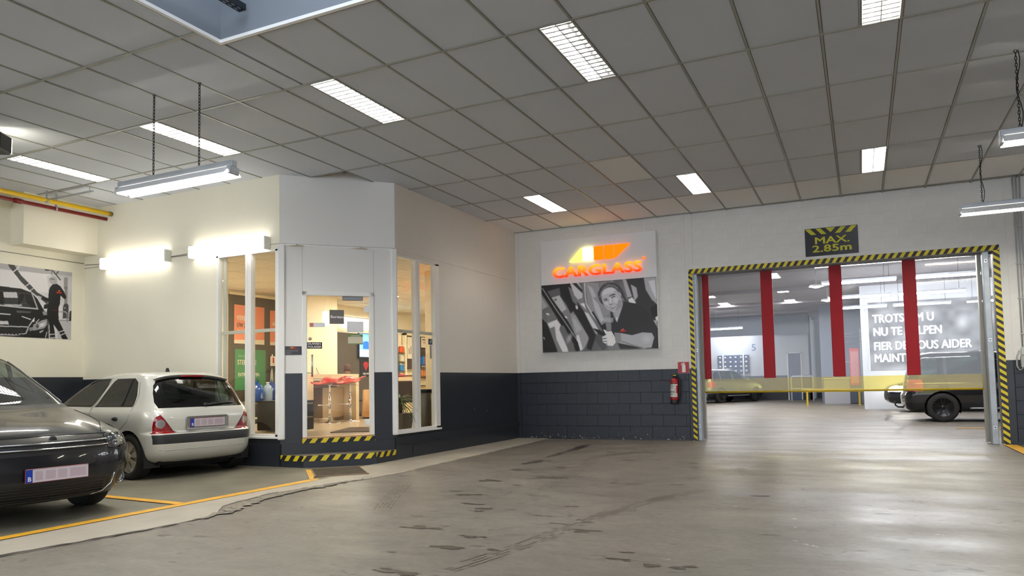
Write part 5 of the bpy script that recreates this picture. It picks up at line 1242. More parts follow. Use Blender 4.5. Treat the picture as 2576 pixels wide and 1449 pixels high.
# ---------------------------------------------------------------- dark people carrier, nose towards the camera
def people_carrier(loc, th, s):
    t = thing('people_carrier', 'near black people carrier cropped by the left edge, front with chrome grille bars', 'car', loc, th); t.scale = (s, s, s)
    # frame origin at the FRONT axle here
    LV = [(.19, .74, -3.45, .70, .30, .25, .16, .06), (.23, .84, -3.52, .78, .34, .26, .18, .06), (.32, .90, -3.56, .840, .36, .26, .20, .07), (.45, .925, -3.58, .872, .36, .26, .21, .08),
          (.56, .915, -3.58, .885, .36, .26, .21, .08), (.66, .890, -3.57, .890, .36, .26, .22, .08), (.74, .850, -3.56, .888, .38, .26, .26, .08), (.80, .76, -3.55, .880, .42, .26, .34, .08), (.86, .58, -3.54, .865, .44, .25, .36, .08),
          (.92, .30, -3.52, .845, .40, .25, .30, .08), (.98, .00, -3.50, .815, .30, .24, .24, .07), (1.04, -.20, -3.47, .780, .20, .23, .20, .07), (1.15, -.42, -3.43, .755, .18, .22, .18, .07),
          (1.30, -.72, -3.36, .715, .17, .20, .17, .06), (1.45, -1.02, -3.28, .675, .17, .20, .16, .06), (1.54, -1.24, -3.20, .640, .20, .22, .15, .06), (1.60, -1.50, -3.05, .560, .25, .25, .14, .06), (1.635, -1.85, -2.75, .40, .25, .25, .1, .06)]
    bm = body_shell(LV); S = Surf(bm)
    for sg in (1, -1):
        for x in (0, -2.68): arch_cut(bm, x, .365, .34, sg)
    for sg in (1, -1):
        region(bm, [(-.55, 1.03), (-.50, 1.04), (-1.22, 1.50), (-1.35, 1.52), (-1.40, 1.03)][::-1], 'side', sgn=sg, slot=2)
        region(bm, [(-1.48, 1.03), (-1.46, 1.52), (-2.35, 1.52), (-2.40, 1.03)], 'side', sgn=sg, slot=2)
        region(bm, [(-2.48, 1.05), (-2.44, 1.50), (-3.0, 1.47), (-3.15, 1.10)], 'side', sgn=sg, slot=2)
    ws = [(-.755, 1.0), (.755, 1.0), (.735, 1.06), (.625, 1.50), (.56, 1.545), (-.56, 1.545), (-.625, 1.50), (-.735, 1.06)]
    region(bm, ws, 'front', slot=1, lim=lambda c: c.x > -1.9)
    region(bm, [(-.70, 1.035), (.70, 1.035), (.69, 1.07), (.585, 1.48), (.53, 1.52), (-.53, 1.52), (-.585, 1.48), (-.69, 1.07)], 'front', slot=2, lim=lambda c: c.x > -1.9)
    # grille opening, lower intake
    region(bm, [(-.475, .615), (.475, .615), (.485, .765), (-.485, .765)], 'front', slot=3, lim=lambda c: c.x > .3)
    region(bm, [(-.40, .225), (.40, .225), (.50, .29), (.54, .385), (-.54, .385), (-.50, .29)], 'front', slot=3, lim=lambda c: c.x > .3)
    for sg in (1, -1):
        hl = [(sg * .50, .635), (sg * .62, .615), (sg * .74, .65), (sg * .90, .70), (sg * .90, .86), (sg * .62, .865), (sg * .52, .80), (sg * .49, .72)]
        region(bm, hl, 'front', slot=4, lim=lambda c: c.x > .34 + (.86 - c.z) * .1)
        region(bm, [(.34, .80), (.40, .72), (.60, .66), (.95, .64), (.95, .86), (.42, .86)], 'side', sgn=sg, slot=4)
        fg = [(sg * .655 + .070 * math.cos(a), .340 + .068 * math.sin(a)) for a in [2 * PI * k / 14 for k in range(14)]]
        region(bm, fg, 'front', slot=5, lim=lambda c: c.x > .2)
    M_BLK = mat('black_car_paint', L(24, 24, 28), .25, metal=0, coat=.55, spec=.25)
    split_parts(bm, ['body', 'window_seal', 'windscreen', 'grille_mesh', 'headlamp', 'fog_lamp_surround'], t,
                [M_BLK, mat('rubber_seal', L(24, 24, 24), .5), M_CGL2, mat('grille_black', L(12, 12, 13), .5), M_LENS, M_TRIMB])
    for hlo in [c for c in t.children if c.name.startswith('headlamp')]:
        mi_ = hlo.data.copy(); mi_.transform(Matrix.Translation((-.055, 0, 0))); mi_.materials.clear(); mi_.materials.append(mat('lamp_inner', L(84, 86, 88), .25, metal=.5)); link('lamp_housing', mi_, hlo)
    for z in (.708, .662):
        ribbon3([S.end(y, z, 1, .012) for y in np.linspace(-.49, .49, 21)], .0075, 'chrome_bar', M_CHROME, t)
    low = dens([(-.555, .395), (-.535, .30), (-.47, .235), (-.36, .215), (.36, .215), (.47, .235), (.535, .30), (.555, .395)], .06)
    ribbon3([S.end(y, z, 1, .006) for y, z in low], .006, 'chrome_lip', M_CHROME, t)
    mb = MB()
    for z in (.245, .270, .295, .320, .345): mb.tube([S.end(y, z, 1, .004) for y in np.linspace(-.46, .46, 11)], .005, 4)
    o = obj('intake_slats', mb, M_TRIMB, t); 
    for sg in (1, -1):
        c0 = S.end(sg * .655, .340, 1); f = obj('fog_lamp', MB().lathe([(0, -.02), (.040, -.01), (.048, .012), (.052, .018), (.056, .010), (.056, -.01)], 20, 'x', (c0.x - .030, c0.y, .340)), mat('fog_chrome', L(200, 200, 205), .1, metal=.9), t)
        obj('bulb_lens', MB().lathe([(.038, .012), (.025, .020), (0, .024)], 16, 'x', (c0.x - .030, c0.y, .340)), mat('fog_lens', L(150, 150, 140), .08, coat=1.0), f)
        c1 = S.end(sg * .76, .74, 1)
        for dy, dz, r in ((-.055, -.005, .040), (.040, .0, .038), (.0, -.070, .030)):
            cc = S.end(sg * (.61 + dy), .735 + dz, 1)
            obj('reflector_bowl', MB().lathe([(r, .012), (r * .92, .014), (r * .8, .004), (0, -.002)], 18, 'x', (cc.x - .045, cc.y, cc.z)), M_CHROME, t)
        lh = dens([(sg * .492, .72), (sg * .50, .635), (sg * .62, .612), (sg * .74, .648)], .04)
        ribbon3([S.end(y, z, 1, .002) for y, z in lh], .004, 'lamp_gap', mat('shut_line', L(20, 20, 20), .8), t)
        ribbon3([S.top(x, sg * y, .001) for x, y in dens([(.70, .50), (.40, .66), (.10, .72), (-.20, .745)])], .0035, 'bonnet_gap', mat('shut_line', L(20, 20, 20), .8), t)
        ribbon3([S.side(x, z, sg, -.001) for x, z in dens([(-.55, .25), (-.52, .95), (-.50, 1.02)])], .0035, 'door_gap', mat('shut_line', L(20, 20, 20), .8), t)
        ribbon3([S.end(sg * y, z, 1, .006) for y, z in dens([(.72, 1.05), (.665, 1.27), (.60, 1.50)], .05)], .007, 'pillar_chrome', mat('pillar_edge', L(150, 150, 150), .25, metal=.6), t)
    ribbon3([S.end(y, .775 - .02 * abs(y), 1, .001) for y in np.linspace(-.62, .62, 15)], .004, 'bonnet_gap', mat('shut_line', L(20, 20, 20), .8), t)
    pc = S.end(0, .45, 1); plate(t, pc.x + .012, 0, .450, 1)
    obj('badge_mount', MB().lathe([(.034, 0), (.030, .008), (0, .010)], 24, 'x', (S.end(0, .742, 1).x - .002, 0, .742)), M_TRIMB, t)
    obj('splitter', MB().tube([tuple(S.end(y, .215, 1, -.01)) for y in np.linspace(-.70, .70, 17)], .022, 6), M_TRIMB, t)
    obj('underbody', MB().box(-3.4, .55, -.66, .66, .19, .25), M_WELL, t)
    obj('dashboard', MB().cbox(-.75, -.30, -.68, .68, .80, 1.0, .05), M_SEAT, t)
    obj('mirror', MB().cbox(-.92, -.90, -.10, .10, 1.40, 1.46, .008), M_BLACK, t)
    for sg in (1, -1):
        for x in (0, -2.68): arch_liner(t, x, .365, .34, .86, sg)
        for x in (0, -2.68): wheel(t, x, sg * .76, .325, sg, rim_alloy(mat('alloy_grey', L(120, 122, 126), .3, metal=.7)), .20)
    for y in (-.38, .38): seat(t, -1.35, y, .62)
    return t
people_carrier((-4.06, -2.74, .0), math.radians(-4.8), .907)

# ---------------------------------------------------------------- estate / off-roader type for the hall
def estate(name, label, loc, th, s, paint, z_roof=1.66, tail=True, lamp_on=False, rim=None, halfw=.91, wl_=4.6, group=None, glassm=None):
    t = thing(name, label, 'car', loc, th, group); t.scale = (s, s, s); k = (z_roof - 1.0) / .66
    F = wl_ - .95
    LV = [(.26, F - .16, -.74, .76, .26, .20, .12, .05), (.32, F - .05, -.80, .84, .30, .22, .14, .06), (.45, F, -.84, .885, .30, .22, .16, .07), (.62, F - .01, -.85, halfw, .30, .22, .16, .07), (.72, F - .04, -.80, halfw, .32, .22, .18, .07),
          (.82, F - .14, -.79, halfw - .005, .36, .22, .24, .07), (.92, F - .50, -.78, halfw - .02, .36, .22, .24, .07), (1.0, F - 1.00, -.76, halfw - .05, .26, .21, .20, .06), (1.0 + .10 * k, F - 1.22, -.73, halfw - .09, .18, .20, .16, .06),
          (1.0 + .30 * k, F - 1.60, -.66, halfw - .15, .16, .18, .14, .05), (1.0 + .50 * k, F - 2.02, -.58, halfw - .21, .18, .18, .13, .05), (1.0 + .60 * k, F - 2.35, -.48, halfw - .30, .22, .22, .12, .05), (1.0 + .66 * k, F - 2.8, -.1, halfw - .5, .2, .2, .1, .05)]
    bm = body_shell(LV, 4, 26); S = Surf(bm); zw = 1.0 + .52 * k; ax = wl_ - 1.9
    for sg in (1, -1):
        for x in (0, ax): arch_cut(bm, x, .385, .35, sg)
        for w in ([(-.48, 1.04), (.05, 1.03), (.05, zw), (-.26, zw - .02), (-.42, zw - .18)], [(.12, 1.03), (.95, 1.03), (.95, zw + .01), (.12, zw)], [(1.03, 1.03), (1.92, 1.03), (1.55, zw - .14), (1.28, zw - .01), (1.03, zw + .01)]):
            region(bm, w[::-1], 'side', sgn=sg, slot=1)
        region(bm, [(-1.0, .26), (F + .1, .26), (F + .1, .46), (-1.0, .46)], 'side', sgn=sg, slot=2)
        tlp = [(sg * .93, .74), (sg * .70, .74), (sg * .66, .88), (sg * .72, 1.02), (sg * .93, 1.02)]
        region(bm, tlp, 'rear', slot=3, lim=lambda c: c.x < -.4); region(bm, [(-.85, .74), (-.60, .78), (-.52, .90), (-.60, 1.0), (-.85, 1.02)], 'side', sgn=sg, slot=3)
        region(bm, [(sg * .93, .62), (sg * .60, .64), (sg * .62, .76), (sg * .93, .82)], 'front', slot=4, lim=lambda c: c.x > 2.4)
        region(bm, [(F - .62, .74), (F - .1, .62), (F + .05, .62), (F + .05, .80), (F - .3, .84)], 'side', sgn=sg, slot=4)
    region(bm, [(-.68, 1.03), (.68, 1.03), (.58, zw), (-.58, zw)], 'rear', slot=1, lim=lambda c: c.x < .3)
    region(bm, [(-.76, 1.03), (.76, 1.03), (.62, zw), (-.62, zw)], 'front', slot=1, lim=lambda c: c.x > .8)
    region(bm, [(-.62, .36), (.62, .36), (.66, .72), (-.66, .72)], 'front', slot=2, lim=lambda c: c.x > 2.4)
    split_parts(bm, ['body', 'window_glass', 'sill_cladding', 'tail_lamp', 'headlamp'], t, [paint, glassm or M_CGL, M_TRIMB,
                mat('tail_orange', L(206, 60, 26), .2, coat=1.0), emis('headlamp_lit', (1, .96, .86), 5.0) if lamp_on else mat('headlamp_glass', L(120, 122, 122), .06, metal=.6, coat=1.0)])
    for sg in (1, -1):
        ribbon3([S.side(x, .335 + 0 * x, sg, .02) for x in np.linspace(.55, ax - .5, 8)], .022, 'side_step', mat('step_alu', L(170, 172, 176), .3, metal=.6), t)
        ribbon3([(x, sg * (halfw - .27), 1.0 + .66 * k - .015) for x in np.linspace(-.15, 1.5, 6)], .012, 'roof_rail', mat('rail_alu', L(190, 192, 196), .25, metal=.7), t)
        ribbon3([S.side(x, z, sg, -.001) for x, z in dens([(.55, .45), (.42, .60), (.10, .80), (.085, 1.0)])], .004, 'door_gap', mat('shut_line', L(20, 20, 20), .8), t)
        obj('door_mirror', MB().lathe([(0, -.08), (.06, -.06), (.085, 0), (.06, .06), (0, .08)], 12, 'z', (1.95, sg * (halfw + .06), 1.08)), paint, t)
        for x in (0, ax): arch_liner(t, x, .385, .35, halfw - .03, sg); wheel(t, x, sg * (halfw - .13), .345, sg, rim or rim_alloy(mat('alloy_black', L(34, 34, 36), .3, metal=.5)), .22)
    obj('underbody', MB().box(-.65, F - .4, -.66, .66, .26, .32), M_WELL, t)
    obj('tow_bar', MB().tube([(-.70, 0, .32), (-.92, 0, .33), (-.98, 0, .38), (-.98, 0, .44)], .02, 8).lathe([(0, .43), (.025, .44), (.03, .455), (.02, .475), (0, .48)], 10, 'z', (-.98, 0, 0)), M_TRIMB, t)
    for y in (-.38, .38): seat(t, 1.25, y, .62)
    return t
P_BLK = mat('hall_black_paint', L(30, 30, 33), .18, metal=.3, coat=1.0)
estate('off_roader', 'black off roader with black alloy wheel seen rear end first inside the hall', (4.18, 12.75, 0), 0, .93, P_BLK, 1.70)
estate('estate_car', 'dark car with a lit headlamp facing left behind the off roader', (6.55, 17.6, 0), PI, .93, mat('hall_blue_paint', L(28, 32, 46), .18, metal=.4, coat=1.0), 1.62, lamp_on=True)
estate('parked_car', 'small grey blue car parked far back in the hall below the wheel rack', (-3.75, 26.3, 0), math.radians(62), .93, mat('far_grey_paint', L(120, 134, 160), .25, metal=.4, coat=.8), 1.62)
# ================================================================ OFFICE INTERIOR (floor at .375, ceiling at 2.97)
FZ = .375
io = sroot('floor_office')
obj('floor_slab', MB().prism([(-8.45, 1.02, FZ - .06), (-4.50, 1.02, FZ - .06), (-3.49, 2.03, FZ - .06), (-3.49, 12.0, FZ - .06), (-8.45, 12.0, FZ - .06)], (0, 0, .06)), mat('office_tiles', L(206, 188, 164), .18, noise=.03, nscale=2), io)
ic = sroot('ceiling_office')
M_IC = mat('office_ceiling', L(222, 214, 198), .85)
tiles = MB().box(.006, .594, .006, .594, 0, .012).mesh('ceiling_tile_office', (M_IC,))
for a in range(9):
    for b_ in range(19):
        x, y = -8.45 + a * .6, .98 + b_ * .6
        if x + .3 > -3.5 or (x - y > -5.75): continue
        link('ceiling_tile', tiles, ic, (x, y, 2.968))
obj('slab', MB().prism([(-8.45, 1.0, 3.0), (-4.52, 1.0, 3.0), (-3.47, 2.05, 3.0), (-3.47, 12.0, 3.0), (-8.45, 12.0, 3.0)], (0, 0, .04)), mat('office_grid', L(150, 138, 118), .6), ic)
iw = sroot('wall_office')
M_IW = mat('office_cream', L(238, 229, 206), .7); M_IB = mat('office_brown', L(96, 86, 70), .6)
mb = MB().box(-8.55, -8.45, 1.0, 12.1, 0, 3.2, 0).box(-8.45, -3.4, 12.0, 12.1, 0, 3.2, 0).box(-3.49, -3.44, 6.3, 12.1, 0, 3.2, 0)
obj('panel', mb, (M_IW, M_IB), iw)
obj('brown_wall_panel', MB().box(-8.45, -8.43, 3.72, 4.95, .80, 2.90).box(-8.45, -8.43, 6.55, 9.1, FZ, 2.32), M_IB, iw)
obj('picture_rail', MB().box(-8.45, -8.41, 3.72, 5.0, 2.88, 2.93), mat('office_cream_light', L(246, 236, 206), .6), iw)
bx = struct(obj('wall_column', MB().cbox(-8.45, -7.65, 4.98, 5.95, FZ, 2.97, .004), M_IW))
struct(obj('wall_pier', MB().cbox(-4.06, -3.80, 3.84, 4.15, FZ, 2.97, .006), mat('office_pier', L(226, 208, 172), .6)))
obj('transom_inner', MB().box(-8.42, -8.40, 5.97, 9.0, 2.34, 2.42), mat('office_cream_light', L(246, 236, 206), .6), iw)
# office lights: warm ceiling panels plus downlights
M_OL = emis('office_panel_light', (1.0, .90, .70), 19.0)
for k, (x, y, lb_) in enumerate(((-5.4, 3.1, 'above the entrance mat'), (-6.6, 6.1, 'above the tan armchair'), (-5.0, 6.7, 'above the pale meeting chair'), (-6.6, 9.1, 'in front of the snack rack'), (-5.0, 9.7, 'deepest in, before the display wall'), (-7.8, 2.5, 'above the orange posters'))):
    t = thing('office_light', 'square warm office ceiling light ' + lb_, 'ceiling light', (x, y, 2.95), 0, 'square ceiling lights in the office')
    obj('frame', MB().box(-.29, .29, -.29, -.27, 0, .02).box(-.29, .29, .27, .29, 0, .02).box(-.29, -.27, -.27, .27, 0, .02).box(.27, .29, -.27, .27, 0, .02), M_FIX, t)
    obj('diffuser', MB().box(-.27, .27, -.27, .27, .004, .016), M_OL, t)
t = thing('downlight', 'tiny bright spot in the office ceiling behind the bay window', 'ceiling light', (-5.05, 1.55, 2.955))
obj('ring', MB().lathe([(.05, 0), (.055, .006), (.05, .012)], 16), M_FIX, t); obj('lens', MB().lathe([(0, .003), (.042, .003)], 14), emis('downlight', (1, .75, .42), 30), t)
t = thing('pendant_lamp', 'glowing cylinder pendant lamp hanging over the high counter', 'pendant lamp', (-6.57, 4.30, 2.20))
obj('shade', MB().lathe([(0, .0), (.058, .0), (.06, .01), (.06, .24), (.045, .275), (.01, .285), (0, .285)], 20), emis('pendant_glow', (1.0, .88, .60), 2.2), t)
obj('wire', MB().tube([(0, 0, .28), (0, 0, .76)], .004, 6), M_FIX, t)
t = thing('strip_light', 'thin bright strip light along the far brown wall', 'strip light', (-8.36, 7.0, 2.66), PI / 2)
obj('body', MB().cbox(0, 1.5, -.03, .03, .012, .05, .004), M_FIX, t); obj('tube', MB().tube([(.02, 0, 0), (1.48, 0, 0)], .014, 8), M_TUBE, t)
# posters and shelf display behind the bay window
def poster(name, label, y0, z0, w, h, c1, lines, strip=True):
    t = thing(name, label, 'poster', (-8.425, y0, z0), PI / 2)
    obj('sheet', MB().box(0, w, -.004, 0, 0, h), mat('poster_' + c1[0], c1[1], .5), t)
    if strip: obj('foot_band', MB().prism([(0, -.006, 0), (w, -.006, 0), (w, -.006, h * .13), (0, -.006, h * .09)], (0, .002, 0)), mat('poster_foot', L(232, 222, 200), .5), t)
    for s_, sz, zz_, m, x, ex in lines: text('lettering', s_, sz, m, t, (x, -.0055, zz_), sx=ex, bold=.02, depth=.0006, align='LEFT')
    return t
M_PW = mat('poster_white', L(246, 236, 214), .5); M_PB = mat('poster_brown', L(104, 62, 40), .5); M_PG = mat('poster_pale_green', L(150, 196, 140), .5)  # orange and green poster sheets below are paled to imitate window glass haze
poster('poster', 'orange poster beginning VERBETER UW ZICHT behind the bay window', 3.84, 1.93, .78, .76, ('orange', L(234, 146, 108)), [('VERBETER', .125, .50, M_PW, .06, .86), ('UW ZICHT', .115, .36, M_PB, .06, .80), ('RUITENWISSERS', .085, .235, M_PW, .08, .80)])
poster('poster', 'orange poster cut off by the white corner post', 4.78, 1.93, .55, .72, ('orange', L(234, 146, 108)), [('AM', .125, .44, M_PW, .06, .86), ('UIT', .10, .32, M_PB, .06, .9)])
poster('poster', 'green poster reading STERRETJE above the blue bags', 3.86, 1.02, .80, .80, ('green', L(84, 152, 98)), [('EEN KLEIN', .075, .66, M_PG, .08, .8), ('STERRETJE', .135, .54, M_PW, .06, .78), ('EXTRA KOSTEN', .095, .30, M_PW, .08, .80)], False)
sd = thing('display_desk', 'low dark display desk below the green poster', 'desk', (-8.41, 3.8, FZ))
obj('top', MB().cbox(0, .52, 0, 1.35, .365, .395, .004), mat('desk_top', L(120, 108, 88), .35), sd)
obj('front_panel', MB().box(.44, .46, .02, 1.33, .12, .365), mat('desk_dark', L(58, 52, 46), .35), sd)
obj('rail', MB().cbox(.47, .49, .0, 1.35, .085, .125, .004), mat('desk_rail', L(206, 196, 162), .4), sd)
obj('plinth', MB().box(.0, .44, .02, 1.33, 0, .12), mat('desk_dark', L(58, 52, 46), .35), sd)
DZ = FZ + .395
def bag(loc, s, label):
    t = thing('product_bag', label, 'bag', loc, .3)
    m = MB().lathe([(0, 0), (.11 * s, 0), (.14 * s, .04), (.145 * s, .20 * s), (.12 * s, .33 * s), (.06 * s, .40 * s), (.02, .43 * s), (0, .43 * s)], 14)
    m.v = [(x * (.9 + .18 * math.sin(5 * z + 9 * y)), y * (.75 + .2 * math.sin(11 * z)), z) for x, y, z in m.v]
    obj('bag_body', m, mat('bag_blue', L(40, 84, 170), .25, coat=.5), t); obj('bag_label', MB().cbox(.08 * s, .135 * s, -.05, .05, .08, .22 * s, .01), mat('bag_pale', L(150, 176, 214), .3), t)
    obj('handle', MB().tube([(0, -.06, .40 * s), (0, -.03, .47 * s), (0, .03, .47 * s), (0, .06, .40 * s)], .008, 6), mat('bag_blue', L(40, 84, 170), .25, coat=.5), t); return t
bag((-8.12, 4.12, DZ), .95, 'blue plastic product bag at the left of the display desk')
bag((-8.22, 4.60, DZ), .95, 'blue plastic product bag behind the white card')
t = thing('washer_fluid_jug', 'pale blue fluid container between the two blue bags', 'bottle', (-8.08, 4.37, DZ))
obj('body', MB().lathe([(0, 0), (.085, 0), (.09, .02), (.09, .26), (.07, .32), (.03, .35), (.03, .37), (0, .37)], 16), mat('jug_blue', L(160, 186, 216), .25), t); obj('cap', MB().lathe([(.032, .37), (.032, .40), (0, .40)], 12), M_PW, t)
t = thing('display_card', 'white printed card standing on the display desk', 'card', (-8.02, 4.68, DZ), PI / 2)
obj('card', MB().cbox(0, .20, 0, .02, 0, .32, .003), M_PW, t); obj('red_band', MB().box(.0, .20, -.001, .0, .10, .115).box(0, .20, -.001, 0, .03, .045), mat('card_red', L(190, 50, 50), .5), t)
mb = MB()
for k in range(6): mb.box(.02 + k * .028, .036 + k * .028, -.0012, 0, .125, .15 + .004 * k)
obj('bars', mb, M_BLACK, t)['kind'] = 'stuff'
t = thing('spray_bottle', 'red spray bottle at the right of the display desk', 'bottle', (-8.05, 4.98, DZ))
obj('body', MB().lathe([(0, 0), (.045, 0), (.05, .02), (.05, .22), (.03, .26), (.014, .28), (0, .28)], 14), mat('bottle_red', L(196, 44, 60), .3), t); obj('trigger', MB().cbox(-.02, .045, -.012, .012, .27, .33, .004), M_PW, t)
for k in range(3):
    t = thing('wiper_box', ('first', 'middle', 'last')[k] + ' of three small white and red boxes hanging behind the window', 'box', (-8.40, 4.76 + k * .115, 1.50), 0, 'accessory boxes hanging behind the bay window')
    obj('carton', MB().cbox(0, .04, 0, .10, 0, .20, .003), M_PW, t); obj('red_print', MB().box(.0405, .042, .03, .07, .06, .17), mat('card_red', L(190, 50, 50), .5), t); obj('hang_tab', MB().box(.01, .012, .03, .07, .20, .24), M_PW, t)
    t = thing('hanging_pouch', ('first', 'middle', 'last')[k] + ' of three clear pouches below the white boxes', 'pouch', (-8.39, 4.80 + k * .115, 1.10), 0, 'clear pouches hanging behind the bay window')
    m = MB().lathe([(0, 0), (.035, .02), (.042, .12), (.036, .25), (.012, .34), (0, .345)], 10); m.v = [(x * .5, y, z) for x, y, z in m.v]
    obj('pouch', m, mat('pouch_clear', L(190, 190, 186), .15, spec=.8), t); obj('hook', MB().tube([(0, 0, .34), (0, 0, .38)], .004, 5), M_GALV, t)
# high counter with two stools
ct = thing('high_counter', 'cream high counter with a waterfall end, behind the glass door', 'counter', (-6.80, 4.03, FZ))
M_CT = mat('counter_cream', L(240, 226, 192), .4)
obj('top', MB().cbox(-.62, 0, 0, 1.56, .83, .925, .004), M_CT, ct)
obj('end_panel', MB().cbox(-.62, 0, .0, .20, .0, .83, .004), M_CT, ct); obj('end_panel', MB().cbox(-.62, 0, 1.46, 1.56, .0, .83, .004), M_CT, ct)
obj('back_panel', MB().box(-.60, -.58, .20, .82, .05, .83), mat('counter_dark', L(36, 32, 30), .3), ct)
obj('under_cabinet', MB().cbox(-.58, -.30, .80, 1.45, .06, .66, .004), mat('cabinet_gloss', L(196, 176, 144), .12, coat=.6), ct)
obj('drawer_box', MB().cbox(-.58, -.10, .22, 1.0, .66, .80, .004), mat('counter_brown', L(84, 60, 44), .4), ct)  # plain dark brown box under the counter top
t = thing('tablet_stand', 'small dark tablet lying on the high counter', 'tablet', (-6.95, 4.12, FZ + .925)); obj('tablet', MB().cbox(-.10, .10, -.14, .14, .012, .024, .004), M_BLACK, t); obj('foot', MB().cbox(-.03, .03, -.05, .05, 0, .012, .003), M_BLACK, t)
t = thing('pen_holder', 'thin tilted pen in a stand on the high counter', 'pen', (-6.95, 4.52, FZ + .925)); obj('base', MB().cbox(-.03, .03, -.04, .04, 0, .008, .002), M_BLACK, t); obj('pen', MB().tube([(0, .02, .008), (0, -.05, .12)], .005, 6), M_BLACK, t)
M_STR = mat('stool_red', L(196, 26, 22), .22, coat=.6)
def stool(loc, rz, label):
    t = thing('bar_stool', label, 'bar stool', loc, rz, 'red bar stools at the counter')
    obj('base_plate', MB().lathe([(0, 0), (.21, 0), (.21, .006), (.12, .016), (.035, .03), (.03, .05)], 32), M_CHROME, t)
    obj('column', MB().lathe([(.028, .03), (.028, .45), (.020, .455), (.020, .70), (.028, .70), (.04, .72)], 18), M_CHROME, t)
    obj('foot_rest', MB().tube([(.03, 0, .33), (.02, -.10, .335), (.0, -.20, .34), (-.05, -.26, .34), (-.10, -.20, .34), (-.06, -.08, .335), (-.02, 0, .33)], .010, 8), M_CHROME, t)
    m = MB(); rows = []
    for i in range(15):                             # seat curve: thin front lip, dip, raised back
        u = i / 14; y = -.30 + .56 * u; z = .735 + .025 * u + .085 / (1 + math.exp(-(u - .66) * 22)); w = .19 + .03 * math.sin(PI * u)
        rows.append([(x * w, y + .0 * x, z + .035 * abs(x) ** 2.2) for x in (-1, -.66, -.33, 0, .33, .66, 1)])
    top = [p for r in rows for p in r]; n = 7; bot = [(x, y, z - .020) for x, y, z in top]; o = len(top)
    fs = [(i * n + k, i * n + k + 1, (i + 1) * n + k + 1, (i + 1) * n + k) for i in range(14) for k in range(6)]
    fs += [(o + b_, o + a, o + d, o + c) for a, b_, c, d in [(f[0], f[1], f[2], f[3]) for f in fs]]
    for i in range(14): fs += [(i * n, (i + 1) * n, o + (i + 1) * n, o + i * n), (i * n + 6, o + i * n + 6, o + (i + 1) * n + 6, (i + 1) * n + 6)]
    for k in range(6): fs += [(k, o + k, o + k + 1, k + 1), (14 * n + k, 14 * n + k + 1, o + 14 * n + k + 1, o + 14 * n + k)]
    m.add(top + bot, fs, 0, True); obj('seat', m, M_STR, t)
    obj('lift_lever', MB().tube([(.02, 0, .71), (.12, .05, .70), (.16, .07, .69)], .006, 6), M_CHROME, t)
    return t
stool((-6.48, 4.30, FZ), .0, 'red bar stool nearer the black cabinet'); stool((-6.46, 4.87, FZ), .0, 'red bar stool nearer the tan armchair')
t = thing('drawer_cabinet', 'low black drawer cabinet just inside the glass door', 'cabinet', (-5.95, 1.98, FZ), .0)
obj('carcass', MB().cbox(0, .72, 0, .46, .02, .46, .004), mat('cabinet_black', L(34, 33, 33), .35), t)
for z in (.05, .26): d_ = obj('drawer', MB().cbox(.72, .735, .02, .44, z, z + .18, .003), mat('cabinet_black', L(34, 33, 33), .35), t); obj('handle', MB().cbox(.736, .750, .05, .41, z + .155, z + .175, .003), mat('handle_beige', L(150, 140, 116), .4, metal=.4), d_)
obj('top', MB().box(-.005, .74, -.005, .465, .46, .475), mat('cabinet_top', L(60, 56, 50), .3), t)
am = thing('armchair', 'tan leather tub armchair right of the high counter', 'armchair', (-6.72, 6.15, FZ), -.5)
M_TAN = mat('tan_leather', L(206, 160, 108), .35, coat=.2)
m = MB()
for k in range(13):
    a = PI * .05 + PI * 1.05 * k / 12; a2 = PI * .05 + PI * 1.05 * (k + 1) / 12
    if k == 12: break
    q_ = lambda a_, r_, z: (r_ * math.cos(a_ + PI), r_ * math.sin(a_ + PI), z)
    m.add([q_(a, .36, .03), q_(a2, .36, .03), q_(a2, .33, .60), q_(a, .33, .60), q_(a, .24, .03), q_(a2, .24, .03), q_(a2, .25, .60), q_(a, .25, .60)], [(0, 1, 2, 3), (4, 7, 6, 5), (3, 2, 6, 7)], 0, True)
obj('tub_back', m, M_TAN, am); obj('cushion', MB().lathe([(0, .08), (.24, .08), (.25, .12), (.25, .36), (.22, .40), (0, .41)], 20), M_TAN, am); obj('foot_ring', MB().lathe([(.30, 0), (.34, 0), (.34, .03), (.30, .03)], 24), M_BLACK, am)
M_MAT = mat('entrance_mat', L(92, 74, 60), .95, noise=.1, nscale=30)
tag(obj('entrance_mat', MB().prism([(-5.05, 3.10, FZ), (-4.52, 1.98, FZ), (-4.00, 2.30, FZ), (-4.35, 3.35, FZ)], (0, 0, .012)), M_MAT), 'dark brown entrance mat on the office floor inside the glass door', 'mat')
tv = thing('television', 'wall television showing a cyan and blue advert', 'television', (-8.42, 7.62, 1.72), PI / 2)
obj('casing', MB().cbox(0, 1.15, -.05, 0, 0, .62, .006), M_BLACK, tv)
cv = Canvas(60, 32, (.50, .74, .98)); cv.noise(.08, 5, 2); cv.poly([(.30, .0), (1, .0), (1, .86), (.36, .86)], (.0, .80, .82)); cv.poly([(.12, .36), (.24, .30), (.34, .36), (.34, .66), (.12, .66)], (.20, .40, .86)); cv.poly([(0, .7), (.36, .7), (.36, 1), (0, 1)], (.68, .86, 1.0))
for k in range(4): cv.line([(.42, .12 + k * .17), (.72 + .05 * (k % 2), .12 + k * .17)], .035, (.02, .48, .60))
ms = bpy.data.materials.new('screen_picture'); ms.use_nodes = True; nt = ms.node_tree; nt.nodes.clear(); o_ = nt.nodes.new('ShaderNodeOutputMaterial'); e_ = nt.nodes.new('ShaderNodeEmission'); a_ = nt.nodes.new('ShaderNodeVertexColor'); a_.layer_name = 'ink'
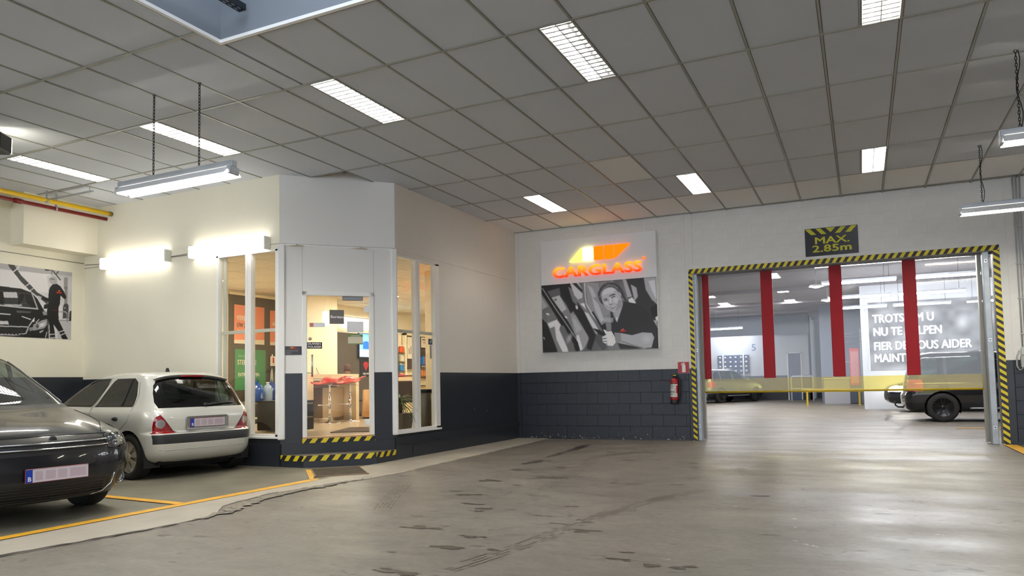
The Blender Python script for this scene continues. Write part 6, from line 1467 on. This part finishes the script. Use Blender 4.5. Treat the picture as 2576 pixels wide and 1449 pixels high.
nt.links.new(a_.outputs[0], e_.inputs[0]); e_.inputs[1].default_value = 1.1; nt.links.new(e_.outputs[0], o_.inputs[0])
cv.sheet('screen', 1.11, .56, tv, (.02, -.0515, .04), 0, ms)
t = thing('wifi_sign', 'black square sign with a red wireless symbol below the television', 'sign', (-8.42, 7.72, 1.28), PI / 2)
obj('plate', MB().cbox(0, .42, -.012, 0, 0, .42, .003), mat('wifi_black', L(40, 34, 32), .5), t)
obj('symbol', MB().prism([(.21, -.014, .14), (.10, -.014, .30), (.14, -.014, .35), (.21, -.014, .37), (.28, -.014, .35), (.32, -.014, .30)], (0, .002, 0)), mat('wifi_red', L(200, 50, 56), .5), t)
text('lettering', 'FREE WIFI', .065, M_SW, t, (.21, -.014, .07), sx=.85, bold=.01, depth=.0006)
t = thing('striped_carton', 'red and white striped carton beside the seated person', 'carton', (-7.5, 7.05, 1.02), .2)
obj('carton', MB().cbox(0, .42, 0, .35, 0, .34, .003), M_PW, t)
for k in range(6): obj('red_stripe', MB().box(.02 + k * .07, .055 + k * .07, -.002, .0, .30, .345), M_STR, t)
for s_ in (0, 1): obj('red_edge', MB().prism([(.0 if not s_ else .40, -.002, 0), (.03 if not s_ else .42, -.002, 0), (.03 if not s_ else .42, -.002, .30), (.0 if not s_ else .39, -.002, .30)], (0, .002, 0)), M_STR, t)
sc2 = thing('side_table', 'dark low cabinet carrying the striped carton', 'table', (-7.55, 7.0, FZ)); obj('top', MB().cbox(0, .55, 0, .5, .60, .645, .004), M_CT, sc2); obj('body', MB().box(.03, .52, .03, .47, 0, .60), mat('counter_dark', L(36, 32, 30), .3), sc2)
# seated person behind the counter, only head and shoulders show
def person():
    t = thing('person', 'person in a dark top seated behind the high counter, seen from behind', 'person', (-7.50, 6.02, FZ), .5, rot=(-.22, 0, .5)); t.scale = (.9, .9, .9)
    J = {'pelvis': (0, 0, .50, .15), 'spine': (0, -.01, .68, .14), 'chest': (0, .0, .86, .155), 'neck': (0, .03, 1.02, .055), 'headb': (0, .05, 1.10, .075),
         'sl': (-.17, .0, .93, .062), 'el': (-.25, .08, .70, .045), 'wl': (-.16, .30, .66, .032), 'sr': (.17, .0, .93, .062), 'er': (.26, .06, .70, .045), 'wr': (.18, .28, .66, .032),
         'hl': (-.10, .02, .48, .10), 'kl': (-.14, .44, .50, .07), 'fl': (-.14, .46, .06, .045), 'tl': (-.14, .60, .04, .035), 'hr': (.10, .02, .48, .10), 'kr': (.14, .44, .50, .07), 'fr': (.14, .46, .06, .045), 'tr': (.14, .60, .04, .035)}
    ks = list(J); E_ = [('pelvis', 'spine'), ('spine', 'chest'), ('chest', 'neck'), ('neck', 'headb'), ('chest', 'sl'), ('sl', 'el'), ('el', 'wl'), ('chest', 'sr'), ('sr', 'er'), ('er', 'wr'), ('pelvis', 'hl'), ('hl', 'kl'), ('kl', 'fl'), ('fl', 'tl'), ('pelvis', 'hr'), ('hr', 'kr'), ('kr', 'fr'), ('fr', 'tr')]
    me = bpy.data.meshes.new('body'); me.from_pydata([J[k][:3] for k in ks], [(ks.index(a), ks.index(b_)) for a, b_ in E_], [])
    o = bpy.data.objects.new('body', me); COL.objects.link(o); sk = o.modifiers.new('s', 'SKIN'); su = o.modifiers.new('u', 'SUBSURF'); su.levels = 2
    me.skin_vertices[0].data[0].use_root = True
    for i, k in enumerate(ks): me.skin_vertices[0].data[i].radius = (J[k][3], J[k][3])
    m2 = bpy.data.meshes.new_from_object(o.evaluated_get(bpy.context.evaluated_depsgraph_get())); bpy.data.objects.remove(o)
    m2.materials.clear(); m2.materials.append(mat('dark_shirt', L(40, 36, 38), .8)); m2.polygons.foreach_set('use_smooth', [True] * len(m2.polygons)); link('clothed_body', m2, t)
    skin = mat('skin', L(206, 150, 120), .5)
    h = MB().lathe([(0, -.12), (.045, -.11), (.068, -.06), (.078, 0), (.076, .05), (.055, .095), (0, .115)], 20); h.v = [(x, y * 1.18 + .055, z + 1.20) for x, y, z in h.v]
    h.add([(-.012, .150, 1.20), (.012, .150, 1.20), (0, .172, 1.175), (-.012, .150, 1.165), (.012, .150, 1.165)], [(0, 1, 2), (0, 2, 3), (1, 4, 2), (3, 2, 4)]); obj('head', h, skin, t)
    for s_ in (-1, 1):
        obj('ear', MB().lathe([(0, -.012), (.022, 0), (0, .012)], 10, 'x', (s_ * .078, .045, 1.195)), skin, t); obj('eye', MB().lathe([(0, -.006), (.010, 0), (0, .008)], 10, 'y', (s_ * .028, .140, 1.21)), M_SW, t)
        hd = MB(); bx_, by = s_ * .17, .30
        hd.tube([(bx_, by, .66), (bx_, by + .08, .655)], [.026, .034], 10)
        for q in range(4): x0 = bx_ + (q - 1.5) * .017; hd.tube([(x0, by + .07, .66), (x0, by + .115 - .006 * abs(q - 1.4), .652), (x0, by + .145 - .012 * abs(q - 1.4), .636)], [.0085, .008, .007], 6)
        hd.tube([(bx_ - s_ * .03, by + .02, .66), (bx_ - s_ * .05, by + .05, .655), (bx_ - s_ * .048, by + .085, .645)], [.010, .009, .008], 6); obj('hand', hd, skin, t)
    obj('mouth', MB().cbox(-.022, .022, .138, .146, 1.142, 1.150, .002), mat('lips', L(160, 90, 84), .5), t)
    hr = MB().lathe([(.080, -.07), (.089, -.02), (.090, .04), (.070, .09), (.03, .118), (0, .124)], 20); hr.v = [(x, y * 1.15 + .030, z + 1.215) for x, y, z in hr.v]; obj('hair', hr, mat('brown_hair', L(84, 50, 36), .6), t)
    oc = thing('office_stool', 'black office chair under the seated person', 'chair', (-7.40, 6.20, FZ), .5)
    obj('seat', MB().cbox(-.22, .22, -.18, .30, .35, .40, .02), M_BLACK, oc); obj('post', MB().tube([(0, .05, .05), (0, .05, .35)], .025, 10), M_CHROME, oc)
    for k in range(5): a = 2 * PI * k / 5; obj('leg', MB().tube([(0, .05, .07), (.26 * math.cos(a), .05 + .26 * math.sin(a), .03)], .018, 8), M_BLACK, oc)
person()
# right-hand window: plant, bin, chair, racks
po = thing('potted_plant', 'spiky green plant in a tall grey brown pot behind the side window', 'plant', (-3.72, 2.60, FZ))
obj('pot', MB().add([(-.12, -.12, 0), (.12, -.12, 0), (.12, .12, 0), (-.12, .12, 0), (-.145, -.145, .26), (.145, -.145, .26), (.145, .145, .26), (-.145, .145, .26)], [(0, 3, 2, 1), (0, 1, 5, 4), (1, 2, 6, 5), (2, 3, 7, 6), (3, 0, 4, 7), (4, 5, 6, 7)]), mat('pot_taupe', L(112, 98, 80), .5), po)
M_LF = mat('palm_leaf', L(92, 122, 50), .5, noise=.2, nscale=9)
rl = random.Random(11); sm = MB()
for k in range(3): sm.tube([(rl.uniform(-.05, .05), rl.uniform(-.05, .05), .26), (rl.uniform(-.06, .06), rl.uniform(-.06, .06), .44)], [.018, .014], 7)
obj('stem', sm, mat('palm_stem', L(96, 82, 50), .8), po)
for k in range(64):
    a = rl.uniform(0, 2 * PI); l = rl.uniform(.24, .42); e = rl.uniform(-.25, .75); c_, s_ = math.cos(a), math.sin(a); z0 = .44 + rl.uniform(-.03, .05); m = MB(); P = []
    for i in range(5):
        u = i / 4; r = l * u * math.cos(e); z = z0 + l * u * math.sin(e) - .18 * u * u * l / .3; w = .011 * (1 - u) ** .6 + .0008; P.append(((r * c_ - w * s_, r * s_ + w * c_, z), (r * c_ + w * s_, r * s_ - w * c_, z), (r * c_, r * s_, z + .004 * (1 - u))))
    for p, q in zip(P[:-1], P[1:]): m.quad(p[0], p[2], q[2], q[0]).quad(p[2], p[1], q[1], q[2])
    obj('leaf', m, M_LF, po, raw=True)
bn = thing('waste_bin', 'grey metal waste bin with black rim behind the side window', 'bin', (-3.80, 3.33, FZ))
obj('body', MB().lathe([(0, 0), (.145, 0), (.145, .57), (.135, .575)], 28), mat('bin_grey', L(128, 124, 110), .35, metal=.4), bn); obj('rim', MB().lathe([(.150, .555), (.152, .60), (.140, .605), (.135, .575)], 28), M_BLACK, bn); obj('liner_knot', MB().tube([(.14, .02, .60), (.17, .04, .57), (.16, .05, .52), (.15, .03, .56)], .010, 6), M_BLACK, bn)
chx = thing('waiting_chair', 'dark brown waiting chair with a chrome arm behind the plant', 'chair', (-4.62, 3.86, FZ), .35)
M_CB = mat('chair_brown', L(66, 52, 44), .7)
obj('backrest', MB().cbox(-.20, .22, .0, .05, .40, .76, .02), M_CB, chx, rot=(-.12, 0, 0)); obj('seat', MB().cbox(-.22, .24, .02, .48, .38, .44, .02), M_CB, chx)
for x in (-.24, .26): obj('arm_frame', MB().tube([(x, .02, .0), (x, .02, .62), (x, .06, .66), (x, .40, .66), (x, .44, .62), (x, .44, 0)], .012, 8), M_CHROME, chx)
wb_ = thing('meeting_chair', 'burgundy edged pale chair back beyond the brown waiting chair', 'chair', (-5.55, 5.4, FZ), .2)
obj('backrest', MB().cbox(-.25, .25, 0, .04, .45, .84, .03), mat('chair_pale', L(244, 220, 186), .5), wb_); obj('edge', MB().tube([(-.25, .02, .42), (-.27, .02, .78), (-.22, .02, .86), (.2, .02, .86)], .014, 8), mat('chair_burgundy', L(120, 44, 40), .5), wb_); obj('seat', MB().cbox(-.25, .25, .04, .5, .40, .46, .02), mat('chair_burgundy', L(120, 44, 40), .5), wb_)
for x in (-.22, .22):
    for y in (.06, .46): obj('leg', MB().tube([(x, y, 0), (x, y, .40)], .012, 6), M_CHROME, wb_)
dr = thing('display_wall', 'cream framed display wall of hanging accessories at the back of the office', 'display', (-8.42, 9.50, FZ), PI / 2)
obj('frame', MB().cbox(0, .07, -.10, 0, 0, 2.06, .004).cbox(1.3, 1.37, -.10, 0, 0, 2.06, .004).cbox(0, 1.37, -.10, 0, 2.0, 2.06, .004), mat('office_cream_light', L(246, 236, 206), .6), dr)
obj('back_board', MB().box(.07, 1.3, -.02, 0, 1.12, 2.0), mat('board_taupe', L(92, 78, 72), .6), dr); obj('lower_board', MB().box(.07, 1.3, -.02, 0, 0, 1.12), mat('board_cream', L(250, 232, 186), .6), dr)
t = thing('poster', 'white product poster on the far display wall, mullion side', 'poster', (-8.40, 9.66, 1.76), PI / 2); obj('sheet', MB().box(0, .52, -.03, -.026, 0, .58), M_PW, t)
mb = MB()
for k, h_ in enumerate((.16, .22, .20, .13, .10)): mb.box(.07 + k * .08, .10 + k * .08, -.032, -.030, .12, .12 + h_)
obj('bottle_print', mb, mat('print_taupe', L(120, 106, 92), .5), t); text('lettering', 'MAAK U', .06, mat('print_taupe', L(120, 106, 92), .5), t, (.30, -.032, .42), depth=.0005, bold=.01) if False else None
t = thing('poster', 'smaller pale poster above the blue packets', 'poster', (-8.40, 10.33, 2.08), PI / 2); obj('sheet', MB().box(0, .44, -.03, -.026, 0, .28), M_PW, t); obj('print', MB().box(.06, .38, -.032, -.030, .20, .23).box(.10, .38, -.032, -.030, .13, .15), mat('print_taupe', L(120, 106, 92), .5), t)
cols = [L(40, 110, 200), L(60, 150, 210), L(200, 60, 70), L(48, 96, 170)]
for k in range(4):
    t = thing('accessory_packet', ('first', 'second', 'third', 'fourth')[k] + ' coloured packet of the upper row on the far display wall', 'packet', (-8.38, 10.28 + k * .09, 1.60), PI / 2, 'blue packets on the far display wall')
    obj('packet', MB().cbox(0, .075, -.05, -.02, 0, .24, .006), mat('pk%d' % k, cols[k], .35), t); obj('tag', MB().box(.01, .065, -.051, -.050, -.05, -.02), M_PW, t)
for k in range(4):
    t = thing('accessory_bottle', ('first orange', 'first yellow', 'second orange', 'second yellow')[k] + ' bottle on the far display shelf', 'bottle', (-8.34, 10.32 + k * .09, 1.28), PI / 2, 'yellow bottles on the far display wall')
    obj('body', MB().lathe([(0, 0), (.03, 0), (.032, .02), (.03, .16), (.012, .20), (.012, .22), (0, .22)], 10), mat('bottle_yellow', L(228, 176, 44) if k % 2 else L(214, 130, 50), .35), t); obj('cap', MB().lathe([(.014, .22), (.014, .245), (0, .245)], 8), M_PW, t)
for z in (1.50, 1.26, 1.04): struct(obj('display_shelf', MB().cbox(0.07, 1.3, -.14, 0, z - FZ - .012, z - FZ + .005, .003), mat('shelf_dark', L(60, 40, 38), .5), dr)).pop('kind', None) if False else obj('shelf', MB().cbox(0.07, 1.3, -.14, -.02, z - FZ - .012, z - FZ + .005, .003), mat('shelf_dark', L(60, 40, 38), .5), dr)
rk = thing('snack_rack', 'tall narrow rack of coloured snack packets at the back of the office', 'rack', (-8.40, 9.05, FZ), PI / 2)
obj('upright', MB().box(0, .02, -.12, 0, 0, 1.62).box(.38, .40, -.12, 0, 0, 1.62), M_CT, rk)
for k in range(5): obj('shelf', MB().box(.02, .38, -.12, 0, .55 + k * .24, .565 + k * .24), mat('rack_olive', L(110, 96, 60), .5), rk)
for k, (c, z) in enumerate(((L(226, 96, 40), 4), (L(214, 208, 190), 3), (L(60, 140, 206), 2), (L(226, 80, 90), 1), (L(226, 70, 96), 0))):
    t = thing('snack_packet', ('orange', 'white', 'blue', 'red', 'pink')[k] + ' packet on the narrow snack rack', 'packet', (-8.40, 9.05, FZ + .565 + .24 * z), PI / 2)
    obj('packet', MB().cbox(.20, .36, -.11, -.02, .001, .17, .02), mat('snack%d' % k, c, .4), t); obj('seal', MB().box(.20, .36, -.07, -.06, .17, .19), M_PW, t)
# ================================================================ THE HALL BEYOND THE DOORWAY
M_HW = mat('hall_white', L(206, 210, 216), .6); M_HB = mat('hall_blue_grey', L(120, 128, 146), .6)
hc = sroot('ceiling_hall')
obj('panel', MB().box(-14, 13, 6.35, 36, ZC + .005, ZC + .06), mat('hall_ceiling', L(168, 166, 170), .85), hc)
for k in range(6): obj('beam', MB().box(-14, 13, 9.2 + k * 4.4, 9.4 + k * 4.4, ZC - .10, ZC + .01), mat('hall_beam', L(150, 146, 152), .8), hc)
wh = sroot('wall_hall')
mb = MB()
mb.box(-9, .45, 30, 30.1, 1.16, ZC, 0).box(-9, .45, 30, 30.1, 0, 1.16, 1).box(.35, .45, 30, 34, 0, ZC, 0).box(.45, 3.0, 34, 34.1, 0, ZC, 2)
mb.box(-9.1, -9, 12, 30, 0, ZC, 0).box(-3.4, -3.3, 6.35, 12, 0, ZC, 0).box(-9, -3.3, 12, 12.1, 0, ZC, 0)
mb.box(2.62, 12.9, 19, 19.12, 0, ZC, 0).box(2.62, 2.74, 18.9, 30, 0, ZC, 0).box(-9, .45, 28.6, 28.8, 3.05, ZC, 2).box(1.1, 2.62, 25, 25.1, 0, ZC, 2)
obj('panel', mb, (M_HW, M_DARK, M_HB), wh)
dd = sroot('door_3', (-.57, 29.98, 0)); obj('door_leaf', MB().cbox(0, .55, -.03, 0, 0, 2.2, .004), mat('far_door_blue', L(84, 96, 124), .5), dd); obj('door_frame', MB().box(-.05, 0, -.04, 0, 0, 2.25).box(.55, .60, -.04, 0, 0, 2.25).box(-.05, .60, -.04, 0, 2.2, 2.25), M_ALU, dd); obj('handle', MB().tube([(.06, -.06, 1.0), (.14, -.06, 1.0)], .012, 6), M_GALV, dd)
nb = tag(text('bay_number', '5', .46, mat('number_blue', L(112, 130, 162), .5), None, (-2.12, 29.99, 2.53), bold=.02, depth=.004), 'large grey blue number 5 painted on the far hall wall', 'number')
pg = thing('wheel_rack', 'dark blue board of round silver discs on the far hall wall', 'rack', (-3.85, 29.95, 1.30))
obj('board', MB().cbox(0, 1.50, -.04, 0, 0, .90, .004), mat('rack_blue', L(70, 86, 120), .5), pg); obj('upright', MB().box(.24, .30, -.06, -.04, -.1, .95).box(1.20, 1.26, -.06, -.04, -.1, .95), M_ALU, pg)
for a in range(6):
    for b_ in range(4): obj('disc', MB().lathe([(0, 0), (.055, 0), (.055, .03), (0, .03)], 14, 'y', (.12 + a * .25, -.08, .12 + b_ * .22)), mat('disc_silver', L(226, 230, 236), .3, metal=.3), pg)
rn = thing('guard_rail', 'white tubular guard rail beside the far blue door', 'rail', (-.30, 28.0, 0)); obj('rail', MB().tube([(0, 0, 0), (0, 0, 1.05), (.05, 0, 1.1), (.85, 0, 1.1), (.9, 0, 1.05), (.9, 0, 0)], .035, 8), mat('rail_white', L(230, 232, 238), .4), rn); obj('cross_bar', MB().tube([(0, 0, .55), (.9, 0, .55)], .025, 8), mat('rail_white', L(230, 232, 238), .4), rn)
bl = thing('workbench', 'pale box shaped workbench at the back of the hall', 'bench', (1.25, 23.6, 0)); obj('body', MB().cbox(0, .9, 0, .6, 0, .95, .01), mat('bench_grey', L(170, 172, 180), .5), bl); obj('top', MB().cbox(-.03, .93, -.03, .63, .95, 1.0, .01), mat('bench_top', L(200, 202, 208), .5), bl)
# banner with big lettering
bn2 = thing('hall_banner', 'grey photo banner with white TROTS OM U and FIER DE VOUS AIDER lettering', 'banner', (2.84, 18.985, 1.22))
c = Canvas(170, 90, .50); c.noise(.16, 6, 5, 1.6); c.noise(.08, 14, 6, 1.6); c.ell(.66, .36, .07, .16, .80, .8, 0, .8); c.ell(.78, .30, .05, .2, .42, .6, .2, .8); c.ell(.90, .45, .10, .3, .40, .7, .5, .8); c.poly([(.95, .1), (1, .1), (1, .8), (.88, .8)], .35, .6); c.ell(.5, .55, .4, .2, .70, .4, 0, .9); c.blur(4); c.a *= np.array([.97, .98, 1.0])
c.sheet('print', 3.9, 2.16, bn2, (0, 0, 0)); obj('edge', MB().box(-.02, 0, -.004, .004, 0, 2.16), M_ALU, bn2)
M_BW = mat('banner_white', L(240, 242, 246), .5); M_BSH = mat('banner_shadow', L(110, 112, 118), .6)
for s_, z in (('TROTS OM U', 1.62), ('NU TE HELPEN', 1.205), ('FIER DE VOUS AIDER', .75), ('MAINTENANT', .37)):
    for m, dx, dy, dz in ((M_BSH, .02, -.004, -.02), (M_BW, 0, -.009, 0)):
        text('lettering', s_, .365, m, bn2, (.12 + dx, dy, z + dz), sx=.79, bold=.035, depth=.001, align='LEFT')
# hanging hall lights in rows
def hall_lamp(x0, y, l, label):
    t = thing('hall_lamp', label, 'lamp', (x0, y, 3.085), 0, 'long suspended lights in the hall')
    obj('housing', MB().box(0, l, -.035, .035, .045, .09), M_HOUS, t); obj('tube', MB().tube([(.02, 0, .02), (l - .02, 0, .02)], .022, 8), M_TUBEH, t)
    for x in (.15, l - .15): obj('chain', MB().tube([(x, 0, .09), (x, 0, ZC - 3.085)], .004, 4), M_CHAIN, t)
for k, y in enumerate((8.0, 10.85, 14.15, 17.4)):
    o = ('nearest', 'second', 'third', 'farthest')[k]
    hall_lamp(1.85, y, 1.5, o + ' suspended light of the row left of the middle red upright'); hall_lamp(3.50, y, 1.5, o + ' suspended light of the row above the off roader')
hall_lamp(5.38, 17.5, 1.5, 'short visible end of a suspended light by the right guide rail')
hall_lamp(-4.0, 29.0, 1.7, 'suspended light above the number 5'); hall_lamp(-3.05, 24.0, 1.3, 'suspended light lower right of the far one')
for k in range(2):
    t = thing('hall_floodlight', ('upper', 'lower')[k] + ' glaring round light behind the second clear panel', 'floodlight', ((1.56, 14.6, 3.50), (1.72, 17.6, 3.40))[k]); obj('reflector', MB().lathe([(0, .06), (.16, .05), (.20, 0), (.18, .0), (.14, .03)], 20, 'z'), M_FIX, t); obj('bulb', MB().lathe([(0, -.04), (.10, -.02), (.13, .02), (0, .03)], 16, 'z'), emis('flood_bulb', (1, 1, 1), 22.0), t); obj('stem', MB().tube([(0, 0, .06), (0, 0, ZC - 3.45)], .012, 6), M_HOUS, t)
M_HP = emis('hall_panel', (1.0, .98, .95), 25.0)
HPL = ((-2.16, 18.9, 'nearer one behind the first clear panel'), (-2.12, 22.2, 'farther one behind the first clear panel'), (.40, 14.9, 'nearest, touching the second red upright'), (.30, 18.7, 'middle one behind the second clear panel'), (.25, 22.5, 'farthest one behind the second clear panel'), (-4.6, 18.9, 'unseen at left, added for light, nearer'), (-4.6, 22.4, 'unseen at left, added for light, farther'), (-7, 20, 'unseen, added for light over the far left corner'), (8, 9.5, 'unseen at far right, added for light, nearer'), (8, 13, 'unseen at far right, added for light, farther'))  # hidden left, corner and far right ones are unseen, added for their light
for k, (x, y, lb_) in enumerate(HPL):
    t = thing('hall_panel_light', 'recessed hall ceiling light, ' + lb_, 'ceiling light', (x, y, ZC - .012), 0, 'square panel lights in the hall ceiling'); obj('frame', MB().box(-.17, .17, -.62, -.60, 0, .02).box(-.17, .17, .60, .62, 0, .02).box(-.19, -.17, -.62, .62, 0, .02).box(.17, .19, -.62, .62, 0, .02), M_FIX, t); obj('diffuser', MB().box(-.17, .17, -.60, .60, .004, .012), M_HP, t)
t = thing('hose_cabinet', 'red fire hose cabinet at the dark corner left of the banner', 'cabinet', (2.22, 20.5, .75)); obj('cabinet', MB().cbox(0, .30, 0, .22, 0, 1.25, .01), mat('hose_red', L(190, 40, 44), .4), t); obj('door_panel', MB().box(.03, .27, -.004, 0, .08, 1.15), mat('hose_pale', L(196, 120, 116), .4), t)
t = thing('pipe_rack', 'stack of horizontal silver bars in the dark bay left of the banner', 'rack', (1.55, 24.6, 0))
for z in (2.72, 2.60, 2.40, 1.62, 1.0, .5): obj('bar', MB().tube([(0, 0, z), (1.05, 0, z)], .018, 6), M_GALV, t)
obj('upright', MB().box(0, .04, 0, .04, 0, 2.9).box(1.01, 1.05, 0, .04, 0, 2.9), M_GALV, t)
t = thing('barrier_post', 'yellow barrier bar low in front of the workbench', 'barrier', (.6, 22.0, 0)); obj('bar', MB().box(0, 2.0, 0, .06, .50, .62), mat('barrier_yellow', L(214, 186, 40), .5), t); [obj('post', MB().box(x, x + .06, 0, .06, 0, .5), mat('barrier_yellow', L(214, 186, 40), .5), t) for x in (.1, 1.84)]
